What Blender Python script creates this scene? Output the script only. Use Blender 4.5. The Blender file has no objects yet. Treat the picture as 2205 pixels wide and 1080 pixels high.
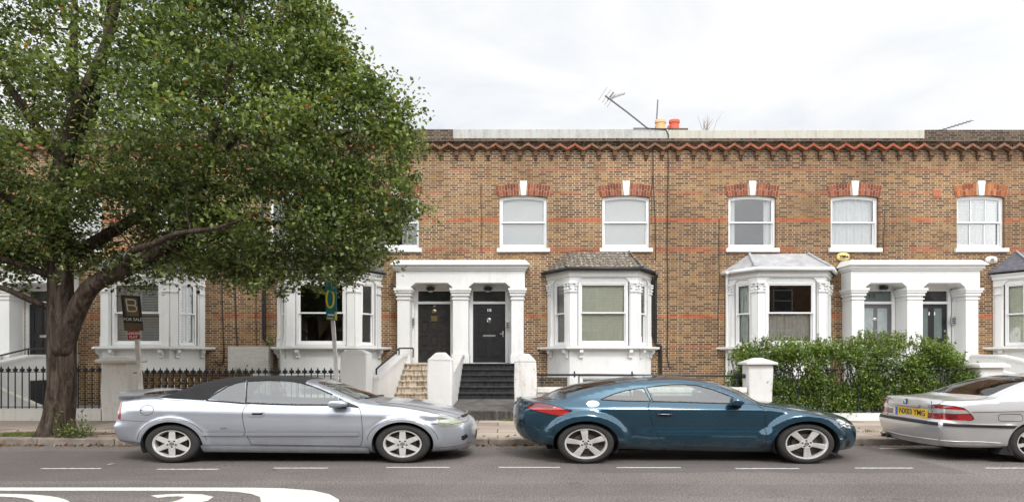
import bpy, math, random
import numpy as np
from mathutils import Vector, Matrix, noise as mnoise
from mathutils.geometry import tessellate_polygon, delaunay_2d_cdt

R = math.radians
rnd = random.Random(7)
SC = bpy.context.scene
COL = SC.collection

# ------------------------------------------------------------------ camera
FPX = 1237.0            # focal length in pixels of the 2205 px wide photograph
HOR = 775.0             # row of the horizon
EYE = 1.6
cam_d = bpy.data.cameras.new('camera')
cam = bpy.data.objects.new('camera', cam_d)
COL.objects.link(cam)
SC.camera = cam
cam.location = (0, 0, EYE)
cam.rotation_euler = (R(90), 0, 0)
cam_d.sensor_width = 36
cam_d.lens = 36 * FPX / 2205
cam_d.shift_y = (HOR - 540) / 2205
cam_d.clip_start = 0.1
cam_d.clip_end = 3000

# ------------------------------------------------------------------ sky, sun, exposure
SUN_EL, SUN_AZ = 50.0, 158.0      # azimuth measured clockwise from +Y
world = bpy.data.worlds.new('World')
SC.world = world
world.use_nodes = True
_nt = world.node_tree
_nt.nodes.clear()
def _wn(t, **k):
    n = _nt.nodes.new(t)
    for a, b in k.items(): setattr(n, a, b)
    return n
w_out = _wn('ShaderNodeOutputWorld')
w_sky = _wn('ShaderNodeTexSky', sky_type='NISHITA', sun_disc=False)
w_sky.sun_elevation = R(SUN_EL); w_sky.sun_rotation = R(SUN_AZ)
w_b1 = _wn('ShaderNodeBackground'); w_b1.inputs[1].default_value = 0.13
_nt.links.new(w_sky.outputs[0], w_b1.inputs[0])
w_tc = _wn('ShaderNodeTexCoord')
w_map = _wn('ShaderNodeMapping'); w_map.inputs['Scale'].default_value = (1.0, 1.0, 2.6)
w_map.inputs['Location'].default_value = (0.4, 0.2, 0.1)
_nt.links.new(w_tc.outputs['Generated'], w_map.inputs[0])
w_n1 = _wn('ShaderNodeTexNoise'); w_n1.inputs['Scale'].default_value = 2.6; w_n1.inputs['Detail'].default_value = 7
w_n1.inputs['Roughness'].default_value = 0.55; w_n1.inputs['Distortion'].default_value = 0.5
_nt.links.new(w_map.outputs[0], w_n1.inputs['Vector'])
w_rc = _wn('ShaderNodeValToRGB')
w_rc.color_ramp.elements[0].position = 0.34; w_rc.color_ramp.elements[0].color = (0.80, 0.84, 0.90, 1)
w_rc.color_ramp.elements[1].position = 0.62; w_rc.color_ramp.elements[1].color = (1.0, 0.995, 0.985, 1)
_nt.links.new(w_n1.outputs[0], w_rc.inputs[0])
w_rm = _wn('ShaderNodeValToRGB')       # how much cloud
w_rm.color_ramp.elements[0].position = 0.24; w_rm.color_ramp.elements[0].color = (0.45,)*3+(1,)
w_rm.color_ramp.elements[1].position = 0.40; w_rm.color_ramp.elements[1].color = (1,)*3+(1,)
_nt.links.new(w_n1.outputs[0], w_rm.inputs[0])
# clouds are brighter on the side of the sun
w_sep = _wn('ShaderNodeSeparateXYZ'); _nt.links.new(w_tc.outputs['Generated'], w_sep.inputs[0])
w_mr = _wn('ShaderNodeMapRange'); w_mr.inputs['From Min'].default_value = 0.75; w_mr.inputs['From Max'].default_value = -0.6
w_mr.inputs['To Min'].default_value = 0.83; w_mr.inputs['To Max'].default_value = 2.5
_nt.links.new(w_sep.outputs[1], w_mr.inputs['Value'])
w_b2 = _wn('ShaderNodeBackground')
_nt.links.new(w_rc.outputs[0], w_b2.inputs[0]); _nt.links.new(w_mr.outputs[0], w_b2.inputs[1])
w_mix = _wn('ShaderNodeMixShader')
_nt.links.new(w_rm.outputs[0], w_mix.inputs[0]); _nt.links.new(w_b1.outputs[0], w_mix.inputs[1]); _nt.links.new(w_b2.outputs[0], w_mix.inputs[2])
_nt.links.new(w_mix.outputs[0], w_out.inputs[0])

sun_d = bpy.data.lights.new('sun', 'SUN')
sun_d.energy = 1.5; sun_d.angle = R(11); sun_d.color = (1.0, 0.965, 0.91)
sun = bpy.data.objects.new('sun', sun_d); COL.objects.link(sun)
_a, _e = R(SUN_AZ), R(SUN_EL)
_dir = Vector((math.sin(_a)*math.cos(_e), math.cos(_a)*math.cos(_e), math.sin(_e)))
sun.rotation_euler = _dir.to_track_quat('Z', 'Y').to_euler()
sun.location = (0, -10, 20)

SC.view_settings.view_transform = 'Standard'
SC.view_settings.look = 'None'
SC.view_settings.gamma = 1
SC.view_settings.use_curve_mapping = False
SC.view_settings.exposure = 0.33
SC.render.engine = 'CYCLES'
SC.cycles.max_bounces = 7
SC.cycles.transparent_max_bounces = 10
SC.cycles.caustics_reflective = False
SC.cycles.caustics_refractive = False
try: SC.cycles.use_denoising = True
except Exception: pass

# ------------------------------------------------------------------ node graph shorthand
class G:
    def __init__(s, name):
        s.mat = bpy.data.materials.new(name); s.mat.use_nodes = True
        s.nt = s.mat.node_tree; s.nt.nodes.clear()
        s.out = s.nt.nodes.new('ShaderNodeOutputMaterial')
        s._pos = None
    def n(s, t, **k):
        x = s.nt.nodes.new(t)
        for a, b in k.items(): setattr(x, a, b)
        return x
    def set(s, sock, v):
        if v is None: return
        if isinstance(v, bpy.types.NodeSocket): s.nt.links.new(v, sock)
        else:
            if sock.type == 'RGBA' and not hasattr(v, '__len__'): v = (v, v, v, 1)
            elif sock.type == 'RGBA' and len(v) == 3: v = tuple(v) + (1,)
            sock.default_value = v
    def m(s, op, a, b=None, c=None):
        x = s.n('ShaderNodeMath', operation=op)
        s.set(x.inputs[0], a); s.set(x.inputs[1], b)
        if c is not None: s.set(x.inputs[2], c)
        return x.outputs[0]
    def pos(s):
        if s._pos is None:
            g = s.n('ShaderNodeNewGeometry'); s._pos = g.outputs['Position']; s._geo = g
            sp = s.n('ShaderNodeSeparateXYZ'); s.set(sp.inputs[0], s._pos); s.X, s.Y, s.Z = sp.outputs
        return s._pos
    def comb(s, x, y, z):
        c = s.n('ShaderNodeCombineXYZ'); s.set(c.inputs[0], x); s.set(c.inputs[1], y); s.set(c.inputs[2], z); return c.outputs[0]
    def mapv(s, vec, scale):
        x = s.n('ShaderNodeVectorMath', operation='MULTIPLY'); s.set(x.inputs[0], vec); x.inputs[1].default_value = scale; return x.outputs[0]
    def noise(s, scale, detail=3, rough=0.5, vec=None, stretch=None, dist=0.0):
        v = vec if vec is not None else s.pos()
        if stretch: v = s.mapv(v, stretch)
        x = s.n('ShaderNodeTexNoise'); s.set(x.inputs['Vector'], v)
        x.inputs['Scale'].default_value = scale; x.inputs['Detail'].default_value = detail; x.inputs['Roughness'].default_value = rough
        x.inputs['Distortion'].default_value = dist
        return x.outputs[0]
    def white(s, vec):
        x = s.n('ShaderNodeTexWhiteNoise', noise_dimensions='3D'); s.set(x.inputs['Vector'], vec); return x.outputs['Value'], x.outputs['Color']
    def ramp(s, fac, stops, interp='LINEAR'):
        x = s.n('ShaderNodeValToRGB'); r = x.color_ramp; r.interpolation = interp
        while len(r.elements) < len(stops): r.elements.new(0.5)
        for e, (p, c) in zip(r.elements, stops):
            e.position = p
            e.color = (c, c, c, 1) if not hasattr(c, '__len__') else tuple(c)[:3] + (1,)
        s.set(x.inputs[0], fac); return x.outputs[0]
    def mix(s, fac, a, b, mode='MIX'):
        x = s.n('ShaderNodeMix', data_type='RGBA', blend_type=mode); s.set(x.inputs[0], fac); s.set(x.inputs[6], a); s.set(x.inputs[7], b); return x.outputs[2]
    def rng(s, v, a, b, c=0.0, d=1.0):
        x = s.n('ShaderNodeMapRange'); s.set(x.inputs[0], v)
        for i, q in zip((1, 2, 3, 4), (a, b, c, d)): x.inputs[i].default_value = q
        return x.outputs[0]
    def bump(s, h, strength=0.3, dist=0.01):
        x = s.n('ShaderNodeBump'); x.inputs['Strength'].default_value = strength; x.inputs['Distance'].default_value = dist
        s.set(x.inputs['Height'], h); return x.outputs[0]
    def bsdf(s, color, rough=0.8, metal=0.0, normal=None, spec=None, coat=None, link=True, **kw):
        b = s.n('ShaderNodeBsdfPrincipled')
        s.set(b.inputs['Base Color'], color); s.set(b.inputs['Roughness'], rough); s.set(b.inputs['Metallic'], metal)
        if normal is not None: s.set(b.inputs['Normal'], normal)
        if spec is not None: s.set(b.inputs['Specular IOR Level'], spec)
        if coat is not None: b.inputs['Coat Weight'].default_value = coat; b.inputs['Coat Roughness'].default_value = 0.03
        for k, v in kw.items(): s.set(b.inputs[k], v)
        if link: s.nt.links.new(b.outputs[0], s.out.inputs[0])
        return b

def simple(name, col, rough=0.6, metal=0.0, var=0.12, nscale=6.0, bump=0.0, bscale=60.0, **kw):
    g = G(name); f = g.noise(nscale, 4, 0.6)
    dark = tuple(c*(1-var) for c in col); lite = tuple(min(1, c*(1+var)) for c in col)
    c = g.ramp(f, [(0.3, dark), (0.7, lite)])
    nrm = g.bump(g.noise(bscale, 4, 0.6), bump, 0.01) if bump else None
    g.bsdf(c, rough, metal, normal=nrm, **kw)
    return g.mat

# ------------------------------------------------------------------ geometry shorthand
def X_(px, d): return (px - 1102.5) * d / FPX
def Z_(py, d): return EYE + (HOR - py) * d / FPX

class Fr:
    """local frame on a wall: u along it, n out of it, z up"""
    def __init__(s, ox, oy, ux=1.0, uy=0.0):
        l = math.hypot(ux, uy); s.o = (ox, oy); s.u = (ux/l, uy/l); s.n = (s.u[1], -s.u[0])
    def p(s, u, n, z): return (s.o[0] + s.u[0]*u + s.n[0]*n, s.o[1] + s.u[1]*u + s.n[1]*n, z)
W0 = Fr(0, 0)      # u = x, n = -y

class MB:
    def __init__(s): s.v = []; s.f = []; s.mi = []; s.cur = 0
    def add(s, verts, faces):
        b = len(s.v); s.v.extend(tuple(v) for v in verts)
        s.f.extend(tuple(b+i for i in f) for f in faces); s.mi.extend([s.cur]*len(faces)); return s
    def hexa(s, p):   # p: 8 points, bottom ring 4 then top ring 4
        return s.add(p, [(0,3,2,1),(4,5,6,7),(0,1,5,4),(1,2,6,5),(2,3,7,6),(3,0,4,7)])
    def box(s, x0, x1, y0, y1, z0, z1, taper=0.0):
        t = taper
        return s.hexa([(x0,y0,z0),(x1,y0,z0),(x1,y1,z0),(x0,y1,z0),(x0+t,y0+t,z1),(x1-t,y0+t,z1),(x1-t,y1-t,z1),(x0+t,y1-t,z1)])
    def fbox(s, F, u0, u1, n0, n1, z0, z1):
        return s.hexa([F.p(u0,n1,z0),F.p(u1,n1,z0),F.p(u1,n0,z0),F.p(u0,n0,z0),F.p(u0,n1,z1),F.p(u1,n1,z1),F.p(u1,n0,z1),F.p(u0,n0,z1)])
    def prism(s, F, poly, n0, n1, holes=()):
        loops = [[Vector((u, z, 0)) for u, z in poly]] + [[Vector((u, z, 0)) for u, z in h] for h in holes]
        tris = tessellate_polygon(loops)
        flat = [(v.x, v.y) for l in loops for v in l]; n = len(flat)
        vs = [F.p(u, n1, z) for u, z in flat] + [F.p(u, n0, z) for u, z in flat]
        fs = []
        for t in tris:
            a, b, c = (flat[i] for i in t)
            ccw = (b[0]-a[0])*(c[1]-a[1]) - (b[1]-a[1])*(c[0]-a[0]) > 0
            t = tuple(t) if ccw else tuple(reversed(t))
            fs.append(t); fs.append(tuple(n+i for i in reversed(t)))
        k = 0
        for li, l in enumerate(loops):
            m = len(l)
            ar = sum(l[i].x*l[(i+1)%m].y - l[(i+1)%m].x*l[i].y for i in range(m))
            flip = (ar > 0) == (li == 0)
            for i in range(m):
                a, b = k+i, k+(i+1)%m
                fs.append((a, n+a, n+b, b) if flip else (a, b, n+b, n+a))
            k += m
        return s.add(vs, fs)
    def tube(s, pts, r, seg=8, cap=True, closed=False):
        pts = [Vector(p) for p in pts]; n = len(pts)
        rr = r if hasattr(r, '__len__') else [r]*n
        rings = []; up = Vector((0.12, 0.31, 0.94)).normalized()
        for i, p in enumerate(pts):
            if closed: t = pts[(i+1)%n] - pts[i-1]
            else: t = pts[min(i+1, n-1)] - pts[max(i-1, 0)]
            t = t.normalized() if t.length > 1e-9 else Vector((0,0,1))
            a = t.cross(up)
            if a.length < 1e-3: a = t.cross(Vector((1,0,0)))
            a.normalize(); b = t.cross(a)
            rings.append([p + (a*math.cos(2*math.pi*k/seg) + b*math.sin(2*math.pi*k/seg))*rr[i] for k in range(seg)])
        vs = [q for r_ in rings for q in r_]; fs = []
        for i in range(n if closed else n-1):
            j = (i+1) % n
            for k in range(seg):
                k2 = (k+1) % seg
                fs.append((i*seg+k, j*seg+k, j*seg+k2, i*seg+k2))
        if cap and not closed:
            fs.append(tuple(range(seg))); fs.append(tuple((n-1)*seg + k for k in reversed(range(seg))))
        return s.add(vs, fs)
    def lathe(s, c, prof, seg=16, sx=1.0, axis='z'):
        """prof: (radius, height)"""
        vs = []; n = len(prof)
        for r, h in prof:
            for k in range(seg):
                a = 2*math.pi*k/seg; ca, sa = math.cos(a)*r, math.sin(a)*r
                if axis == 'z': vs.append((c[0]+ca*sx, c[1]+sa, c[2]+h))
                else: vs.append((c[0]+ca*sx, c[1]-h, c[2]+sa))     # axis towards -y
        fs = []
        for i in range(n-1):
            for k in range(seg):
                k2 = (k+1)%seg
                fs.append((i*seg+k, i*seg+k2, (i+1)*seg+k2, (i+1)*seg+k))
        fs.append(tuple(reversed(range(seg)))); fs.append(tuple((n-1)*seg+k for k in range(seg)))
        return s.add(vs, fs)
    def ball(s, c, r, seg=10, rings=6, sx=1.0):
        prof = [(max(1e-4, r*math.sin(math.pi*i/rings)), -r*math.cos(math.pi*i/rings)) for i in range(rings+1)]
        return s.lathe(c, prof, seg, sx)
    def text(s, F, txt, u, z, size, n, depth=0.004, xs=1.36, align='CENTER', bold=0.0, rot=0.0):
        cu = bpy.data.curves.new('t', 'FONT'); cu.body = txt; cu.size = size; cu.align_x = align; cu.align_y = 'CENTER'
        cu.extrude = depth; cu.offset = bold; cu.resolution_u = 3
        o = bpy.data.objects.new('t', cu); me = o.to_mesh()
        cr, sr = math.cos(rot), math.sin(rot)
        vs = [F.p(u + (v.co.x*cr - v.co.y*sr)*xs, n + v.co.z, z + v.co.x*sr + v.co.y*cr) for v in me.vertices]
        s.add(vs, [tuple(p.vertices) for p in me.polygons])
        o.to_mesh_clear(); bpy.data.objects.remove(o); bpy.data.curves.remove(cu)
        return s
    def build(s, name, mats, parent=None, smooth=False, bevel=0.0, autosmooth=None):
        me = bpy.data.meshes.new(name)
        off = origin_of(parent) if parent is not None else s.origin if hasattr(s, 'origin') else (0, 0, 0)
        vs = [(v[0]-off[0], v[1]-off[1], v[2]-off[2]) for v in s.v]
        me.from_pydata(vs, [], s.f)
        ms = mats if isinstance(mats, (list, tuple)) else [mats]
        for m_ in ms: me.materials.append(m_)
        if len(ms) > 1: me.polygons.foreach_set('material_index', s.mi)
        if smooth: me.polygons.foreach_set('use_smooth', [True]*len(me.polygons))
        if autosmooth is not None:
            me.polygons.foreach_set('use_smooth', [True]*len(me.polygons))
            me.set_sharp_from_angle(angle=R(autosmooth))
        me.update()
        o = bpy.data.objects.new(name, me); COL.objects.link(o)
        if parent is not None: o.parent = parent
        elif hasattr(s, 'origin'): o.location = s.origin
        if bevel:
            b = o.modifiers.new('bevel', 'BEVEL'); b.width = bevel; b.segments = 2; b.limit_method = 'ANGLE'; b.angle_limit = R(40)
        return o

def origin_of(o):
    x = Vector((0, 0, 0))
    while o is not None: x = x + o.location; o = o.parent
    return x

def tag(o, label=None, cat=None, group=None, kind=None):
    if label: o['label'] = label
    if cat: o['category'] = cat
    if group: o['group'] = group
    if kind: o['kind'] = kind
    return o
def thing(name, label, cat, loc, group=None):
    o = bpy.data.objects.new(name, None); COL.objects.link(o); o.location = loc; o.empty_display_size = 0.2
    return tag(o, label, cat, group)
def dup(root, loc, label=None, parent=None):
    kids = [c for c in COL.objects if c.parent is root]
    r = root.copy(); COL.objects.link(r); r.location = loc
    if parent is not None: r.parent = parent
    if label: r['label'] = label
    for k in kids: dup(k, k.location, None, r)
    return r
# ------------------------------------------------------------------ materials
def brick_mat(name, palette, mortar, reds=(), redcols=((0.25,0.075,0.040),(0.40,0.125,0.060)), dark=0.0, grime=None, fat=0.0075):
    g = G(name); g.pos()
    u = g.m('ADD', g.X, g.m('MULTIPLY', g.Y, 1.36))
    wob = g.m('MULTIPLY', g.m('SUBTRACT', g.noise(1.3, 2), 0.5), 0.014)
    z = g.m('DIVIDE', g.m('ADD', g.Z, wob), 0.075)
    row = g.m('FLOOR', z); fz = g.m('FRACT', z)
    p = g.m('ADD', g.m('DIVIDE', u, 0.46), g.m('MULTIPLY', row, 0.5))
    p = g.m('ADD', p, g.m('MULTIPLY', g.m('SINE', g.m('MULTIPLY', row, 12.7)), 0.04))
    fp = g.m('FRACT', p); st = g.m('LESS_THAN', fp, 0.667)
    ex = g.m('MULTIPLY', g.m('MINIMUM', g.m('MINIMUM', fp, g.m('SUBTRACT', 1.0, fp)), g.m('ABSOLUTE', g.m('SUBTRACT', fp, 0.667))), 0.46/1.25)
    ez = g.m('MULTIPLY', g.m('MINIMUM', fz, g.m('SUBTRACT', 1.0, fz)), 0.075)
    e = g.m('ADD', g.m('MINIMUM', ex, ez), g.m('MULTIPLY', g.m('SUBTRACT', g.noise(38, 3), 0.5), 0.006))
    mort = g.rng(e, fat-0.0015, fat+0.003, 1.0, 0.0)
    idv = g.comb(g.m('ADD', g.m('MULTIPLY', g.m('FLOOR', p), 2.0), st), row, 3.3)
    w1, wc = g.white(idv)
    sp = g.n('ShaderNodeSeparateColor'); g.set(sp.inputs[0], wc)
    patch = g.noise(0.55, 3, 0.6)
    fac = g.m('ADD', g.m('MULTIPLY', w1, 0.85), g.m('MULTIPLY', g.m('SUBTRACT', patch, 0.5), 0.9))
    fac = g.m('ADD', fac, 0.07 - dark)
    c = g.ramp(fac, palette)
    c = g.mix(g.m('MULTIPLY', g.noise(55, 3, 0.7), 0.4), c, (0.06, 0.04, 0.028), 'MIX')
    if reds:
        msk = None
        for r0, r1, th in reds:
            a = g.m('MULTIPLY', g.m('GREATER_THAN', row, r0-0.5), g.m('LESS_THAN', row, r1+0.5))
            nz = g.noise(0.5, 3, 0.7, stretch=(1, 1, 0.05))
            q = g.m('LESS_THAN', g.m('ADD', g.m('MULTIPLY', g.m('SUBTRACT', nz, 0.5), 1.6), g.m('MULTIPLY', w1, 0.6)), th)
            a = g.m('MULTIPLY', a, q)
            msk = a if msk is None else g.m('MAXIMUM', msk, a)
        redc = g.mix(sp.outputs[1], redcols[0], redcols[1])
        c = g.mix(msk, c, redc)
        mc = g.mix(g.m('MULTIPLY', msk, 0.6), mortar, redcols[1])
    else: mc = g.mix(0.0, mortar, mortar)
    mc = g.mix(g.rng(g.noise(1.1, 4, 0.6), 0.4, 0.75, 0.0, 0.7), mc, (0.16, 0.12, 0.085))
    c = g.mix(mort, c, mc)
    big = g.noise(0.35, 4, 0.6, stretch=(1, 1, 0.7))
    c = g.mix(1.0, c, g.ramp(big, [(0.25, (0.70, 0.68, 0.66)), (0.7, (1.08, 1.05, 1.0))]), 'MULTIPLY')
    if grime:    # soot and damp running down from the cornice
        zz = g.rng(g.Z, grime[0], grime[1], 0.0, 1.0)
        st2 = g.noise(2.2, 5, 0.7, stretch=(1, 1, 0.25))
        gm = g.m('MULTIPLY', zz, g.rng(st2, 0.35, 0.65, 0.0, grime[2]))
        c = g.mix(gm, c, (0.045, 0.035, 0.03))
    hgt = g.m('ADD', g.m('MULTIPLY', mort, -1.0), g.m('MULTIPLY', g.noise(70, 3), 0.35))
    g.bsdf(c, 0.9, normal=g.bump(hgt, 0.5, 0.01), spec=0.2)
    return g.mat

PAL = [(0.0, (0.090, 0.055, 0.037)), (0.15, (0.130, 0.073, 0.042)), (0.38, (0.190, 0.102, 0.050)), (0.62, (0.262, 0.146, 0.064)), (0.82, (0.345, 0.205, 0.084)), (1.0, (0.27, 0.18, 0.10))]
REDS = [(106, 106, 0.50), (96, 96, 0.38), (83, 84, 0.54), (70, 71, 0.52), (40, 41, 0.50), (27, 27, 0.36)]
M = {}
M['brick'] = brick_mat('stock brick', PAL, (0.57, 0.48, 0.365), REDS, grime=(7.9, 8.9, 0.8))
M['brick_dark'] = brick_mat('weathered brick', PAL, (0.46, 0.375, 0.275), REDS, dark=0.08, grime=(7.7, 8.9, 0.9))
M['brick_soot'] = brick_mat('sooty parapet brick', [(0.0, (0.03, 0.025, 0.02)), (0.5, (0.075, 0.055, 0.045)), (1.0, (0.16, 0.12, 0.09))], (0.22, 0.19, 0.15))
M['brick_yard'] = brick_mat('yard brick', PAL, (0.36, 0.30, 0.22), dark=0.2)

def red_brick(name, a, b, paint=False):
    g = G(name); g.pos()
    w = g.noise(9, 3, 0.7); f = g.noise(60, 3)
    c = g.ramp(w, [(0.3, a), (0.7, b)])
    if paint:
        k = g.m('MULTIPLY', g.rng(g.X, 6.8, 8.5, 0, 1), g.rng(g.X, 13.9, 13.7, 0, 1))
        k = g.m('MAXIMUM', g.m('MULTIPLY', k, 0.85), g.rng(g.noise(0.8, 3), 0.48, 0.62, 0.0, 0.6))
        dull = g.ramp(w, [(0.3, (0.09, 0.05, 0.035)), (0.7, (0.26, 0.14, 0.08))])
        c = g.mix(k, dull, c)
    c = g.mix(g.rng(f, 0.5, 0.75, 0, 0.5), c, (0.08, 0.05, 0.04))
    g.bsdf(c, 0.88, normal=g.bump(f, 0.4, 0.008), spec=0.2)
    return g.mat
M['zigzag'] = red_brick('cornice brick', (0.22, 0.055, 0.03), (0.42, 0.12, 0.06), True)
M['corbel'] = red_brick('corbel brick', (0.05, 0.032, 0.025), (0.17, 0.095, 0.05))
def arch_mat(name, tint):
    """bricks on end fanned about the arch: joints from the mesh's own brick gaps"""
    g = G(name); g.pos(); gi = g._geo.outputs['Random Per Island']
    c = g.ramp(gi, [(0.0, (0.12*tint[0], 0.038, 0.026)), (0.5, (0.22*tint[0], 0.066*tint[1], 0.038)), (1.0, (0.32*tint[0], 0.11*tint[1], 0.062))])
    f = g.noise(45, 3, 0.7); c = g.mix(g.rng(f, 0.45, 0.8, 0, 0.3), c, (0.12, 0.06, 0.045))
    g.bsdf(c, 0.88, spec=0.2); return g.mat
M['arch'] = arch_mat('arch brick', (1, 1)); M['arch_bright'] = arch_mat('bright arch brick', (1.45, 1.6))
M['mortar'] = simple('lime mortar', (0.40, 0.31, 0.22), 0.9, nscale=9, var=0.25)

def stucco(name, base=(0.74, 0.74, 0.725), dirt=0.5, dcol=(0.36, 0.33, 0.28), peel=0.0, lo=0.62):
    g = G(name); g.pos()
    a = g.noise(1.6, 5, 0.65, stretch=(1, 1, 0.45)); b = g.noise(14, 4, 0.7); c3 = g.noise(3.0, 5, 0.75, stretch=(2.2, 2.2, 0.35))
    c = g.ramp(a, [(0.3, tuple(x*0.93 for x in base)), (0.65, base)])
    streak = g.m('MULTIPLY', g.rng(c3, lo-0.04, lo+0.16, 0, dirt), g.rng(b, 0.35, 0.6, 0.2, 1.0))
    c = g.mix(streak, c, dcol)
    # dust lies on what faces up
    nrm = g.n('ShaderNodeSeparateXYZ'); g.set(nrm.inputs[0], g._geo.outputs['Normal'])
    up = g.m('MULTIPLY', g.rng(nrm.outputs[2], 0.5, 0.9, 0, 0.55), g.rng(b, 0.25, 0.6, 0.3, 1))
    c = g.mix(up, c, (0.33, 0.31, 0.27))
    if peel:
        pl = g.noise(5.5, 6, 0.75); c = g.mix(g.rng(pl, 0.60, 0.64, 0, peel), c, (0.42, 0.37, 0.30))
        pd = g.noise(11, 6, 0.8); c = g.mix(g.rng(pd, 0.66, 0.70, 0, peel), c, (0.12, 0.10, 0.08))
    g.bsdf(c, 0.62, normal=g.bump(g.noise(30, 5, 0.65), 0.18, 0.012), spec=0.3)
    return g.mat
M['stucco'] = stucco('white stucco')
M['stucco_clean'] = stucco('fresh white stucco', (0.77, 0.77, 0.76), 0.45, lo=0.585)
M['stucco_old'] = stucco('weathered white stucco', (0.74, 0.735, 0.71), 0.75, (0.30, 0.27, 0.22), peel=0.8, lo=0.54)
M['stucco_grey'] = stucco('grey white stucco', (0.70, 0.70, 0.69), 0.5, peel=0.25, lo=0.56)
M['stucco_cream'] = stucco('cream stucco', (0.74, 0.715, 0.66), 0.5, peel=0.3, lo=0.56)
M['coping'] = stucco('rendered parapet', (0.42, 0.42, 0.40), 0.8, (0.22, 0.21, 0.18), peel=0.55, lo=0.47)
M['coping_cream'] = stucco('cream parapet', (0.44, 0.425, 0.37), 0.8, (0.27, 0.23, 0.17), peel=0.7, lo=0.52)
M['paintwork'] = simple('white gloss paint', (0.76, 0.765, 0.76), 0.35, var=0.02, nscale=3)
M['door_black'] = simple('black door paint', (0.018, 0.018, 0.02), 0.3, var=0.2, nscale=5)
M['door_worn'] = simple('worn black door paint', (0.022, 0.02, 0.02), 0.38, var=0.4, nscale=9, bump=0.15)
M['door_grey'] = simple('grey door paint', (0.105, 0.10, 0.108), 0.5, var=0.06)
M['dark_pvc'] = simple('black painted iron', (0.016, 0.017, 0.019), 0.42, var=0.3, nscale=12)
M['iron'] = simple('black railing iron', (0.014, 0.016, 0.02), 0.5, var=0.3, nscale=14)
M['cable'] = simple('black cable', (0.03, 0.026, 0.024), 0.7)
M['steel'] = simple('brushed steel', (0.55, 0.55, 0.54), 0.3, metal=1.0, var=0.1)
M['grey_plastic'] = simple('grey plastic', (0.16, 0.16, 0.165), 0.5)
M['alarm_yellow'] = simple('faded yellow plastic', (0.72, 0.54, 0.20), 0.5, var=0.1, nscale=12)
M['alarm_cream'] = simple('cream plastic', (0.70, 0.66, 0.55), 0.5, var=0.08, nscale=12)
M['ink'] = simple('dark lettering', (0.03, 0.028, 0.03), 0.6)
M['white_ink'] = simple('white lettering', (0.78, 0.78, 0.76), 0.5, var=0.03)
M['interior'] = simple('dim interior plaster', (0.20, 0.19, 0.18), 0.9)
M['blind'] = simple('white blind', (0.80, 0.80, 0.79), 0.6, var=0.02)
M['blind_cream'] = simple('cream venetian blind', (0.88, 0.88, 0.71), 0.55, var=0.05)
M['curtain'] = simple('white curtain', (0.78, 0.79, 0.79), 0.85, var=0.05)
M['curtain_taupe'] = simple('taupe curtain', (0.62, 0.57, 0.51), 0.9, var=0.12)
M['curtain_sage'] = simple('pale green curtain', (0.55, 0.60, 0.55), 0.9, var=0.12)
M['slate'] = simple('slate roof', (0.10, 0.10, 0.115), 0.55, var=0.35, nscale=8, bump=0.2)
M['lead'] = simple('grey lead roof', (0.34, 0.34, 0.35), 0.55, var=0.25, nscale=3.5, bump=0.25, bscale=25)
M['pot_buff'] = simple('buff chimney pot', (0.58, 0.37, 0.19), 0.8, var=0.12)
M['pot_red'] = simple('red chimney pot', (0.50, 0.10, 0.06), 0.75, var=0.12)
M['aerial'] = simple('aerial metal', (0.14, 0.14, 0.15), 0.5, metal=0.6)
M['brass'] = simple('tarnished brass', (0.35, 0.27, 0.14), 0.35, metal=1.0)

def tile_mat():
    g = G('brown roof tiles'); g.pos()
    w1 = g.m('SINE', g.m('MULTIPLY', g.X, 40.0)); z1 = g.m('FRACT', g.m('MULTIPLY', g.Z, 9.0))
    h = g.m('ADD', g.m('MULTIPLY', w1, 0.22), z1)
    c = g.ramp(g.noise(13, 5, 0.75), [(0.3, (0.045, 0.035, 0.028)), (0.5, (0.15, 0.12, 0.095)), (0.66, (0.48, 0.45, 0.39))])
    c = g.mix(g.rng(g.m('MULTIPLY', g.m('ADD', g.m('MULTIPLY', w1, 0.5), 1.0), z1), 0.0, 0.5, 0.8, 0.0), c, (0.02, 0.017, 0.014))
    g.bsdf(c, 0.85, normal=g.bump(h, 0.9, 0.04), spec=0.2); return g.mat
M['tiles'] = tile_mat()

def glass_mat(name, refl=0.035, tint=(0.965, 0.975, 0.97), rough=0.0, base=None, wav=1, fm=0.8):
    """window glass: seen through, and mirroring the sky and the houses opposite"""
    g = G(name); g.pos()
    tr = g.n('ShaderNodeBsdfTransparent'); g.set(tr.inputs[0], tint)
    gl = g.n('ShaderNodeBsdfGlossy'); gl.inputs['Roughness'].default_value = rough
    if wav: g.set(gl.inputs['Normal'], g.bump(g.noise(0.8, 0), 0.015, 0.02))
    fr = g.n('ShaderNodeFresnel'); fr.inputs[0].default_value = 1.5
    k = g.m('MINIMUM', g.m('ADD', g.m('MULTIPLY', fr.outputs[0], fm), refl), 1.0)
    mx = g.n('ShaderNodeMixShader'); g.set(mx.inputs[0], k)
    g.nt.links.new(tr.outputs[0], mx.inputs[1]); g.nt.links.new(gl.outputs[0], mx.inputs[2]); g.nt.links.new(mx.outputs[0], g.out.inputs[0])
    return g.mat
M['glass'] = glass_mat('window glass')
M['glass_frost'] = simple('frosted glass', (0.27, 0.31, 0.31), 0.25, var=0.1)
M['glass_dark'] = simple('dark fanlight glass', (0.035, 0.037, 0.038), 0.06, var=0.2, spec=0.8)
M['glass_fan'] = simple('etched fanlight glass', (0.12, 0.15, 0.145), 0.15, var=0.1)

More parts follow.
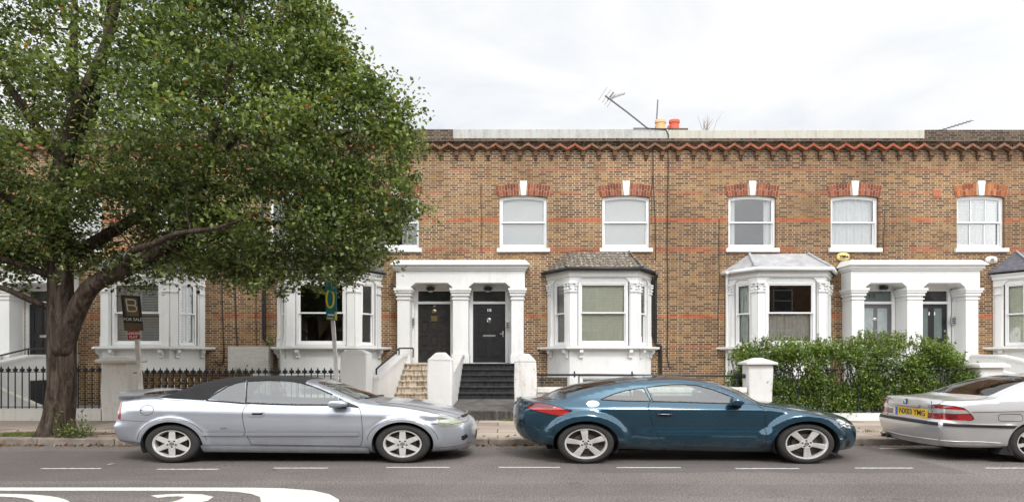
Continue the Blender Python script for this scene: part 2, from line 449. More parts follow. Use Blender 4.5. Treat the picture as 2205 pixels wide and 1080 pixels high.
def steps_mat(name, a, b, dirt):
    g = G(name); g.pos()
    c = g.ramp(g.noise(4, 5, 0.7), [(0.3, a), (0.7, b)])
    st = g.noise(9, 4, 0.75, stretch=(1.4, 1.4, 0.22)); sp = g.n('ShaderNodeSeparateXYZ'); g.set(sp.inputs[0], g._geo.outputs['Normal'])
    face = g.rng(g.m('ABSOLUTE', sp.outputs[1]), 0.5, 0.9)
    c = g.mix(g.m('MULTIPLY', face, g.rng(st, 0.42, 0.58, 0, 0.85)), c, dirt)
    g.bsdf(c, 0.7, normal=g.bump(g.noise(24, 5, 0.7), 0.35, 0.02), spec=0.35); return g.mat
M['step_sand'] = steps_mat('sandy stone steps', (0.47, 0.40, 0.31), (0.62, 0.54, 0.44), (0.13, 0.085, 0.05))
M['step_black'] = steps_mat('black painted steps', (0.022, 0.022, 0.024), (0.052, 0.051, 0.053), (0.012, 0.012, 0.013))
M['landing_black'] = steps_mat('worn black landing', (0.045, 0.043, 0.042), (0.16, 0.145, 0.13), (0.03, 0.028, 0.027))
M['step_white'] = steps_mat('pale stone steps', (0.50, 0.48, 0.44), (0.62, 0.60, 0.56), (0.3, 0.28, 0.24))

def asphalt():
    g = G('asphalt'); g.pos()
    sp = g.noise(85, 2, 0.6); sp2 = g.noise(190, 2, 0.6); big = g.noise(0.5, 5, 0.65); mid = g.noise(3.0, 5, 0.7, stretch=(0.5, 1.6, 1))
    c = g.ramp(g.m('ADD', g.m('MULTIPLY', sp, 0.55), g.m('MULTIPLY', g.noise(38, 2, 0.7), 0.45)), [(0.36, (0.058, 0.047, 0.042)), (0.5, (0.132, 0.119, 0.112)), (0.64, (0.38, 0.335, 0.305))])
    c = g.mix(g.rng(sp2, 0.55, 0.75, 0, 0.45), c, (0.34, 0.29, 0.25))
    # newer, smoother strips laid along the road
    wob = g.m('MULTIPLY', g.m('SUBTRACT', g.noise(1.4, 4), 0.5), 0.35)
    yy = g.m('ADD', g.Y, wob)
    patch = g.m('MULTIPLY', g.rng(yy, 7.62, 7.66, 0, 1), g.rng(g.m('ADD', g.X, wob), 1.2, 1.16, 0, 1))
    patch = g.m('MULTIPLY', patch, g.rng(yy, 10.2, 10.1, 0, 1))
    p2 = g.m('MULTIPLY', g.rng(yy, 8.15, 8.2, 0, 1), g.rng(g.X, 0.95, 1.0, 0, 1))
    p2 = g.m('MULTIPLY', p2, g.rng(g.X, 6.6, 6.5, 0, 1))
    band = g.m('MULTIPLY', g.rng(yy, 7.5, 7.4, 0, 1), g.rng(yy, 6.7, 6.85, 0, 1))
    k = g.m('MAXIMUM', g.m('MULTIPLY', patch, g.rng(g.X, -6.0, -1.0, 0.75, 0.2)), g.m('MULTIPLY', p2, 0.8))
    k = g.m('MAXIMUM', k, g.m('MULTIPLY', band, 0.45))
    c = g.mix(g.m('MULTIPLY', k, 0.8), c, g.ramp(sp, [(0.3, (0.062, 0.056, 0.055)), (0.7, (0.150, 0.133, 0.128))]))
    c = g.mix(1.0, c, g.ramp(big, [(0.3, 0.80), (0.7, 1.12)]), 'MULTIPLY')
    c = g.mix(g.rng(mid, 0.56, 0.72, 0, 0.35), c, (0.055, 0.048, 0.044))
    # hairline cracks
    vo = g.n('ShaderNodeTexVoronoi', feature='DISTANCE_TO_EDGE'); vo.inputs['Scale'].default_value = 0.55
    v2 = g.n('ShaderNodeVectorMath', operation='ADD'); g.set(v2.inputs[0], g.pos())
    nn = g.n('ShaderNodeTexNoise'); nn.inputs['Scale'].default_value = 2.0; nn.inputs['Detail'].default_value = 5; g.set(nn.inputs['Vector'], g.pos())
    g.set(v2.inputs[1], nn.outputs[1]); g.set(vo.inputs['Vector'], v2.outputs[0])
    cr = g.m('MULTIPLY', g.rng(vo.outputs[0], 0.0, 0.006, 1, 0), g.rng(g.noise(0.35, 2), 0.5, 0.6, 0, 0.8))
    c = g.mix(cr, c, (0.02, 0.018, 0.017))
    g.bsdf(c, 0.82, normal=g.bump(g.m('ADD', sp, sp2), 0.55, 0.008), spec=0.3); return g.mat
M['asphalt'] = asphalt()
def paving():
    g = G('paving slabs'); g.pos()
    row = g.m('FLOOR', g.m('DIVIDE', g.Y, 0.62)); fy = g.m('FRACT', g.m('DIVIDE', g.Y, 0.62))
    p = g.m('ADD', g.m('DIVIDE', g.X, 1.15), g.m('MULTIPLY', g.m('SINE', g.m('MULTIPLY', row, 3.1)), 0.37)); fx = g.m('FRACT', p)
    e = g.m('MINIMUM', g.m('MULTIPLY', g.m('MINIMUM', fx, g.m('SUBTRACT', 1.0, fx)), 1.15), g.m('MULTIPLY', g.m('MINIMUM', fy, g.m('SUBTRACT', 1.0, fy)), 0.62))
    w, _ = g.white(g.comb(g.m('FLOOR', p), row, 1.7))
    c = g.ramp(w, [(0.0, (0.235, 0.19, 0.155)), (0.5, (0.33, 0.27, 0.225)), (1.0, (0.42, 0.355, 0.295))])
    c = g.mix(g.rng(g.noise(26, 4, 0.7), 0.4, 0.75, 0, 0.35), c, (0.16, 0.13, 0.105))
    c = g.mix(g.rng(g.noise(1.2, 4, 0.6), 0.4, 0.7, 0, 0.4), c, (0.19, 0.15, 0.12))
    j = g.rng(e, 0.006, 0.014, 1, 0); c = g.mix(j, c, (0.06, 0.05, 0.04))
    g.bsdf(c, 0.85, normal=g.bump(g.m('SUBTRACT', g.noise(40, 3), g.m('MULTIPLY', j, 2)), 0.3, 0.01), spec=0.25); return g.mat
M['paving'] = paving()
M['kerb'] = simple('granite kerb', (0.22, 0.185, 0.155), 0.8, var=0.4, nscale=5, bump=0.4, bscale=50)
M['soil'] = simple('tree pit soil', (0.10, 0.075, 0.05), 0.95, var=0.4, nscale=9, bump=0.6, bscale=40)
M['far_ground'] = simple('far ground', (0.12, 0.11, 0.10), 0.95, nscale=0.5)
M['yard'] = simple('garden paving', (0.30, 0.28, 0.25), 0.9, var=0.3, nscale=4)
def roadpaint():
    g = G('road paint'); g.pos()
    c = g.ramp(g.noise(20, 5, 0.7), [(0.35, (0.50, 0.49, 0.44)), (0.6, (0.68, 0.67, 0.62))])
    c = g.mix(g.rng(g.noise(70, 3, 0.7), 0.58, 0.70, 0, 0.6), c, (0.14, 0.12, 0.11))
    g.bsdf(c, 0.7, normal=g.bump(g.noise(120, 2), 0.3, 0.005)); return g.mat
M['roadpaint'] = roadpaint()

def leaf_mat(name, stops, trans=0.35):
    g = G(name); g.pos(); r = g._geo.outputs['Random Per Island']
    c = g.ramp(r, stops)
    c = g.mix(1.0, c, g.ramp(g.noise(0.9, 2), [(0.3, (0.75, 0.8, 0.75)), (0.7, (1.15, 1.12, 1.0))]), 'MULTIPLY')
    b = g.bsdf(c, 0.36, spec=0.6, link=False)
    t = g.n('ShaderNodeBsdfTranslucent'); g.set(t.inputs[0], g.mix(1.0, c, (1.25, 1.35, 0.6), 'MULTIPLY'))
    mx = g.n('ShaderNodeMixShader'); mx.inputs[0].default_value = trans
    g.nt.links.new(b.outputs[0], mx.inputs[1]); g.nt.links.new(t.outputs[0], mx.inputs[2]); g.nt.links.new(mx.outputs[0], g.out.inputs[0]); return g.mat
M['leaves'] = leaf_mat('tree leaves', [(0.0, (0.055, 0.080, 0.028)), (0.35, (0.108, 0.146, 0.052)), (0.7, (0.19, 0.238, 0.092)), (0.96, (0.33, 0.38, 0.15)), (0.990, (0.32, 0.26, 0.05)), (0.9965, (0.42, 0.11, 0.02)), (1.0, (0.25, 0.06, 0.02))])
M['hedge_leaves'] = leaf_mat('hedge leaves', [(0.0, (0.06, 0.10, 0.020)), (0.4, (0.13, 0.195, 0.042)), (0.8, (0.22, 0.31, 0.075)), (0.97, (0.32, 0.40, 0.13)), (1.0, (0.35, 0.25, 0.10))])
def bark():
    g = G('bark'); g.pos()
    # ridges that run up the stem
    a = g.noise(7, 6, 0.75, stretch=(1.6, 1.6, 0.30), dist=0.8); b = g.noise(40, 4, 0.7)
    c = g.ramp(a, [(0.32, (0.018, 0.013, 0.010)), (0.46, (0.075, 0.055, 0.042)), (0.58, (0.15, 0.115, 0.090)), (0.75, (0.25, 0.20, 0.16))])
    c = g.mix(g.rng(b, 0.45, 0.75, 0, 0.35), c, (0.06, 0.045, 0.035))
    g.bsdf(c, 0.92, normal=g.bump(g.m('ADD', a, g.m('MULTIPLY', b, 0.25)), 1.0, 0.12), spec=0.15); return g.mat
M['bark'] = bark()
# ------------------------------------------------------------------ ground
YF = 19.3            # the brick fronts
YB = 18.4            # fronts of the bays
YP = 18.72           # fronts of the porches
YG = 14.1            # garden walls along the pavement
PZ = 0.12
def sheet(name, x0, x1, y0, y1, z, mat, nx=1):
    b = MB(); b.add([(x0, y0, z), (x1, y0, z), (x1, y1, z), (x0, y1, z)], [(0, 1, 2, 3)])
    return tag(b.build(name, mat), kind='structure')
sheet('ground', -900, 900, -900, 900, -0.05, M['far_ground'])
sheet('road', -90, 90, 1.2, 10.86, 0.0, M['asphalt'])
b = MB(); b.box(-90, 90, 11.03, 14.3, -0.04, PZ); tag(b.build('pavement', M['paving']), kind='structure')
b = MB(); b.box(-90, 90, 14.3, YF + 9, -0.045, 0.10); tag(b.build('garden_paving', M['yard']), kind='structure')
b = MB(); x = -60.0
while x < 60:
    l = 1.25 + rnd.random()*0.3
    dz = rnd.uniform(-0.006, 0.006); dy = rnd.uniform(-0.008, 0.008)
    b.box(x+0.007, x+l-0.007, 10.83+dy, 11.03, -0.03, PZ+0.006+dz)
    x += l
tag(b.build('kerb', M['kerb'], bevel=0.018), kind='structure')
# far side of the road, behind the camera
b = MB(); b.box(-90, 90, -5.6, 1.2, -0.04, 0.12); tag(b.build('near_pavement', M['paving']), kind='structure')

# road paint: bay dashes
dashes = [(88, 217, 1008), (338, 470, 1009.5), (590, 706, 1007), (832, 968, 1005.5), (1074, 1206, 1005.5), (1328, 1466, 1006), (1584, 1721, 1008), (1841, 1966, 1007), (2122, 2250, 1007)]
for a, c, py in dashes:
    d = EYE*FPX/(py - HOR); w = 0.052
    b = MB(); n = 24; vs = []; x0, x1 = X_(a, d), X_(c, d)
    for i in range(n+1):
        xx = x0 + (x1-x0)*i/n; j = 0.006*math.sin(i*1.7+a) + rnd.uniform(-0.004, 0.004)
        vs += [(xx, d-w/2+j, 0.004), (xx, d+w/2+j+rnd.uniform(-0.004, 0.004), 0.004)]
    b.add(vs, [(2*i, 2*i+2, 2*i+3, 2*i+1) for i in range(n)])
    tag(b.build('road_marking', M['roadpaint']), kind='structure')
for a, c, py in ((1895, 1990, 965), (2050, 2110, 966)):
    d = EYE*FPX/(py - HOR)
    b = MB(); b.add([(X_(a, d), d-0.04, 0.004), (X_(c, d), d-0.04, 0.004), (X_(c, d), d+0.04, 0.004), (X_(a, d), d+0.04, 0.004)], [(0, 1, 2, 3)])
    tag(b.build('road_marking', M['roadpaint']), kind='structure')
# speed roundel: an oval ring long along the road, with the tops of two figures
def gpt(px, py):
    d = EYE*FPX/(py-HOR); return (X_(px, d), d)
oc = [(-6.5, 7.225), (-4.2, 7.225), (-3.3, 7.215), (-2.85, 7.18), (-2.45, 7.06), (-2.18, 6.86), (-1.99, 6.6), (-1.90, 6.3), (-1.86, 5.9)]
ic = [(-6.5, 7.045), (-4.4, 7.045), (-3.6, 7.035), (-3.35, 6.99), (-3.12, 6.88), (-2.95, 6.72), (-2.84, 6.5), (-2.78, 6.2), (-2.76, 5.9)]
full_o = oc + [(x, 10.1-y) for x, y in oc[::-1]]; full_i = ic + [(x, 10.1-y) for x, y in ic[::-1]]
full_o += [(-13.0-x, y) for x, y in full_o[::-1]]; full_i += [(-13.0-x, y) for x, y in full_i[::-1]]
vs = []; n = len(full_o)
for p, q in zip(full_o, full_i): vs += [p + (0.004,), q + (0.004,)]
b = MB(); b.add(vs, [(2*i, 2*i+1, 2*((i+1) % n)+1, 2*((i+1) % n)) for i in range(n)])
tag(b.build('road_marking', M['roadpaint']), kind='structure')
def stroke(pts, w0, w1):
    b = MB(); vs = []
    for i, (x, y) in enumerate(pts):
        x2, y2 = pts[min(i+1, len(pts)-1)]; x1, y1 = pts[max(i-1, 0)]
        tx, ty = x2-x1, y2-y1; l = math.hypot(tx, ty) or 1
        wx, wy = -ty/l*w1/2, tx/l*w0/2
        vs += [(x+wx, y+wy, 0.004), (x-wx, y-wy, 0.004)]
    b.add(vs, [(2*i, 2*i+1, 2*i+3, 2*i+2) for i in range(len(pts)-1)])
    tag(b.build('road_marking', M['roadpaint']), kind='structure')
zero = [(-6.07 + 1.12*math.cos(t), 5.95 + 0.86*math.sin(t)) for t in [2*math.pi*i/48 for i in range(49)]]
stroke(zero, 0.14, 0.42)
two = [(-4.20, 6.74), (-4.08, 6.80), (-3.92, 6.82), (-3.76, 6.79), (-3.66, 6.70), (-3.64, 6.55), (-3.72, 6.42), (-3.85, 6.30), (-4.2, 6.1), (-4.5, 5.8), (-4.55, 5.3), (-3.6, 5.3)]
stroke(two, 0.13, 0.36)
# a worn joint and small dropped things
b = MB(); b.add([(X_(236, 8.85), 8.78, 0.006), (X_(250, 8.85), 8.80, 0.02), (X_(247, 8.85), 8.86, 0.014), (X_(235, 8.85), 8.85, 0.006)], [(0, 1, 2, 3)])
tag(b.build('paper_scrap', simple('crumpled paper', (0.7, 0.75, 0.85), 0.6)), 'small crumpled white scrap of paper on the road behind the silver convertible', 'litter')

# ------------------------------------------------------------------ windows
F0 = Fr(0, YF)
def arch_poly(u, hw, z0, z1, rise, n=8):
    p = [(u-hw, z0), (u+hw, z0)]
    if rise <= 0: return p + [(u+hw, z1), (u-hw, z1)]
    for i in range(n+1):
        t = -1 + 2*i/n
        p.append((u - t*hw, z1 + rise*(1 - t*t)))
    return p
def wavy(b, F, u0, u1, n, z0, z1, amp=0.03, per=0.12, ph=0.0):
    k = max(4, int((u1-u0)/0.015)); vs = []
    for i in range(k+1):
        u = u0 + (u1-u0)*i/k
        q = amp*math.sin(2*math.pi*u/per + ph) + amp*0.6*math.sin(2*math.pi*u/(per*2.3) + 1.3*ph)
        vs += [F.p(u, n+q, z0), F.p(u, n+q*0.6, z1)]
    b.add(vs, [(2*i, 2*i+2, 2*i+3, 2*i+1) for i in range(k)])
def sash(parent, F, u, hw, z0, z1, rail, nf=-0.07, rise=0.0, bars=0, style=None, sill=None, fw=0.065, glass='glass', name='window', label=None):
    """a vertically sliding sash window; the frame is the part, the rest its sub-parts"""
    b = MB()
    b.prism(F, arch_poly(u, hw, z0, z1, rise), nf-0.12, nf, [arch_poly(u, hw-fw, z0+fw*0.9, z1-fw*0.9, rise)])
    w = b.build(name, M['paintwork'], parent)
    if label: w['label'] = label
    b = MB(); s = 0.042; iw = hw-fw
    b.prism(F, arch_poly(u, iw, rail-0.02, z1-fw*0.9, rise), nf-0.065, nf-0.02, [arch_poly(u, iw-s, rail+0.025, z1-fw*0.9-s, rise)])
    b.prism(F, arch_poly(u, iw, z0+fw*0.9, rail+0.024, 0), nf-0.11, nf-0.067, [arch_poly(u, iw-s, z0+fw*0.9+s*1.7, rail-0.021, 0)])
    for k in range(bars):
        ub = u - iw + 2*iw*(k+1)/(bars+1)
        b.fbox(F, ub-0.014, ub+0.014, nf-0.06, nf-0.03, rail+0.02, z1-fw*0.9-s+rise*0.9)
        b.fbox(F, ub-0.014, ub+0.014, nf-0.105, nf-0.075, z0+fw+s, rail-0.02)
    for sg in (-1, 1): b.fbox(F, u+sg*(iw+0.012)-0.014, u+sg*(iw+0.012)+0.014, nf-0.005, nf+0.012, rail-0.09, rail-0.01)
    b.build('sash', M['paintwork'], w)
    b = MB()
    b.prism(F, arch_poly(u, iw-s+0.01, rail+0.02, z1-fw*0.9-s+0.01, rise), nf-0.048, nf-0.042)
    b.prism(F, arch_poly(u, iw-s+0.01, z0+fw+s-0.01, rail-0.015, 0), nf-0.092, nf-0.086)
    b.build('pane', M[glass], w)
    zi0, zi1 = z0+fw, z1-fw*0.5+rise*0.8
    if style in ('blind', 'blind_cream', 'blind_grey'):
        b = MB(); zz = zi0; st = 0.052
        while zz < zi1:
            b.fbox(F, u-iw+0.03, u+iw-0.03, nf-0.146, nf-0.130, zz, zz+0.006 if style != 'blind' else zz+0.0508)
            if style != 'blind':   # tilted slats
                b.v[-8:] = [(v[0], v[1], v[2] + (0.044 if i in (2, 3, 6, 7) else 0)) for i, v in enumerate(b.v[-8:])]
            zz += st
        b.fbox(F, u-iw, u+iw, nf-0.18, nf-0.122, zi1-0.02, zi1+0.03)
        for q in (-0.5, 0.0, 0.5): b.fbox(F, u+q*iw-0.006, u+q*iw+0.006, nf-0.122, nf-0.119, zi0, zi1)
        b.build('blind', M['blind_cream' if style == 'blind_cream' else 'blind'], w)
    elif style == 'shutters':
        b = MB()
        for a, c in ((-1, 0), (0, 1)):
            ua, uc = u + a*iw + 0.01, u + c*iw - 0.01
            for za, zc in ((zi0, rail-0.02), (rail+0.02, zi1)):
                b.prism(F, [(ua, za), (uc, za), (uc, zc), (ua, zc)], nf-0.17, nf-0.13, [[(ua+0.07, za+0.07), (uc-0.07, za+0.07), (uc-0.07, zc-0.07), (ua+0.07, zc-0.07)]])
                zz = za+0.09
                while zz < zc-0.10:
                    b.fbox(F, ua+0.07, uc-0.07, nf-0.175, nf-0.13, zz, zz+0.016)
                    b.v[-8:] = [(v[0], v[1], v[2] + (0.062 if i in (2, 3, 6, 7) else 0)) for i, v in enumerate(b.v[-8:])]
                    zz += 0.084
        b.build('shutters', M['blind'], w)
    elif style:
        cm, spans = style[:2]
        b = MB()
        for a, c in spans: wavy(b, F, u+a*iw, u+c*iw, nf-0.17, zi0, zi1 if len(style) < 3 else rail, 0.022, 0.13, u*3)
        b.build('curtain', M[cm], w, smooth=True)
    if sill:
        b = MB(); sh, sw = sill
        b.prism(Fr(*F.p(u-hw-sw, 0, 0)[:2], *F.u), [(0, z0-sh), (2*(hw+sw), z0-sh), (2*(hw+sw), z0-0.02), (0, z0-0.02)], nf-0.1, 0.09)
        b.build('sill', M['stucco_clean'], w, bevel=0.012)
    return w

def flat_arch(parent, u, hw, z1, rise, mat):
    """fan of red bricks over the window and its white keystone"""
    n = 19; za = z1; top = 0.39
    rad = (hw*hw + rise*rise)/(2*rise)*0.9; zc = za + rise - rad
    hwid = hw + 0.06; halves = {-1: MB(), 1: MB()}
    a_in = math.asin(min(1, hwid/rad))
    bb = MB()
    for i in range(n):
        for lay in range(2):
            t0 = -a_in + 2*a_in*i/n; t1 = t0 + 2*a_in/n - 0.0028
            r0 = rad + 0.008 + (0.0 if lay == 0 else top*(0.45 if i % 2 else 0.58)); r1 = rad + (top*(0.45 if i % 2 else 0.58) - 0.01 if lay == 0 else top)
            q = [(u + r0*math.sin(t0), zc + r0*math.cos(t0)), (u + r0*math.sin(t1), zc + r0*math.cos(t1)), (u + r1*math.sin(t1), zc + r1*math.cos(t1)), (u + r1*math.sin(t0), zc + r1*math.cos(t0))]
            if abs((t0+t1)/2) * rad < 0.10: continue
            q.reverse() if (q[1][0]-q[0][0])*(q[2][1]-q[1][1]) - (q[1][1]-q[0][1])*(q[2][0]-q[1][0]) < 0 else None
            halves[-1 if t0+t1 < 0 else 1].prism(F0, q, 0.0, 0.014)
    for h_ in halves.values(): h_.build('window_arch', mat, parent)
    q = [(u + rad*math.sin(t), zc + rad*math.cos(t)) for t in np.linspace(a_in, -a_in, 12)]; q2 = [(u + (rad+top+0.006)*math.sin(t), zc + (rad+top+0.006)*math.cos(t)) for t in np.linspace(-a_in, a_in, 12)]
    b = MB(); b.prism(F0, (q + q2)[::-1], 0.001, 0.007); b.build('arch_mortar', M['mortar'], parent)
    k = 0.035
    bb.prism(F0, [(u-0.075, za+rise-0.01), (u+0.075, za+rise-0.01), (u+0.125, za+rise+0.47), (u-0.125, za+rise+0.47)], -0.05, 0.05)
    bb.build('keystone', M['stucco_clean'], parent, bevel=0.01)

# ------------------------------------------------------------------ bays
def bay(parent, cx, spec):
    hb, hf = 1.74, 1.085
    pts = [(cx-hb, YF), (cx-hf, YB), (cx+hf, YB), (cx+hb, YF)]
    faces = []
    for i in range(3):
        (x0, y0), (x1, y1) = pts[i], pts[i+1]
        faces.append((Fr(x0, y0, x1-x0, y1-y0), math.hypot(x1-x0, y1-y0)))
    st = spec['stucco']
    zt, zs = 4.45, 2.05            # top of frieze, sill ledge
    root = None; b = MB()
    for i, (F, L) in enumerate(faces):
        g0, g1 = (L/2-0.83, L/2+0.83) if i == 1 else (L/2-0.29, L/2+0.33)
        ch = 0.14
        hole = [(g0, zs+0.02), (g1, zs+0.02), (g1, 4.12), (g1-ch*0.9, 4.24), (g0+ch*0.9, 4.24), (g0, 4.12)]
        holes = [hole]
        if i == 1: holes.append([(g0+0.02, 0.35), (g1-0.02, 0.35), (g1-0.02, 1.12), (g0+0.02, 1.12)])
        b.prism(F, [(0, -0.03), (L, -0.03), (L, zt), (0, zt)], -0.16, 0.0, holes)
    root = b.build('bay_window', st, parent)
    # pilasters, plinths and mouldings folded round the corners
    b = MB()
    def ring(n1, z0, z1, ext=0.0, bk=0.0):
        o = n1 + ext
        ps = [(cx-hb-o*0.95-bk, YF), (cx-hf-o*0.42, YB-o), (cx+hf+o*0.42, YB-o), (cx+hb+o*0.95+bk, YF)]
        for i in range(3):
            (x0, y0), (x1, y1) = ps[i], ps[i+1]; (a0, c0), (a1, c1) = pts[i], pts[i+1]
            b.hexa([(x0, y0, z0), (x1, y1, z0), (a1, c1, z0), (a0, c0, z0), (x0, y0, z1), (x1, y1, z1), (a1, c1, z1), (a0, c0, z1)])
    ring(0.045, 4.28, 4.40); ring(0.085, 4.40, 4.462)
    for i, (F, L) in enumerate(faces):
        spans = [(0, L/2-0.86), (L/2+0.86, L)] if i == 1 else [(0.06, L/2-0.33), (L/2+0.37, L)] if i == 0 else [(0, L/2-0.33), (L/2+0.37, L-0.06)]
        for k, (u0, u1) in enumerate(spans):
            if u1-u0 < 0.05: continue
            q = MB(); q.fbox(F, u0, u1, 0.0, 0.035, zs+0.32, 3.78)
            q.fbox(F, u0, u1, 0.0, 0.055, zs, zs+0.32); q.build('pilaster', st, root)
    b.build('frieze_moulding', st, root)
    for i, (F, L) in enumerate(faces):
        spans = [(0, L/2-0.86), (L/2+0.86, L)] if i == 1 else [(0.06, L/2-0.33), (L/2+0.37, L)] if i == 0 else [(0, L/2-0.33), (L/2+0.37, L-0.06)]
        for u0, u1 in spans:
            if u1-u0 < 0.05: continue
            b = MB()
            b.fbox(F, u0-0.02, u1+0.02, 0.0, 0.07, 3.78, 3.82); b.fbox(F, u0, u1, 0.0, 0.05, 3.82, 4.05); b.fbox(F, u0-0.03, u1+0.03, 0.0, 0.10, 4.05, 4.10)
            if spec.get('carved', True):
                w = u1-u0
                for q in np.linspace(0.12, 0.88, max(2, int(w/0.085))):
                    uu = u0 + w*q; pp = F.p(uu, 0.06, 3.90 + 0.02*math.sin(uu*90)); b.ball(pp, 0.038, 7, 5, 1.2)
                    pp = F.p(uu+0.02, 0.075, 4.0); b.ball(pp, 0.030, 6, 4, 1.3)
                for uu, sg in ((u0+0.02, -1), (u1-0.02, 1)):
                    b.tube([F.p(uu + sg*0.045*math.cos(t)*(1-t/9), 0.075, 3.985 + 0.045*math.sin(t)*(1-t/9)) for t in np.linspace(0, 6, 12)], 0.018, 5)
            b.build('capital', st, root, autosmooth=50)
    # sill ledge and brackets
    b = MB()
    def ring2(o, z0, z1, bk):
        ps = [(cx-hb-o*0.95-bk, YF-0.0), (cx-hf-o*0.55, YB-o), (cx+hf+o*0.55, YB-o), (cx+hb+o*0.95+bk, YF-0.0)]
        for i in range(3):
            (x0, y0), (x1, y1) = ps[i], ps[i+1]; (a0, c0), (a1, c1) = pts[i], pts[i+1]
            b.hexa([(x0, y0, z0), (x1, y1, z0), (a1, c1, z0), (a0, c0, z0), (x0, y0, z1), (x1, y1, z1), (a1, c1, z1), (a0, c0, z1)])
    ring2(0.20, zs-0.075, zs-0.01, 0.16); ring2(0.14, zs-0.115, zs-0.077, 0.10)
    b.build('bay_sill', st, root)
    for i, (F, L) in enumerate(faces):
        for u in ((L/2-0.72, L/2+0.86) if i == 1 else (0.22, L-0.12)):
            b = MB(); b.prism(Fr(*F.p(u, 0, 0)[:2], -F.n[0], -F.n[1]), [(0.0, zs-0.40), (0.0, zs-0.118), (-0.17, zs-0.118), (-0.17, zs-0.20), (-0.10, zs-0.27), (-0.07, zs-0.30), (-0.075, zs-0.36)][::-1], -0.055, 0.055)
            b.build('sill_bracket', st, root)
    # windows
    for i, (F, L) in enumerate(faces):
        hw = 0.80 if i == 1 else 0.27; uc = L/2 if i == 1 else L/2 + 0.02
        sash(root, F, uc, hw, zs+0.03, 4.12, 3.12, nf=-0.05, style=spec['win'][i], bars=spec.get('bars', (0, 0, 0))[i], glass='glass', fw=0.08 if i == 1 else 0.045)
        hh = 0.83 if i == 1 else 0.33
        q = MB(); q.fbox(F, uc-hh, uc+hh, -0.17, -0.045 if i == 1 else -0.045, 4.105, 4.27); q.build('head_panel', st, root)
        if i == 1:
            sash(root, F, L/2, 0.76, 0.38, 1.10, 0.72, nf=-0.04, style='blind', glass='glass')
    # roof
    ov = 0.16; ze, zt2 = 4.50, spec.get('rooftop', 5.20)
    e = [(cx-hb-0.18, YF-0.005), (cx-hf-0.13, YB-ov), (cx+hf+0.13, YB-ov), (cx+hb+0.18, YF-0.005)]
    tpt = [(cx-hf+0.10, YF-0.005), (cx+hf-0.10, YF-0.005)]
    b = MB(); n = 10
    def slope(p0, p1, q0, q1, kk=10):
        vs = []
        for j in range(n+1):
            t = j/n; sag = -0.05*math.sin(math.pi*t)
            for i in range(kk+1):
                s_ = i/kk
                a = [p0[k]*(1-s_)+p1[k]*s_ for k in (0, 1)]; c_ = [q0[k]*(1-s_)+q1[k]*s_ for k in (0, 1)]
                jit = 0.014*mnoise.noise(Vector((a[0]*4+j, a[1]*4, t*7))) if spec.get('lumpy') else 0
                vs.append((a[0]*(1-t)+c_[0]*t, min(YF-0.004, a[1]*(1-t)+c_[1]*t), ze+0.05+(zt2-ze)*t+sag*0.4+jit))
        b.add(vs, [(j*(kk+1)+i, j*(kk+1)+i+1, (j+1)*(kk+1)+i+1, (j+1)*(kk+1)+i) for j in range(n) for i in range(kk)])
    slope(e[1], e[2], tpt[0], tpt[1]); slope(e[0], e[1], tpt[0], tpt[0]); slope(e[2], e[3], tpt[1], tpt[1])
    # underside
    b.add([(x, y, ze+0.01) for x, y in e], [(0, 1, 2, 3)]); b.add([(x, y, ze+0.01) for x, y in e] + [(x, y, ze+0.052) for x, y in e], [(0, 4, 5, 1), (1, 5, 6, 2), (2, 6, 7, 3)])
    rf = b.build('bay_roof', M[spec['roof']], root)
    for a, c in ((e[1], tpt[0]), (e[2], tpt[1])):
        b = MB(); b.tube([(a[0], a[1], ze+0.06), ((a[0]+c[0])/2, (a[1]+c[1])/2, (ze+zt2)/2+0.055), (c[0], c[1]-0.02, zt2+0.06)], 0.045 if spec['roof'] != 'slate' else 0.03, 8)
        b.build('hip_ridge', M[spec['roof'] if spec['roof'] != 'slate' else 'lead'], rf)
    b = MB()
    if spec.get('gutter'):
        for i in range(3): b.tube([(e[i][0], e[i][1]-0.03, ze), (e[i+1][0], e[i+1][1]-0.03, ze)], 0.06, 10)
        b.build('gutter', M['dark_pvc' if spec['gutter'] == 'black' else 'paintwork'], root, smooth=True)
    return root

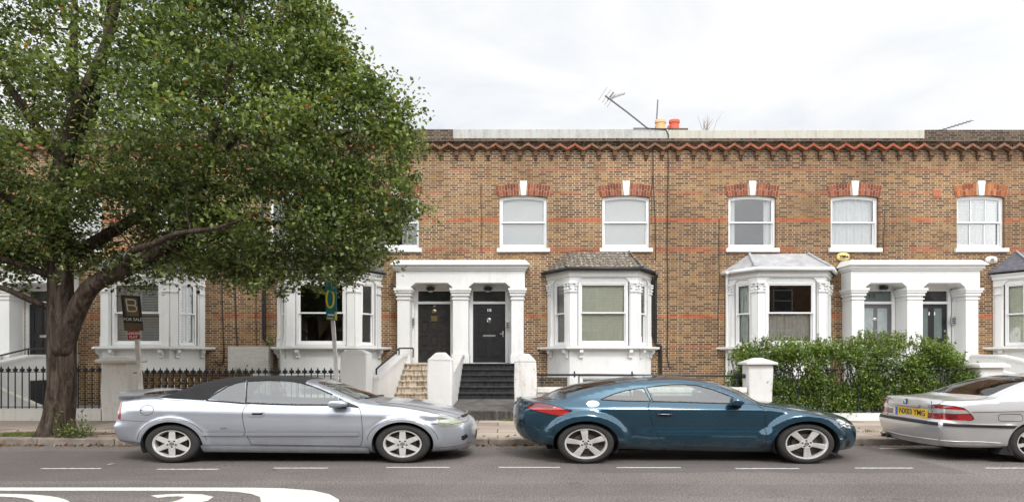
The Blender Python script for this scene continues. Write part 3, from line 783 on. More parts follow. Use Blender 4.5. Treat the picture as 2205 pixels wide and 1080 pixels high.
# ------------------------------------------------------------------ porches (each house has its half)
def porch(parent, xc, m, st, zfl=1.5, dd=0.9):
    F = Fr(0, YP)
    def U(d0, d1): return (xc+m*d0, xc+m*d1) if m > 0 else (xc+m*d1, xc+m*d0)
    def B(b, d0, d1, n0, n1, z0, z1):
        u0, u1 = U(d0, d1); b.fbox(F, u0, u1, n0, n1, z0, z1)
    b = MB(); dp = YP - YF
    # entablature with the chamfered head of the opening
    o0, o1 = 0.27, 1.62; ch = 0.16
    poly = [(0, 3.94), (o0, 3.94), (o0, 3.99), (o0+ch, 4.12), (o1-ch, 4.12), (o1, 3.99), (o1, 3.94), (2.10, 3.94), (2.10, 4.52), (0, 4.52)]
    P = [(xc+m*a, z) for a, z in poly]
    if m < 0: P.reverse()
    b.prism(F, P, dp+0.002, 0.0)
    root = b.build('porch', st, parent, bevel=0.006)
    b = MB(); a0, a1 = U(0.19, 1.68); ud = xc + m*dd
    b.prism(F0, [(a0, zfl), (a1, zfl), (a1, 4.115), (a0, 4.115)], 0.003, 0.03, [[(ud-0.655, zfl+0.001), (ud+0.655, zfl+0.001), (ud+0.655, 3.985), (ud-0.655, 3.985)]])
    b.build('porch_lining', st, root)
    b = MB()
    B(b, 0, 2.14, dp+0.002, 0.05, 4.52, 4.58); B(b, 0, 2.19, dp+0.002, 0.10, 4.58, 4.68); 
    u0, u1 = U(0, 2.26); zt = 4.74
    t0, t1 = U(0, 2.12)
    b.hexa([F.p(u0, 0.20, 4.68), F.p(u1, 0.20, 4.68), F.p(u1, dp+0.002, 4.68), F.p(u0, dp+0.002, 4.68), F.p(t0, 0.02, 4.86), F.p(t1, 0.02, 4.86), F.p(t1, dp+0.002, 4.90), F.p(t0, dp+0.002, 4.90)])
    b.build('cornice', st, root)
    # pilasters
    for d0, d1 in ((0.0, 0.25), (1.66, 2.06)):
        b = MB()
        B(b, d0, d1, dp, -0.02, zfl+0.0, 3.70)
        e = 0.03 if d0 > 0 else 0.0
        B(b, d0-e, d1+0.03, dp+0.001, 0.012, zfl, zfl+0.30)
        B(b, d0-e, d1+0.03, dp+0.001, 0.015, 3.58, 3.62)
        B(b, d0-e*1.5, d1+0.045, dp+0.001, 0.03, 3.70, 3.80); B(b, d0-e*2.5, d1+0.075, dp+0.001, 0.07, 3.80, 3.87); B(b, d0-e*3.5, d1+0.10, dp+0.001, 0.10, 3.87, 3.94)
        b.build('pilaster', st, root)
    return root

def door(parent, xc, m, d, style, number, zfl=1.52):
    u = xc + m*d; yd = YF + 0.06; F = Fr(0, yd)
    hw, z0, z1 = 0.545, zfl, 3.49
    if style == 'grey': dm, cols = M['door_grey'], 2
    elif style == 'worn': dm, cols = M['door_worn'], 3
    else: dm, cols = M['door_black'], 2
    # white frame with fanlight bar
    b = MB(); 
    b.prism(F, [(u-0.66, z0-0.02), (u+0.66, z0-0.02), (u+0.66, 3.99), (u-0.66, 3.99)], -0.10, 0.03,
            [[(u-hw, z0), (u+hw, z0), (u+hw, z1), (u-hw, z1)], [(u-hw, 3.575), (u+hw, 3.575), (u+hw, 3.925), (u-hw, 3.925)]])
    b.build('door_frame', M['paintwork'], parent, bevel=0.006)
    b = MB(); b.fbox(F, u-hw-0.02, u+hw+0.02, -0.06, -0.05, 3.56, 3.94)
    fan = b.build('fanlight', M['glass_fan' if style == 'grey' else 'glass_dark'], parent)
    b = MB(); b.fbox(F, u-hw, u+hw, -0.07, -0.02, z0, z1)
    dr = b.build('door', dm, parent)
    if style != 'glazed':
        b = MB()
    # raised and fielded panels
    b = MB()
    def panel(u0, u1, za, zb):
        w = 0.022
        b.prism(F, [(u0, za), (u1, za), (u1, zb), (u0, zb)], -0.02, -0.004, [[(u0+w, za+w), (u1-w, za+w), (u1-w, zb-w), (u0+w, zb-w)]])
        b.fbox(F, u0+w*2.2, u1-w*2.2, -0.02, -0.008, za+w*2.2, zb-w*2.2)
    H = z1-z0
    if style == 'six':
        for sg in (-1, 1):
            c_ = u + sg*0.235
            panel(c_-0.15, c_+0.15, z0+0.85*H, z0+0.93*H); panel(c_-0.15, c_+0.15, z0+0.50*H, z0+0.79*H); panel(c_-0.15, c_+0.15, z0+0.10*H, z0+0.40*H)
    elif style == 'worn':
        for sg in (-1, 0, 1):
            c_ = u + sg*0.32
            for za, zb in ((0.76, 0.95), (0.52, 0.71), (0.28, 0.47), (0.06, 0.22)):
                if sg == 0 and za > 0.7: continue
                panel(c_-0.125, c_+0.125, z0+za*H, z0+zb*H)
    elif style == 'grey':
        panel(u-0.46, u+0.46, z0+0.36*H, z0+0.44*H); panel(u-0.46, u-0.05, z0+0.06*H, z0+0.32*H); panel(u+0.05, u+0.46, z0+0.06*H, z0+0.32*H)
    elif style == 'glazed':
        panel(u-0.44, u-0.04, z0+0.06*H, z0+0.30*H); panel(u+0.04, u+0.44, z0+0.06*H, z0+0.30*H)
    else:
        for sg in (-1, 1): panel(u+sg*0.25-0.16, u+sg*0.25+0.16, z0+0.5*H, z0+0.93*H); panel(u+sg*0.25-0.16, u+sg*0.25+0.16, z0+0.08*H, z0+0.40*H)
    b.build('door_panels', dm, dr)
    if style in ('grey', 'glazed'):
        b = MB(); zb = 0.50 if style == 'grey' else 0.42
        for sg in (-1, 1): b.prism(F, arch_poly(u+sg*0.235, 0.165 if style == 'grey' else 0.13, z0+zb*H, z0+0.93*H, 0.0), -0.02, -0.012)
        b.build('door_glass', M['glass_frost' if style == 'grey' else 'glass_fan'], dr)
    b = MB()
    if style == 'six':
        b.fbox(F, u-0.21, u+0.21, -0.02, 0.0, z0+0.445*H, z0+0.475*H); b.lathe(F.p(u-0.01, -0.02, z0+0.735*H), [(0.05, 0), (0.055, 0.02), (0.03, 0.035)], 12, 1.3, 'y')
        b.tube([F.p(u-0.01+0.05*math.cos(t), 0.02, z0+0.71*H+0.06*math.sin(t)) for t in np.linspace(0, 6.28, 12)], 0.012, 6)
        b.fbox(F, u+0.44, u+0.49, -0.02, 0.0, z0+0.44*H, z0+0.54*H); b.tube([F.p(u+0.47, 0.0, z0+0.49*H), F.p(u+0.47, 0.05, z0+0.49*H), F.p(u+0.36, 0.05, z0+0.49*H)], 0.016, 8)
    elif style == 'worn':
        b.lathe(F.p(u-0.01, -0.02, z0+0.88*H), [(0.06, 0), (0.065, 0.015), (0.02, 0.03)], 12, 1.3, 'y'); b.fbox(F, u-0.11, u+0.10, -0.02, -0.01, z0+0.70*H, z0+0.80*H)
    elif style == 'glazed':
        b.fbox(F, u-0.22, u+0.20, -0.02, -0.002, z0+0.325*H, z0+0.36*H); b.fbox(F, u+0.44, u+0.49, -0.02, 0.0, z0+0.52*H, z0+0.56*H)
    elif style == 'grey':
        b.lathe(F.p(u-0.01, -0.02, z0+0.74*H), [(0.05, 0), (0.055, 0.02), (0.03, 0.03)], 12, 1.3, 'y')
    else: b.fbox(F, u-0.20, u+0.22, -0.02, -0.002, z0+0.43*H, z0+0.47*H)
    b.build('letterbox_and_knocker', M['brass' if style == 'worn' else 'steel'], dr)
    if number:
        b = MB()
        if style == 'six': b.text(F, number, u, z0+0.895*H, 0.12, 0.0, 0.004, bold=0.004)
        elif style == 'glazed': b.text(F, '1', u-0.07, z0+0.835*H, 0.15, 0.0, 0.004, bold=0.004); b.text(F, '1', u+0.115, z0+0.835*H, 0.15, 0.0, 0.004, bold=0.004)
        elif style == 'worn': b.text(F, number, u, z0+0.965*H, 0.07, 0.0, 0.003)
        elif style == 'grey': b.text(F, number, u-0.10, 3.76, 0.20, -0.045, 0.003, bold=0.003)
        b.build('house_number', M['white_ink'] if style in ('six', 'glazed', 'worn') else M['ink'], dr)
    return dr

def house(name, label, xc, m, xe, uw, bayspec, doorspec, wall='brick', st='stucco', coping='coping', full=True, barsup=0, upstyles=(None, None)):
    xs = xc; x0, x1 = min(xs, xe), max(xs, xe)
    t = thing(name, label, 'house', ((x0+x1)/2, YF, 0), 'terraced houses along the street')
    holes = []
    for ux in uw: holes.append(arch_poly(ux, 0.80, 5.37, 7.07, 0.06))
    bx = xc + m*4.57
    if bayspec.get('x') is not None: bx = bayspec['x']
    holes.append([(bx-1.5, 0.3), (bx+1.5, 0.3), (bx+1.5, 4.2), (bx-1.5, 4.2)])
    ud = xc + m*doorspec['d']
    holes.append([(ud-0.66, 1.50), (ud+0.66, 1.50), (ud+0.66, 3.99), (ud-0.66, 3.99)])
    b = MB(); b.prism(F0, [(x0, -0.04), (x1, -0.04), (x1, 9.0), (x0, 9.0)], -0.32, 0.0, holes)
    b.build('wall', M[wall], t)
    # shell behind: party walls, back, roof, floors, so rooms are dim
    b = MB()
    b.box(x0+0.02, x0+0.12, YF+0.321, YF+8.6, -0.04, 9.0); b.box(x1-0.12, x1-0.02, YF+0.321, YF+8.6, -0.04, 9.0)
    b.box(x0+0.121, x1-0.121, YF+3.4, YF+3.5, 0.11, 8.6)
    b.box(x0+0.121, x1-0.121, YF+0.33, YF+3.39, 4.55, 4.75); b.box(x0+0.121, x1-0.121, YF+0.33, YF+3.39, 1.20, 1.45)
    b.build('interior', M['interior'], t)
    b = MB(); xm = (x0+x1)/2     # butterfly roof behind the parapet
    b.hexa([(x0+0.125, YF+0.33, 8.6), (xm, YF+0.33, 7.9), (xm, YF+8.6, 7.9), (x0+0.125, YF+8.6, 8.6), (x0+0.125, YF+0.33, 8.8), (xm, YF+0.33, 8.1), (xm, YF+8.6, 8.1), (x0+0.125, YF+8.6, 8.8)])
    b.hexa([(xm, YF+0.33, 7.9), (x1-0.125, YF+0.33, 8.6), (x1-0.125, YF+8.6, 8.6), (xm, YF+8.6, 7.9), (xm, YF+0.33, 8.1), (x1-0.125, YF+0.33, 8.8), (x1-0.125, YF+8.6, 8.8), (xm, YF+8.6, 8.1)])
    b.build('roof', M['slate'], t)
    # parapet with coping, dark courses under it
    c0, c1 = doorspec.get('cop', (x0, x1))
    b = MB(); zt = doorspec.get('ztop', 9.32)
    b.box(c0, c1, YF-0.09, YF+0.32, 9.003, zt)
    cp = b.build('parapet_coping', M[coping], t, bevel=0.012)
    b = MB(); b.box(x0, x1, YF-0.13, YF-0.002, 8.90, 9.0); b.box(x0, x1, YF-0.10, YF-0.002, 8.86, 8.898)
    b.build('string_course', M['brick_soot'], t)
    # zigzag cornice with corbels
    b = MB(); bc = MB(); bg = MB(); per = 0.53
    k0 = math.ceil((x0 - 0.02)/per); k = k0
    bg.box(x0, x1, YF-0.045, YF-0.001, 8.80, 8.858)
    while (k+0.0)*per < x1-0.01:
        xm = k*per; zt_, zb = 8.842, 8.60; w = 0.078
        for sg in (-1, 1):
            xa, xb = xm, xm + sg*per/2
            if min(xa, xb) < x0-0.28 or max(xa, xb) > x1+0.28: continue
            jj = rnd.uniform(-0.012, 0.012)
            q = [(xa, zt_+jj), (xb, zb+w+jj), (xb, zb-0.0+jj), (xa, zt_-w-0.015+jj)]
            if sg > 0: q.reverse()
            b.prism(F0, q, 0.0, 0.15+jj); 
            q = [(xa, zt_-w-0.018), (xb, zb-0.002), (xb, zb-0.05), (xa, zt_-w-0.07)]
            if sg > 0: q.reverse()
            bc.prism(F0, q, 0.0, 0.085)
        xt = xm + per/2
        if xt < x1-0.05:
            bc.box(xt-0.065, xt+0.065, YF-0.10, YF-0.002, 8.44, 8.60); bc.box(xt-0.05, xt+0.05, YF-0.06, YF-0.002, 8.36, 8.438); bc.box(xt-0.035, xt+0.035, YF-0.03, YF-0.002, 8.30, 8.358)
        k += 1
    z = b.build('zigzag_cornice', M['zigzag'], t, bevel=0.006)
    bc.build('corbels', M['corbel'], z); bg.build('cornice_bed', M['brick_soot'], z)
    for i, ux in enumerate(uw):
        w = sash(t, F0, ux, 0.80, 5.37, 7.07, 6.24, nf=-0.09, rise=0.06, bars=barsup, style=upstyles[i], sill=(0.15, 0.09), name='upper_window')
        flat_arch(w, ux, 0.80, 7.075, 0.06, M[doorspec.get('arch', 'arch')])
    bay(t, bx, bayspec)
    porch(t, xc, m, M[st], dd=doorspec['d'])
    door(t, xc, m, doorspec['d'], doorspec['style'], doorspec.get('number'))
    return t

SC_ = M['stucco_clean']
B_dark = dict(stucco=M['stucco'], roof='slate', win=(None, None, None), carved=False, x=-6.13)
B_19 = dict(stucco=M['stucco'], roof='slate', win=('shutters', 'shutters', 'shutters'), carved=False, x=-12.05)
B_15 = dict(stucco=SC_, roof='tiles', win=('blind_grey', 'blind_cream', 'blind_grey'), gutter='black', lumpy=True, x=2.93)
B_13 = dict(stucco=M['stucco'], roof='lead', win=(('curtain_sage', [(-1, 0.35)]), ('curtain_taupe', [(-1, -0.2), (-0.2, 1)], 'low'), ('curtain_sage', [(0.2, 1)])), gutter='white', x=8.95, rooftop=5.12)
B_11 = dict(stucco=M['stucco'], roof='slate', win=('blind_cream', ('curtain_sage', [(-1, 1)]), None), x=17.9, carved=False)
h21 = house('terraced_house', 'brick terraced house beyond the left edge, past the tree trunk', -16.65, -1, -24.1, [-18.7, -22.2], dict(B_dark, x=-21.2), dict(d=0.91, style='plain'), coping='brick_soot')
h19 = house('terraced_house', 'brick house with louvred white shutters in its bay behind the big street tree', -16.65, 1, -9.2, [-14.59, -11.14], B_19, dict(d=0.93, style='plain'), coping='brick_soot', upstyles=('blind', ('curtain', [(-1, -0.4), (0.4, 1)])))
h17 = house('terraced_house', 'brick house with dark uncurtained bay, sandy steps and worn panelled door', -1.68, -1, -9.2, [-7.37, -3.92], B_dark, dict(d=0.94, style='worn', number='17', cop=(-9.2, -1.98)), coping='brick_soot', upstyles=(('curtain', [(-1, -0.5), (0.5, 1)]), ('curtain', [(-1, -0.45), (0.25, 1)])))
h15 = house('terraced_house', 'brick house numbered 15 with brown tiled bay roof, black door and black steps', -1.68, 1, 5.22, [0.38, 3.83], B_15, dict(d=0.91, style='six', number='15', cop=(-1.975, 5.22)), st='stucco_clean', upstyles=('blind', 'blind'))
h13 = house('terraced_house', 'brick house numbered 13 with grey lead bay roof and grey front door', 13.15, -1, 5.22, [8.07, 11.51], B_13, dict(d=0.90, style='grey', number='13', cop=(5.223, 13.8), ztop=9.29), wall='brick_dark', coping='coping_cream', upstyles=(('curtain', [(-1, -0.68), (0.68, 1)]), ('curtain', [(-1, 1)])))
h11 = house('terraced_house', 'brick house numbered 11 with sooty brick parapet and three-bar sash windows', 13.15, 1, 20.9, [15.75, 19.2], B_11, dict(d=0.975, style='glazed', number='11', cop=(13.803, 20.9), arch='arch_bright', ztop=9.30), wall='brick_dark', coping='brick_soot', barsup=2, upstyles=('blind_grey', 'blind_grey'))
h9 = house('terraced_house', 'brick terraced house beyond the right edge, past number eleven', 28.26, -1, 20.9, [22.7, 26.2], dict(B_dark, x=23.6), dict(d=0.91, style='plain'), wall='brick_dark')

b = MB(); r_ = random.Random(4)
for i in range(26): b.ball((-6.75 + i*0.05, YB+0.20, 3.06 - 0.05*abs(math.sin(i*0.5)) - (0 if i > 0 else 0.1)), 0.011, 5, 4)
for i in range(16): b.ball((-5.42 + 0.10*math.sin(i*0.9)+0.3, YB+0.40, 3.0 - i*0.05), 0.011, 5, 4)
b.build('string_lights', M['white_ink'], h17)
# ------------------------------------------------------------------ fittings on the fronts (parts of their houses)
def pipe(parent, pts, r, mat, name='downpipe', clips=0):
    b = MB(); b.tube(pts, r, 10)
    if clips:
        p0, p1 = Vector(pts[0]), Vector(pts[-1]); n = clips
        for i in range(n):
            q = p0.lerp(p1, (i+0.5)/n); b.box(q.x-r*1.5, q.x+r*1.5, q.y-r*1.2, YF-0.002, q.z-0.03, q.z+0.03)
    return b.build(name, M[mat], parent, smooth=False, autosmooth=40)
yp = YF - 0.07
pipe(h15, [(4.80, 18.98, 4.46), (4.80, yp, 4.30), (4.81, yp, 2.25), (4.81, yp, 2.14), (4.97, yp, 2.08), (4.98, yp, 0.1)], 0.052, 'dark_pvc', clips=0)
pipe(h15, [(4.70, yp+0.03, 4.46), (4.72, yp+0.04, 2.3)], 0.02, 'dark_pvc', 'waste_pipe')
pipe(h13, [(7.13, 19.0, 4.5), (7.20, yp, 4.40), (7.19, yp, 0.1)], 0.05, 'paintwork')
pipe(h19, [(-10.66, yp, 4.5), (-10.60, yp, 0.1)], 0.065, 'dark_pvc')
pipe(h17, [(-8.32, yp, 8.3), (-8.30, yp, 2.3), (-8.16, yp, 2.2), (-8.14, yp, 0.1)], 0.06, 'dark_pvc')
def cable(parent, pts, r=0.012, mat='cable'):
    b = MB(); b.tube(pts, r, 5); return b.build('cable', M[mat], parent)
cy_ = YF - 0.015
def wire(px0, py0, px1, py1, seed, n=14, w=0.02):
    r_ = random.Random(seed); out = []
    for i in range(n+1):
        t = i/n; out.append((X_(px0+(px1-px0)*t, cy_) + w*math.sin(t*9+seed) * r_.random(), cy_, Z_(py0+(py1-py0)*t, cy_)))
    return out
cable(h15, wire(1438, 322, 1437, 765, 1) + [(X_(1440, cy_), cy_, Z_(788, cy_)), (X_(1445, cy_), cy_, Z_(790, cy_))], 0.017)
cable(h15, wire(1405, 302, 1413, 560, 2), 0.014)
cable(h15, wire(1407, 312, 1402, 480, 5), 0.008)
cable(h15, wire(1036, 395, 1037, 541, 3), 0.009)
cable(h13, wire(1549, 472, 1546, 765, 4), 0.011)
cable(h13, wire(1460, 538, 1459, 830, 6), 0.010, 'mortar')
cable(h13, wire(1905, 455, 1902, 545, 11), 0.009)
cable(h19, wire(477, 600, 482, 765, 7) + [(X_(480, cy_), cy_, Z_(782, cy_)), (X_(472, cy_), cy_, Z_(786, cy_)), (X_(464, cy_), cy_, Z_(776, cy_))], 0.020)
cable(h17, wire(505, 600, 514, 845, 8), 0.022)
cable(h17, wire(551, 640, 553, 850, 9), 0.012, 'corbel')
# cable draped from the aerial over the parapet
b = MB(); b.tube([(X_(1365, 19.1), 19.19, 9.335), (X_(1400, 19.1), 19.19, 9.335), (X_(1436, 19.1), 19.2, 9.30), (X_(1441, 19.1), 19.19, 9.12), (X_(1440, 19.1), 19.18, 8.95)], 0.018, 6)
b.build('cable', M['cable'], h15)
b = MB(); b.box(X_(2009, YF), X_(2027, YF), YF-0.025, YF-0.001, Z_(424, YF), Z_(408, YF))
for i in range(5): b.box(X_(2010, YF)+0.02, X_(2026, YF)-0.02, YF-0.035, YF-0.026, Z_(422, YF)+i*0.045, Z_(422, YF)+i*0.045+0.02)
b.build('air_vent', simple('terracotta vent', (0.45, 0.16, 0.08), 0.8), h11)

def lantern(parent, x, z):
    y = YF + 0.0
    b = MB(); b.box(x-0.10, x+0.10, y-0.03, y+0.02, z+0.02, z+0.09); b.lathe((x, y-0.10, z-0.05), [(0.04, 0), (0.10, 0.03), (0.115, 0.08), (0.09, 0.12), (0.03, 0.14)], 10, 1.3)
    b.box(x-0.02, x+0.02, y-0.10, y, z+0.05, z+0.08)
    o = b.build('porch_light', M['dark_pvc'], parent)
    b = MB(); b.lathe((x, y-0.10, z-0.11), [(0.03, 0), (0.07, 0.02), (0.085, 0.06)], 10, 1.3); b.build('light_globe', M['glass_frost'], o)
lantern(h15, X_(1051, YF), 3.97); lantern(h17, X_(928, YF), 3.97); lantern(h13, X_(1899, YF), 4.0)
def intercom(parent, x, y, z, w=0.07, h=0.28):
    b = MB(); b.box(x-w, x+w, y-0.04, y, z-h/2, z+h/2); o = b.build('intercom', M['steel'], parent, bevel=0.008)
    b = MB()
    for i in range(3): b.box(x-w*0.5, x+w*0.5, y-0.048, y-0.041, z-h*0.35+i*h*0.25, z-h*0.35+i*h*0.25+0.03)
    b.build('intercom_button', M['dark_pvc'], o)
intercom(h15, X_(1093, 19.2), 19.2, Z_(699, 19.2), 0.05, 0.24)
intercom(h17, X_(890, 19.2), 19.2, Z_(692, 19.2), 0.045, 0.26)
intercom(h11, X_(2052, 19.2), 19.2, Z_(690, 19.2), 0.09, 0.26)

def alarm(px, py, w, h, mat, label, txt):
    d = YF - 0.08; x, z = X_(px, d), Z_(py, d); W, H = w*d/FPX/2, h*d/FPX/2
    t = thing('alarm_box', label, 'alarm box', (x, YF, z))
    b = MB(); n = 28
    def ov(k, y): return [(x + W*k*math.copysign(abs(math.cos(a))**0.8, math.cos(a)), y, z + H*k*math.copysign(abs(math.sin(a))**0.8, math.sin(a))) for a in [2*math.pi*i/n for i in range(n)]]
    r = [ov(1, YF-0.002), ov(1, YF-0.05), ov(0.9, YF-0.075), ov(0.3, YF-0.085)]
    vs = [p for q in r for p in q]; fs = [(i*n+k, (i+1)*n+k, (i+1)*n+(k+1) % n, i*n+(k+1) % n) for i in range(3) for k in range(n)] + [tuple(3*n+k for k in range(n))]
    b.add(vs, fs); b.build('case', M[mat], t, smooth=True)
    if txt:
        b = MB(); b.text(Fr(0, YF-0.086), txt, x, z, 0.13, 0.0, 0.003, bold=0.004); b.build('lettering', M['ink'], t)
    else:
        b = MB(); b.lathe((x, YF-0.084, z), [(0.05, 0), (0.05, 0.006), (0.01, 0.008)], 12, 1.4, 'y'); b.build('lamp_cover', M['grey_plastic'], t)
alarm(1817, 552, 27, 18, 'alarm_yellow', 'faded yellow oval burglar alarm box between lead bay roof and porch', 'Yale')
alarm(2137, 559, 25, 16, 'alarm_cream', 'plain cream oval alarm box beside the right end of the double porch', None)

# ------------------------------------------------------------------ chimneys, aerials behind the parapet
CY = 23.0
t = thing('chimney_stack', 'party wall chimney with one buff and one red pot above the parapet', 'chimney', (X_(1436, CY), CY, 8.0))
b = MB(); b.box(X_(1398, CY), X_(1475, CY), CY-0.4, CY+2.2, 6.9, 10.72); b.build('stack', M['brick_soot'], t)
def pot(px, d, r, top, mat, lab=None):
    x = X_(px, d); b = MB(); b.lathe((x, d, 10.7), [(r*1.02, 0), (r*0.98, top-10.7-0.14), (r*1.12, top-10.7-0.12), (r*1.15, top-10.7-0.03), (r*1.05, top-10.7), (r*0.8, top-10.7), (r*0.75, 0.1)], 20, 1.36)
    o = b.build('chimney_pot', M[mat], t, autosmooth=35)
    if lab: o['label'] = lab
pot(1422, CY, 0.145, Z_(259, CY), 'pot_buff', 'buff clay pot'); pot(1452, CY, 0.14, Z_(259, CY), 'pot_red', 'red clay pot')
pot(1418, CY+1.0, 0.10, Z_(271, CY+1), 'pot_red'); pot(1445, CY+1.0, 0.10, Z_(271, CY+1), 'pot_red')

AD = 22.0
def A(px, py, d=AD): return (X_(px, d), d, Z_(py, d))
t = thing('tv_aerial', 'television aerial on a long pole leaning left over the parapet', 'aerial', A(1403, 283))
b = MB(); b.tube([A(1420, 298), A(1403, 283), A(1350, 241), A(1303, 206)], 0.030, 8); b.build('pole', M['aerial'], t)
b = MB(); b.tube([A(1307, 214), A(1346, 202)], 0.010, 6)
for i in range(9):
    q = i/8; x0, z0 = 1311+q*33, 212-q*10; l = 0.13-0.05*q
    p = A(x0, z0); b.tube([(p[0], p[1]-l*2, p[2]-0.02), (p[0], p[1]+l*2, p[2]+0.02)], 0.008, 5); b.tube([(p[0]-0.02, p[1], p[2]-l*0.5), (p[0]+0.02, p[1], p[2]+l*0.5)], 0.006, 5)
b.build('boom', M['aerial'], t)
b = MB()
for px, py in ((1306, 207), (1311, 212), (1316, 217), (1298, 202)):
    for dd in (-1, 1):
        b.tube([A(px, py), A(px+dd*9, py-dd*14)], 0.008, 5)
b.tube([A(1314, 208), A(1321, 199)], 0.03, 6); b.build('reflector', M['aerial'], t)
t = thing('aerial_mast', 'bare vertical mast standing behind the buff chimney pot', 'mast', A(1413, 275, CY+0.4))
b = MB(); b.tube([A(1413, 275, CY+0.4), A(1416.5, 215, CY+0.4)], 0.028, 8); b.build('pole', M['aerial'], t)
b = MB(); b.tube([A(1414, 262, CY+0.4), A(1414.5, 258, CY+0.4)], 0.045, 8); b.build('clamp', M['aerial'], t)
t = thing('tv_aerial', 'low television aerial tilted up to the right above the sooty parapet', 'aerial', A(2016, 284))
b = MB(); b.tube([A(2012, 285), A(2091, 260)], 0.011, 6); b.build('boom', M['aerial'], t)
b = MB()
for i in range(9):
    q = A(2022+i*8.4, 281.5-i*2.6); b.tube([(q[0]-0.02, q[1]-0.18, q[2]-0.06), (q[0]+0.02, q[1]+0.18, q[2]+0.06)], 0.012, 5); b.tube([(q[0]-0.01, q[1], q[2]-0.06), (q[0]+0.015, q[1], q[2]+0.06)], 0.008, 5)
b.build('elements', M['aerial'], t)
b = MB(); b.tube([A(2030, 290), A(2030, 279)], 0.02, 6); b.build('pole', M['aerial'], t)
# bare twigs of something growing on the roofs behind
t = thing('bare_treetop', 'thin leafless twigs rising behind the cream parapet', 'treetop', A(1520, 284, 27))
b = MB(); r_ = random.Random(3)
for i in range(17):
    x0 = 1519 + r_.uniform(-7, 7); sp = r_.uniform(-1, 1); h = r_.uniform(14, 36)
    p = [A(x0, 288, 27), A(x0+sp*8, 282-h*0.4, 27), A(x0+sp*17+2, 282-h, 27)]
    b.tube(p, [0.016, 0.010, 0.004], 4)
p = [A(1535, 285, 27), A(1543, 262, 27), A(1557, 240, 27)]; b.tube(p, [0.014, 0.010, 0.004], 4)
b.build('twigs', simple('pale twigs', (0.22, 0.19, 0.18), 0.9), t)

# ------------------------------------------------------------------ steps
def steps(name, label, x0, x1, mat, cheeks, landing=None, rails=(), zt=1.5):
    t = thing(name, label, 'steps', ((x0+x1)/2, 16.5, PZ), 'steps up to the front doors')
    b = MB(); 
    # one flight: treads with a small nosing
    zs = [zt - 0.17*i for i in range(7)]; ys = [18.32 - 0.30*i for i in range(7)]
    b.box(x0, x1, ys[0], YF-0.0+0.06, 0.1, zs[0])
    for i in range(1, 6):
        j = 0.006*math.sin(i*5+x0)
        b.box(x0+j, x1-j, ys[i], ys[i-1]+0.0, 0.1, zs[i]); 
    for i in range(0, 6):
        b.box(x0-0.0, x1+0.0, ys[i]-0.035, ys[i]-0.001, zs[i]-0.05, zs[i]+0.003)
    b.build('flight', mat, t, bevel=0.012)
    b = MB(); zl0, zl1 = 0.47, 0.36
    b.hexa([(x0, 14.16, 0.1), (x1, 14.16, 0.1), (x1, 16.82, 0.1), (x0, 16.82, 0.1), (x0, 14.16, zl1), (x1, 14.16, zl1), (x1, 16.82, zl0), (x0, 16.82, zl0)])
    b.build('landing', landing or mat, t, bevel=0.02)
    for cx0, cx1, cm, flat in cheeks:
        b = MB(); yb = YP+0.01
        for a, c_, up in ((cx0, cx1, 0.0), (cx0-0.045, cx1+0.045, 1)):
            prof = [(14.75, 0.1), (14.75, 1.12), (18.0-flat, 1.70), (yb, 1.72), (yb, 0.1)] if not up else [(14.72, 1.12), (18.0-flat, 1.70), (yb, 1.72), (yb, 1.79), (18.0-flat, 1.77), (14.72, 1.19)]
            vs = [(a, y, z+0.001*up) for y, z in prof] + [(c_, y, z+0.001*up) for y, z in prof]; n = len(prof)
            tri = tessellate_polygon([[Vector((y, z, 0)) for y, z in prof]])
            fs = []
            for q in tri:
                fs.append(tuple(q)); fs.append(tuple(n+i for i in reversed(q)))
            fs += [(i, (i+1) % n, n+(i+1) % n, n+i) for i in range(n)]
            b.add(vs, fs)
        o = b.build('cheek_wall', cm, t)
        bm_fix(o)
    for pts in rails:
        b = MB(); b.tube(pts, 0.026, 8)
        for p in (pts[0], pts[-1], pts[len(pts)//2]): b.tube([p, (p[0], p[1], p[2]-0.30)], 0.022, 8)
        b.build('handrail', M['iron'], t)
    return t
def bm_fix(o):
    import bmesh
    bm = bmesh.new(); bm.from_mesh(o.data); bmesh.ops.recalc_face_normals(bm, faces=bm.faces); bm.to_mesh(o.data); bm.free()
steps('front_steps', 'sandy stone steps stained dark on the risers, up to the worn door', -3.42, -1.76, M['step_sand'], [(-3.62, -3.44, M['stucco_clean'], 0.0), (-1.74, -1.58, M['stucco_old'], 0.0)],
      rails=[[(-3.53, 14.95, 1.36), (-3.53, 15.0, 1.38), (-3.53, 17.95, 1.97), (-3.53, 18.55, 1.99), (-3.20, 18.6, 1.99)]])
steps('front_steps', 'black painted steps between two white pillars, up to the door numbered 15', -1.56, 0.10, M['step_black'], [], M['landing_black'])
steps('front_steps', 'pale steps behind the hedge, up to the grey front door', 11.50, 13.06, M['step_white'], [(11.30, 11.48, M['stucco'], 0.0)], rails=[[(11.39, 15.0, 1.40), (11.39, 17.95, 1.98), (11.39, 18.5, 2.0)]])
steps('front_steps', 'pale steps with white sloping side walls at the right edge, below the door numbered 11', 13.24, 14.93, M['step_white'], [(13.08, 13.22, M['stucco'], 0.0), (14.95, 15.16, M['stucco'], 0.3)])
steps('front_steps', 'pale steps with a white side wall behind the left end railings', -16.5, -14.95, M['step_white'], [(-14.93, -14.72, M['stucco'], 0.35)], rails=[[(-14.82, 15.2, 1.42), (-14.82, 17.6, 1.95), (-14.82, 18.4, 1.98)]])
steps('front_steps', 'pale steps beyond the left edge', -18.5, -16.8, M['step_white'], [(-16.78, -16.62, M['stucco'], 0.0)])
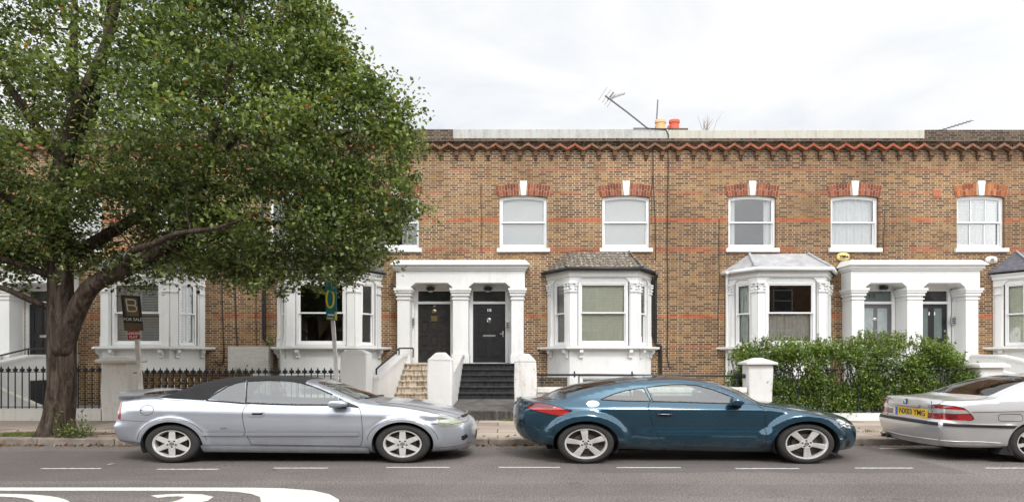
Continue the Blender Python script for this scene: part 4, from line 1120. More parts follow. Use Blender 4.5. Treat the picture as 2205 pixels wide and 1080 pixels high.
# plinths under the porches
for hh, a, c, mt in ((h17, -3.74, -3.43, SC_), (h15, 0.105, 0.38, SC_), (h13, 11.09, 11.29, M['stucco']), (h11, 15.17, 15.21, M['stucco']), (h19, -14.71, -14.59, M['stucco'])):
    b = MB(); b.box(a, c, YP-0.01, YF-0.003, 0.1, 1.5); b.build('porch_plinth', mt, hh)
b = MB(); b.box(-14.717, -14.69, 17.55, 18.35, 0.12, 0.98)
o = b.build('under_stair_door', M['door_black']); o.parent = h19; o.location = -Vector(h19.location); 

# ------------------------------------------------------------------ garden walls, pillars
def pillar(label, x0, x1, y0, y1, z, kind, mat, tilt=0.0):
    t = thing('gate_pillar', label, 'pillar', ((x0+x1)/2, (y0+y1)/2, 0.1))
    b = MB(); zc = z - {'peak': 0.20, 'round': 0.10, 'disc': 0.17, 'flat': 0.13, 'pyramid': 0.17}[kind]
    n = 9; vs = []; nn = (y1-y0)
    for i in range(n):     # hand-rendered faces are never quite straight
        q = i/(n-1); zz = 0.08 + (zc-0.08)*q; w = 0.012*math.sin(q*7+x0*3)
        vs += [(x0+w, y0+w*0.5, zz), (x1-w*0.7, y0+w, zz), (x1-w, y1, zz), (x0, y1-w, zz)]
    fs = [(i*4+k, i*4+(k+1) % 4, i*4+4+(k+1) % 4, i*4+4+k) for i in range(n-1) for k in range(4)] + [(n*4-4, n*4-3, n*4-2, n*4-1)]
    b.add(vs, fs)
    o = b.build('shaft', mat, t, bevel=0.03)
    b = MB(); xm, ym = (x0+x1)/2, (y0+y1)/2
    if kind == 'peak':
        b.add([(x0, y0, zc), (x1, y0, zc), (x1, y1, zc), (x0, y1, zc), (xm-0.10, y0+0.02, z-0.02), (xm+0.10, y0+0.02, z-0.02), (xm+0.10, y1-0.02, z), (xm-0.10, y1-0.02, z)], [(0, 1, 5, 4), (1, 2, 6, 5), (2, 3, 7, 6), (3, 0, 4, 7), (4, 5, 6, 7)])
    elif kind == 'round':
        m_ = 8; prof = [(x0 + (x1-x0)*i/m_, zc + 0.12*math.sin(math.pi*i/m_)**0.6) for i in range(m_+1)]
        b.prism(Fr(0, y1), [(x1, zc-0.01), (x1, zc)] + prof[::-1][1:-1] + [(x0, zc), (x0, zc-0.01)], 0.0, y1-y0)
    elif kind == 'disc':
        b.lathe((xm, ym, zc-0.0), [(0.30, -0.03), (0.45, 0.0), (0.47, 0.045), (0.44, 0.07), (0.30, 0.13), (0.05, 0.16)], 28, 1.25)
    elif kind == 'flat':
        b.box(x0-0.09, x1+0.09, y0-0.09, y1+0.09, zc, zc+0.09); b.box(x0-0.05, x1+0.05, y0-0.05, y1+0.05, zc+0.09, z, 0.04)
    else:
        b.box(x0-0.10, x1+0.09, y0-0.09, y1+0.09, zc, zc+0.05); b.add([(x0-0.10, y0-0.09, zc+0.05), (x1+0.09, y0-0.09, zc+0.05), (x1+0.09, y1+0.09, zc+0.05), (x0-0.10, y1+0.09, zc+0.05), (xm-0.1, ym-0.04, z), (xm+0.1, ym-0.04, z), (xm+0.1, ym+0.04, z), (xm-0.1, ym+0.04, z)], [(0, 1, 5, 4), (1, 2, 6, 5), (2, 3, 7, 6), (3, 0, 4, 7), (4, 5, 6, 7)])
    b.build('cap', mat, t, bevel=0.02 if kind != 'disc' else 0, autosmooth=50 if kind == 'disc' else None)
    return t
pillar('broad white pillar with an overhanging rounded cap stone beside the tree', -10.08, -9.42, 14.08, 14.58, 1.72, 'disc', M['stucco_cream'])
pillar('clean white pillar with a low rounded top, left of the sandy steps', -4.21, -3.57, 14.1, 14.7, 1.85, 'round', M['stucco_clean'])
pillar('white pillar with a blunt peak between the sandy and the black steps', -2.08, -1.48, 14.08, 14.6, 1.80, 'peak', M['stucco_clean'])
pillar('white pillar with peeling, pitted paint right of the black steps', 0.06, 0.60, 14.08, 14.6, 1.77, 'peak', M['stucco_old'])
pillar('cream pillar with a shallow pyramid cap at the left end of the hedge', 5.82, 6.41, 14.1, 14.53, 1.66, 'pyramid', M['stucco_grey'])
pillar('low white pillar with a flat cap behind the silver saloon', 11.50, 12.08, 14.1, 14.6, 1.54, 'flat', M['stucco'])

def low_wall(label, x0, x1, y0, y1, z, mat, cop=0.0):
    t = thing('garden_wall', label, 'wall', ((x0+x1)/2, (y0+y1)/2, 0.1))
    b = MB(); n = max(2, int((x1-x0)/0.35)); vs = []
    for i in range(n+1):
        x = x0 + (x1-x0)*i/n; w = 0.012*mnoise.noise(Vector((x*1.3, 2, 1)))
        vs += [(x, y0+w, 0.08), (x, y0+w*1.6, z-cop), (x, y1, z-cop), (x, y1, 0.08)]
    b.add(vs, [(i*4+k, i*4+4+k, i*4+4+k+1, i*4+k+1) for i in range(n) for k in range(3)] + [(0, 1, 2, 3), (n*4+3, n*4+2, n*4+1, n*4)])
    o = b.build('wall_face', mat, t); bm_fix(o)
    if cop:
        b = MB(); b.box(x0, x1, y0-0.05, y1+0.05, z-cop+0.001, z); b.build('wall_coping', mat, t, bevel=0.02)
    return t
low_wall('low cream plinth wall under the railings, left of the broad pillar', -24.0, -10.10, 14.10, 14.36, 0.41, M['stucco_cream'])
low_wall('low white plinth wall under the railings, behind the silver convertible', -9.40, -4.23, 14.14, 14.40, 0.41, M['stucco'])
low_wall('low weathered wall with a stone coping, behind the blue coupe', 0.62, 5.80, 14.20, 14.45, 0.93, M['stucco_old'], 0.13)
low_wall('low white plinth wall below the hedge', 6.43, 11.48, 14.14, 14.36, 0.30, M['stucco'])

def railing(label, x0, x1, n, y, z0, zr, zt, fin='spear', end=None):
    t = thing('railing', label, 'railing', ((x0+x1)/2, y, z0))
    b = MB(); b.box(x0, x1, y-0.010, y+0.010, zr-0.012, zr+0.006); b.build('top_rail', M['iron'], t)
    b = MB(); b.box(x0, x1, y-0.010, y+0.010, z0+0.03, z0+0.05); b.build('bottom_rail', M['iron'], t)
    b = MB(); b.origin = (0, 0, 0)
    r = 0.0135
    b.tube([(0, 0, 0), (0, 0, zt-z0-0.13)], [r*1.1, r], 8)
    h = zt-z0
    if fin == 'spear':
        b.lathe((0, 0, h-0.15), [(r, 0), (0.032, 0.006), (0.032, 0.018), (0.018, 0.026), (0.018, 0.04), (0.045, 0.052), (0.030, 0.07), (0.016, 0.10), (0.004, 0.15)], 8, 1.3)
        for sg in (-1, 1): b.tube([(0, 0, h-0.125), (sg*0.045, 0, h-0.115), (sg*0.062, 0, h-0.085), (sg*0.040, 0, h-0.070)], [0.012, 0.014, 0.012, 0.007], 6)
    else:
        b.lathe((0, 0, h-0.14), [(r, 0), (0.026, 0.01), (0.018, 0.03), (0.045, 0.055), (0.05, 0.08), (0.03, 0.11), (0.006, 0.14)], 8, 1.3)
    first = b.build('baluster', M['iron'], None, autosmooth=40)
    for i in range(n):
        o = first if i == 0 else first.copy()
        if i: COL.objects.link(o)
        o.parent = t
        o.location = (x0 + (x1-x0)*(i+0.5)/n - t.location.x, 0, 0)
    if end:
        b = MB(); b.box(end[0], end[1], y-0.012, y+0.012, zr-0.012, zr+0.010); b.build('stay', M['iron'], t)
    return t
railing('black spear-topped railings on the low cream wall, behind the tree trunk', -17.55, -10.12, 43, 14.20, 0.41, 1.315, 1.46)
railing('black spear-topped railings above the roof of the silver convertible', -9.30, -4.25, 31, 14.26, 0.41, 1.29, 1.42, end=(-9.40, -9.3))
railing('black railings with round finials running through the hedge', 6.45, 11.28, 26, 14.25, 0.30, 1.22, 1.44, 'bulb', end=(11.28, 11.49))
t = thing('handrail', 'single round black rail with two short spikes between two pillars', 'rail', (3.2, 14.3, 0.93))
zr = 1.235
b = MB(); b.tube([(0.60, 14.33, zr+0.0), (2.0, 14.33, zr+0.005), (3.4, 14.33, zr-0.01), (5.82, 14.33, zr-0.03)], 0.026, 10); b.lathe((5.78, 14.33, zr-0.085), [(0.02, 0), (0.05, 0.03), (0.05, 0.08), (0.02, 0.11)], 10, 1.2); b.build('rail', M['iron'], t, smooth=True)
for px in (1237, 1361):
    x = X_(px, 14.33); b = MB(); b.tube([(x, 14.33, zr-0.06), (x, 14.33, zr+0.09)], 0.02, 8); b.tube([(x-0.02, 14.33, zr), (x+0.03, 14.33, zr)], 0.036, 8); b.build('spike', M['iron'], t)
for x in (0.75, 3.0, 5.6):
    b = MB(); b.tube([(x, 14.33, 0.92), (x, 14.33, zr)], 0.016, 8); b.build('post', M['iron'], t)

# walls in the front yards
def yard(label, x0, x1, y0, y1, z, mat):
    t = thing('yard_wall', label, 'wall', ((x0+x1)/2, (y0+y1)/2, 0.1)); b = MB(); b.box(x0, x1, y0, y1, 0.08, z); b.build('masonry', mat, t); return t
yard('dark painted brick ledge in the yard just right of the peeling pillar', 0.80, 1.66, 17.2, 17.5, 1.085, M['brick_soot'])
wp = brick_mat('white painted brick', [(0, (0.66, 0.66, 0.64)), (1, (0.76, 0.76, 0.75))], (0.60, 0.60, 0.58))
yard('white painted brick wall against the front, left of the dark bay', -9.35, -8.02, 18.9, 19.297, 2.06, wp)
t = thing('yard_wall', 'low pierced screen block wall in the yard behind the railings', 'wall', (-9.0, 16.6, 0.1))
b = MB(); F = Fr(0, 16.5); holes = []
for r in range(2):
    for k in range(16):
        uu = -10.55 + k*0.19; zz = 0.80 + r*0.19
        holes.append([(uu, zz), (uu+0.10, zz), (uu+0.10, zz+0.10), (uu, zz+0.10)])
b.prism(F, [(-10.65, 0.1), (-7.5, 0.1), (-7.5, 1.22), (-10.65, 1.22)], -0.10, 0.0, holes); b.build('block_screen', M['brick_yard'], t)
b = MB(); b.box(-10.67, -7.48, 16.46, 16.64, 1.222, 1.27); b.build('wall_coping', simple('sandstone coping', (0.42, 0.35, 0.26), 0.9), t)
t = thing('stair_parapet', 'sloping pale parapet of the basement stair behind the left railings', 'wall', (-14.8, 16.0, 0.1))
b = MB(); b.prism(Fr(0, 15.6), [(-16.2, 0.1), (-12.6, 0.1), (-12.6, 0.24), (-13.9, 0.80), (-16.2, 0.86)], 0.0, 0.12); b.build('parapet', M['stucco'], t)
b = MB(); b.prism(Fr(0, 15.6), [(-16.25, 0.862), (-13.9, 0.802), (-12.56, 0.242), (-12.56, 0.29), (-13.88, 0.865), (-16.25, 0.92)], -0.03, 0.15); b.build('coping', M['stucco_cream'], t)

# ------------------------------------------------------------------ estate agents' boards
def quad_board(F, P, n0, n1):
    b = MB(); b.prism(F, P, n0, n1); return b
SD = 14.02
F = Fr(0, SD)
def S(px, py): return (X_(px, SD), Z_(py, SD))
t = thing('for_sale_board', 'black and gold board with a large B and FOR SALE on a leaning white post', 'sign', (*[X_(300, SD), SD], 0.12))
b = MB(); pb, pt_ = S(304, 842), S(287, 640)
b.hexa([(pb[0]-0.05, SD+0.01, 0.45), (pb[0]+0.05, SD+0.01, 0.45), (pb[0]+0.05, SD+0.06, 0.45), (pb[0]-0.05, SD+0.06, 0.45), (pt_[0]-0.05, SD+0.01, pt_[1]), (pt_[0]+0.05, SD+0.01, pt_[1]), (pt_[0]+0.05, SD+0.06, pt_[1]), (pt_[0]-0.05, SD+0.06, pt_[1])])
b.build('post', simple('weathered white post', (0.66, 0.63, 0.58), 0.7, var=0.2), t)
def PX(l): return [S(*p) for p in l]
bd = quad_board(F, PX([(269, 711), (309, 711), (302, 637), (261, 635)]), 0.0, 0.02).build('board', simple('black board', (0.022, 0.019, 0.020), 0.5), t)
quad_board(F, PX([(273, 680), (301, 681), (296, 642), (268, 640)]), 0.021, 0.026).build('gold_panel', simple('dull gold panel', (0.15, 0.115, 0.060), 0.45, var=0.3), bd)
quad_board(F, PX([(269.6, 710), (308.6, 710), (307, 696), (267.5, 694)]), 0.021, 0.025).build('brown_strip', simple('brown strip', (0.13, 0.085, 0.045), 0.5, var=0.2), bd)
b = MB(); W = 0.0
def lin(pts, w=0.014):
    for i in range(len(pts)-1):
        a, c = S(*pts[i]), S(*pts[i+1]); dx, dz = c[0]-a[0], c[1]-a[1]; l = math.hypot(dx, dz); nx, nz = -dz/l*w, dx/l*w
        q = [(a[0]-nx, a[1]-nz), (c[0]-nx, c[1]-nz), (c[0]+nx, c[1]+nz), (a[0]+nx, a[1]+nz)]
        b.prism(F, q, 0.027, 0.031)
lin([(273, 644), (290, 645.5), (293, 648), (294, 653), (291, 657.5), (275, 656.5)]); lin([(291, 657.5), (295.5, 661), (296, 667), (293, 670), (277, 669.5)]); lin([(273, 644), (275, 656.5), (277, 669.5)])
b.build('letter', simple('cream lettering', (0.70, 0.66, 0.55), 0.5), bd)
b = MB(); q = S(287.5, 687.5); b.text(F, 'FOR SALE', q[0], q[1], 0.105, 0.022, 0.003, xs=1.0, rot=-0.02); b.build('lettering', M['white_ink'], bd)
rb = quad_board(F, PX([(276.5, 730.5), (302, 729.5), (300.5, 711.5), (274.5, 711.5)]), 0.0, 0.02).build('red_plate', simple('red plate', (0.42, 0.02, 0.025), 0.5), t)
b = MB(); q = S(288.3, 717.5); b.text(F, 'GARDEN', q[0], q[1], 0.085, 0.022, 0.003, xs=1.05, bold=0.002); q = S(288.6, 725); b.text(F, 'FLAT', q[0], q[1], 0.085, 0.022, 0.003, xs=1.05, bold=0.002); b.build('lettering', M['white_ink'], rb)

t = thing('letting_board', 'teal board with a yellow ring on a white post, under the tree foliage', 'sign', (X_(725, SD), SD, 0.12))
b = MB(); pb, pt_ = S(728, 830), S(712, 640)
b.hexa([(pb[0]-0.045, SD+0.03, 0.45), (pb[0]+0.045, SD+0.03, 0.45), (pb[0]+0.045, SD+0.08, 0.45), (pb[0]-0.045, SD+0.08, 0.45), (pt_[0]-0.045, SD+0.03, pt_[1]), (pt_[0]+0.045, SD+0.03, pt_[1]), (pt_[0]+0.045, SD+0.08, pt_[1]), (pt_[0]-0.045, SD+0.08, pt_[1])])
b.build('post', simple('white painted post', (0.72, 0.71, 0.69), 0.6), t)
teal = simple('teal board', (0.015, 0.17, 0.20), 0.4, var=0.08); yel = simple('yellow print', (0.80, 0.62, 0.02), 0.45, var=0.05)
bd = quad_board(F, PX([(703, 688), (726, 689.5), (724, 604), (700, 602)]), 0.0, 0.02).build('board', teal, t)
b = MB()
ring = [S(711.5 + 8.0*math.cos(a), 643 + 19*math.sin(a)) for a in np.linspace(-0.9, math.pi+1.2, 20)]
for i in range(19):
    a, c = ring[i], ring[i+1]; dx, dz = c[0]-a[0], c[1]-a[1]; l = math.hypot(dx, dz); w = 0.022; nx, nz = -dz/l*w, dx/l*w
    b.prism(F, [(a[0]-nx, a[1]-nz), (c[0]-nx, c[1]-nz), (c[0]+nx, c[1]+nz), (a[0]+nx, a[1]+nz)], 0.021, 0.025)
b.build('ring', yel, bd)
quad_board(F, PX([(705, 685.5), (718, 686.5), (718, 684), (705, 683)]), 0.021, 0.025).build('yellow_bar', yel, bd)
quad_board(F, PX([(706, 679), (720, 680), (720, 676.5), (706, 675.5)]), 0.021, 0.025).build('white_bar', M['white_ink'], bd)
quad_board(F, PX([(721.5, 688), (725.5, 688.3), (725.2, 671), (721.2, 671)]), 0.021, 0.026).build('yellow_tab', yel, bd)
# ------------------------------------------------------------------ houses on the camera's side of the road (what the glass and paint mirror)
def opposite(x0, x1, k):
    t = thing('terraced_house', 'brick terraced house on the near side of the road, facing the row', 'house', ((x0+x1)/2, -7, 0), 'terraced houses on the near side of the road')
    Fo = Fr(0, -6.0, -1, 0); holes = []
    xs = [x0 + (x1-x0)*q for q in (0.28, 0.72)]
    for x in xs: holes.append(arch_poly(-x, 0.75, 5.2, 6.9, 0.1)); holes.append(arch_poly(-x, 0.85, 1.9, 3.9, 0.0))
    b = MB(); b.prism(Fo, [(-x1, -0.04), (-x0, -0.04), (-x0, 8.4), (-x1, 8.4)], -0.3, 0.0, holes); b.build('wall', M['brick'], t)
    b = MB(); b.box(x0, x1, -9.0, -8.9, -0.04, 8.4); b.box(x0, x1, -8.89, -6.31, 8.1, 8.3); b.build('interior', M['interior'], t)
    for x in xs:
        for z0, z1, hw in ((5.2, 6.9, 0.75), (1.9, 3.9, 0.85)):
            b = MB(); b.prism(Fo, [(-x-hw, z0), (-x+hw, z0), (-x+hw, z1), (-x-hw, z1)], -0.12, -0.05, [[(-x-hw+0.09, z0+0.09), (-x+hw-0.09, z0+0.09), (-x+hw-0.09, (z0+z1)/2-0.03), (-x-hw+0.09, (z0+z1)/2-0.03)], [(-x-hw+0.09, (z0+z1)/2+0.03), (-x+hw-0.09, (z0+z1)/2+0.03), (-x+hw-0.09, z1-0.09), (-x-hw+0.09, z1-0.09)]])
            w = b.build('window', M['paintwork'], t)
            b = MB(); b.fbox(Fo, -x-hw+0.05, -x+hw-0.05, -0.10, -0.09, z0+0.05, z1-0.05); b.build('pane', M['glass_dark'], w)
            b = MB(); b.fbox(Fo, -x-hw-0.1, -x+hw+0.1, 0.001, 0.10, z0-0.14, z0-0.01); b.build('sill', M['stucco'], w)
    b = MB(); b.box(x0, x1, -6.4, -5.9, 8.402, 8.7); b.build('parapet_coping', M['coping'], t)
for i in range(-5, 6): opposite(i*7.3-3.65, i*7.3+3.65, i)

# ------------------------------------------------------------------ leaves
def leaf_mesh(name, mat, C, size, seed, droop=0.4, parent=None, aspect=0.62, per=None):
    """C: leaf centres (n,3) -> one mesh of separate folded, pointed leaves"""
    rs = np.random.RandomState(seed); n = len(C)
    a = rs.uniform(0, 2*np.pi, n); tilt = rs.normal(-droop, 0.55, n)
    d = np.stack([np.cos(a)*np.cos(tilt), np.sin(a)*np.cos(tilt), np.sin(tilt)], 1)
    up = np.stack([rs.normal(0, 0.45, n), rs.normal(0, 0.45, n), np.ones(n)], 1)
    s_ = np.cross(d, up); s_ /= np.linalg.norm(s_, axis=1)[:, None] + 1e-9
    nn = np.cross(s_, d)
    L = (size*rs.uniform(0.6, 1.25, n))[:, None]; W = L*aspect*0.5
    fold = rs.uniform(0.05, 0.35, n)[:, None]
    p0 = C - d*L*0.5; p3 = C + d*L*0.5 - nn*L*0.10
    p1 = C + s_*W - d*L*0.06 + nn*W*fold; p2 = C - s_*W - d*L*0.06 + nn*W*fold
    p4 = C + s_*W*0.62 + d*L*0.24 + nn*W*fold*0.6; p5 = C - s_*W*0.62 + d*L*0.24 + nn*W*fold*0.6
    V = np.stack([p0, p1, p4, p3, p5, p2], 1).reshape(-1, 3)
    off = np.array(origin_of(parent)) if parent is not None else np.zeros(3)
    V = (V - off).astype(np.float32)
    idx = np.arange(n)[:, None]*6
    F4 = np.concatenate([idx + np.array([[0, 1, 2, 3]]), idx + np.array([[0, 3, 4, 5]])], 1).reshape(-1)
    me = bpy.data.meshes.new(name)
    me.vertices.add(len(V)); me.vertices.foreach_set('co', V.reshape(-1))
    me.loops.add(len(F4)); me.loops.foreach_set('vertex_index', F4.astype(np.int32))
    me.polygons.add(len(F4)//4); me.polygons.foreach_set('loop_start', np.arange(0, len(F4), 4, dtype=np.int32))
    me.polygons.foreach_set('loop_total', np.full(len(F4)//4, 4, dtype=np.int32))
    me.update(calc_edges=True); me.validate()
    me.materials.append(mat)
    o = bpy.data.objects.new(name, me); COL.objects.link(o)
    if parent is not None: o.parent = parent
    return o

# ------------------------------------------------------------------ the street tree
TD = 11.35
def T(px, py, dd=0.0): return Vector((X_(px, TD), TD+dd, Z_(py, TD)))
poly_px = [(-700, 560), (-250, 640), (0, 632), (45, 600), (95, 575), (135, 545), (190, 600), (250, 612), (300, 578), (360, 590), (430, 612), (480, 608), (540, 612), (590, 635), (650, 632), (690, 610), (735, 605), (780, 608), (805, 548), (818, 498), (862, 468), (905, 442), (900, 415), (868, 385), (905, 330), (900, 285), (872, 262), (850, 200), (812, 165), (790, 150), (770, 165), (745, 130), (742, 75), (700, 20), (640, -60), (560, -150), (400, -300), (100, -420), (-300, -400), (-700, -200)]
CP = np.array([[X_(a, TD), Z_(b_, TD)] for a, b_ in poly_px])
def edge_dist(P):
    """signed distance to the crown outline, positive inside"""
    n = len(CP); x, z = P[:, 0], P[:, 1]; inside = np.zeros(len(P), bool); dm = np.full(len(P), 1e9)
    for i in range(n):
        a, c = CP[i], CP[(i+1) % n]
        cond = ((a[1] > z) != (c[1] > z)) & (x < (c[0]-a[0])*(z-a[1])/(c[1]-a[1]+1e-12) + a[0]); inside ^= cond
        e = c-a; t = np.clip(((P-a)@e)/(e@e), 0, 1); q = P - (a + t[:, None]*e); dm = np.minimum(dm, np.hypot(q[:, 0], q[:, 1]))
    return np.where(inside, dm, -dm)
rs = np.random.RandomState(11)
tree = thing('street_tree', 'large spreading tree with a thick ridged trunk rising from the pavement', 'tree', (X_(122, TD), TD, PZ))
limbs = []
def limb(pts, r0, r1): limbs.append(([Vector(p) for p in pts], r0, r1))
limb([T(122, 944), T(125, 915), T(130, 880, .02), T(134, 830, .02), T(135, 770), T(134, 700), T(131, 630), T(129, 560, .03), T(128, 510, .05)], 0.47, 0.215)
limb([T(140, 760, -.05), T(155, 715, -.1), T(180, 665, -.15), T(210, 622, -.2), T(245, 600, -.2), T(285, 585, -.2), T(337, 551, -.1), T(402, 499, 0), T(467, 454, .1), T(538, 395, .2), T(570, 369, .2), T(622, 337, .3), T(674, 298, .4), T(740, 262, .5)], 0.19, 0.03)
limb([T(128, 520, .05), T(112, 470, .1), T(95, 400, .3), T(100, 330, .4), T(122, 280, .4), T(128, 240, .5), T(110, 160, .6), T(100, 60, .7), T(95, -60, .8)], 0.20, 0.05)
limb([T(122, 285, .4), T(160, 270, .2), T(200, 232, 0), T(227, 190, -.2), T(250, 130, -.3), T(262, 60, -.4), T(280, -30, -.4)], 0.10, 0.03)
limb([T(100, 335, .4), T(70, 270, .1), T(45, 215, -.1), T(15, 150, -.3), T(-20, 60, -.5)], 0.10, 0.03)
limb([T(128, 515, .05), T(150, 460, -.3), T(185, 400, -.6), T(215, 345, -.8), T(232, 300, -.9), T(280, 235, -1.1), T(320, 170, -1.2), T(350, 90, -1.3), T(375, 0, -1.3)], 0.16, 0.04)
limb([T(133, 560, .05), T(180, 500, .5), T(235, 440, .9), T(300, 370, 1.3), T(370, 290, 1.6), T(430, 200, 1.8), T(480, 100, 1.9)], 0.13, 0.03)
limb([T(300, 578, -.4), T(350, 560, -.9), T(420, 553, -1.3), T(480, 538, -1.5), T(560, 530, -1.6), T(640, 500, -1.6)], 0.07, 0.02)
limb([T(402, 499, -.6), T(470, 480, -.1), T(560, 470, .4), T(640, 455, .8), T(720, 430, 1.1), T(800, 400, 1.2)], 0.06, 0.02)
limb([T(467, 454, -.6), T(500, 380, -.9), T(540, 300, -1.2), T(570, 220, -1.4), T(600, 130, -1.5)], 0.06, 0.02)
limb([T(118, 665, -.05), T(95, 650, -.3), T(50, 625, -.5), T(0, 618, -.6), T(-60, 600, -.7), T(-140, 560, -.8)], 0.065, 0.02)
limb([T(122, 600, .0), T(80, 575, -.5), T(35, 566, -.9), T(-20, 560, -1.2), T(-100, 520, -1.5)], 0.07, 0.02)
limb([T(115, 480, .1), T(70, 440, -.6), T(10, 390, -1.2), T(-60, 340, -1.6), T(-160, 280, -1.8)], 0.10, 0.03)
nodes = []; tb = MB()
def smoothpts(pts, k=3):
    out = []
    for i in range(len(pts)-1):
        p0, p1, p2, p3 = pts[max(i-1, 0)], pts[i], pts[i+1], pts[min(i+2, len(pts)-1)]
        for j in range(k):
            t = j/k
            out.append(0.5*((2*p1) + (p2-p0)*t + (2*p0-5*p1+4*p2-p3)*t*t + (3*p1-p0-3*p2+p3)*t*t*t))
    return out + [pts[-1]]
for li, (pts, r0, r1) in enumerate(limbs):
    sp = smoothpts(pts); n = len(sp)
    rr = [r0*(1-i/(n-1))**0.8 + r1*(1-(1-i/(n-1))**0.8) for i in range(n)]
    if li == 0:
        rr = [0.47, 0.385, 0.34, 0.315, 0.30, 0.29, 0.285, 0.28, 0.275, 0.27, 0.268, 0.265, 0.262, 0.26, 0.257, 0.254, 0.25, 0.247, 0.244, 0.24, 0.235, 0.23, 0.225, 0.22, 0.215][:n]
        rr += [0.21]*(n-len(rr))
        rr = [r*0.84 for r in rr]
        seg = 28; vs = []
        for i, (p, r) in enumerate(zip(sp, rr)):
            for k in range(seg):
                a = 2*math.pi*k/seg; q = i/n
                f = 1 + 0.10*math.sin(3*a+1.2+q*3.5) + 0.06*math.sin(7*a+q*6) + 0.03*math.sin(13*a+q*9) + (0.16*math.sin(5*a+0.5) * max(0, 1-q*7)) + 0.03*mnoise.noise(Vector((math.cos(a)*3, math.sin(a)*3, p.z*2.5)))
                vs.append((p.x + 1.08*r*f*math.cos(a), p.y + r*f*math.sin(a), p.z))
        trunk_b = MB(); trunk_b.add(vs, [(i*seg+k, i*seg+(k+1) % seg, (i+1)*seg+(k+1) % seg, (i+1)*seg+k) for i in range(n-1) for k in range(seg)])
    else: tb.tube(sp, rr, 12)
    for p, r in zip(sp, rr):
        if li > 0 or p.z > 3.5: nodes.append((p, r))
trunk = trunk_b.build('trunk', M['bark'], tree, smooth=True)
# boughs grown towards points spread through the crown
xmin, zmin = CP.min(0); xmax, zmax = CP.max(0)
P = rs.uniform([xmin, zmin], [xmax, min(zmax, 11.5)], (6000, 2)); P = P[P[:, 0] > -16]
ed = edge_dist(P); P = P[ed > 0.25]; ed = ed[ed > 0.25]
th = np.minimum(3.0, 0.8 + 1.0*ed)
Y = TD + rs.uniform(-0.85, 1.15, len(P))*th
tg = np.stack([P[:, 0], Y, P[:, 1]], 1)[:760]
base = np.array([X_(130, TD), TD, 3.8]); tg = tg[np.argsort(np.linalg.norm(tg-base, axis=1))]
NP = [tuple(p) for p, r in nodes]; NR = [r for p, r in nodes]
bb = MB(); tips = []
for q in tg:
    arr = np.array(NP); dd = np.linalg.norm(arr-q, axis=1) + 0.25*np.maximum(0, arr[:, 2]-q[2]); i = int(np.argmin(dd)); d0 = np.linalg.norm(arr[i]-q)
    if d0 < 0.35: continue
    r0 = min(NR[i]*0.6, 0.012 + 0.017*d0); a = Vector(NP[i]); c = Vector(q); L = (c-a).length
    m1 = a.lerp(c, 0.33) + Vector(rs.normal(0, 0.07*L, 3)) + Vector((0, 0, -0.05*L)); m2 = a.lerp(c, 0.68) + Vector(rs.normal(0, 0.08*L, 3))
    sp = smoothpts([a, m1, m2, c], 3); n = len(sp); rr = [r0*(1-i_/(n-1)) + 0.006*i_/(n-1) for i_ in range(n)]
    bb.tube(sp, rr, 6, cap=False)
    for p, r in list(zip(sp, rr))[2:]: NP.append(tuple(p)); NR.append(max(r, 0.010))
    tips.append(q)
tb.build('limbs', M['bark'], trunk, smooth=True)
bb.build('boughs', M['bark'], trunk, smooth=True)
# leaf clusters
def crown_clusters(nc, seed):
    r2 = np.random.RandomState(seed)
    P = r2.uniform([xmin, zmin], [xmax, min(zmax, 12.0)], (nc*4, 2)); P = P[P[:, 0] > -17.5]
    ed = edge_dist(P) + np.array([0.50*mnoise.noise(Vector((p[0]*0.85, 3, p[1]*0.85))) + 0.16*mnoise.noise(Vector((p[0]*2.3, 9, p[1]*2.3))) for p in P]) - 0.05; k = ed > 0.02; P, ed = P[k], ed[k]
    th = np.minimum(3.3, 0.55 + 1.15*ed)
    v = r2.uniform(-1, 1, len(P))
    Y = TD + np.where(v < 0, v*0.80, v*1.1)*th
    C = np.stack([P[:, 0], Y, P[:, 1]], 1)
    nz = np.array([mnoise.noise(Vector((c[0]*0.75, c[1]*0.75, c[2]*0.95))) + 0.5*mnoise.noise(Vector((c[0]*1.9+5, c[1]*1.9, c[2]*1.9))) for c in C])
    # thinner towards the upper left, where the sky comes through
    px = C[:, 0]/TD*FPX + 1102.5; py = HOR - (C[:, 2]-EYE)/TD*FPX
    thin = np.clip((430-px)/300, 0, 1)*np.clip((470-py)/200, 0, 1)
    low = np.clip((520-px)/150, 0, 1)*np.clip((py-400)/90, 0, 1)
    keep = nz > (-0.12 - 0.07*np.clip((px-380)/200, 0, 1) + 0.30*thin + 0.20*low + r2.normal(0, 0.05, len(C)))
    return C[keep][:nc]
CC = crown_clusters(3500, 5)
lf = []
for c in CC:
    k = rs.randint(45, 85); sg = np.array([0.21, 0.18, 0.095])*rs.uniform(0.65, 1.3)
    lf.append(c + rs.normal(0, 1, (k, 3))*sg)
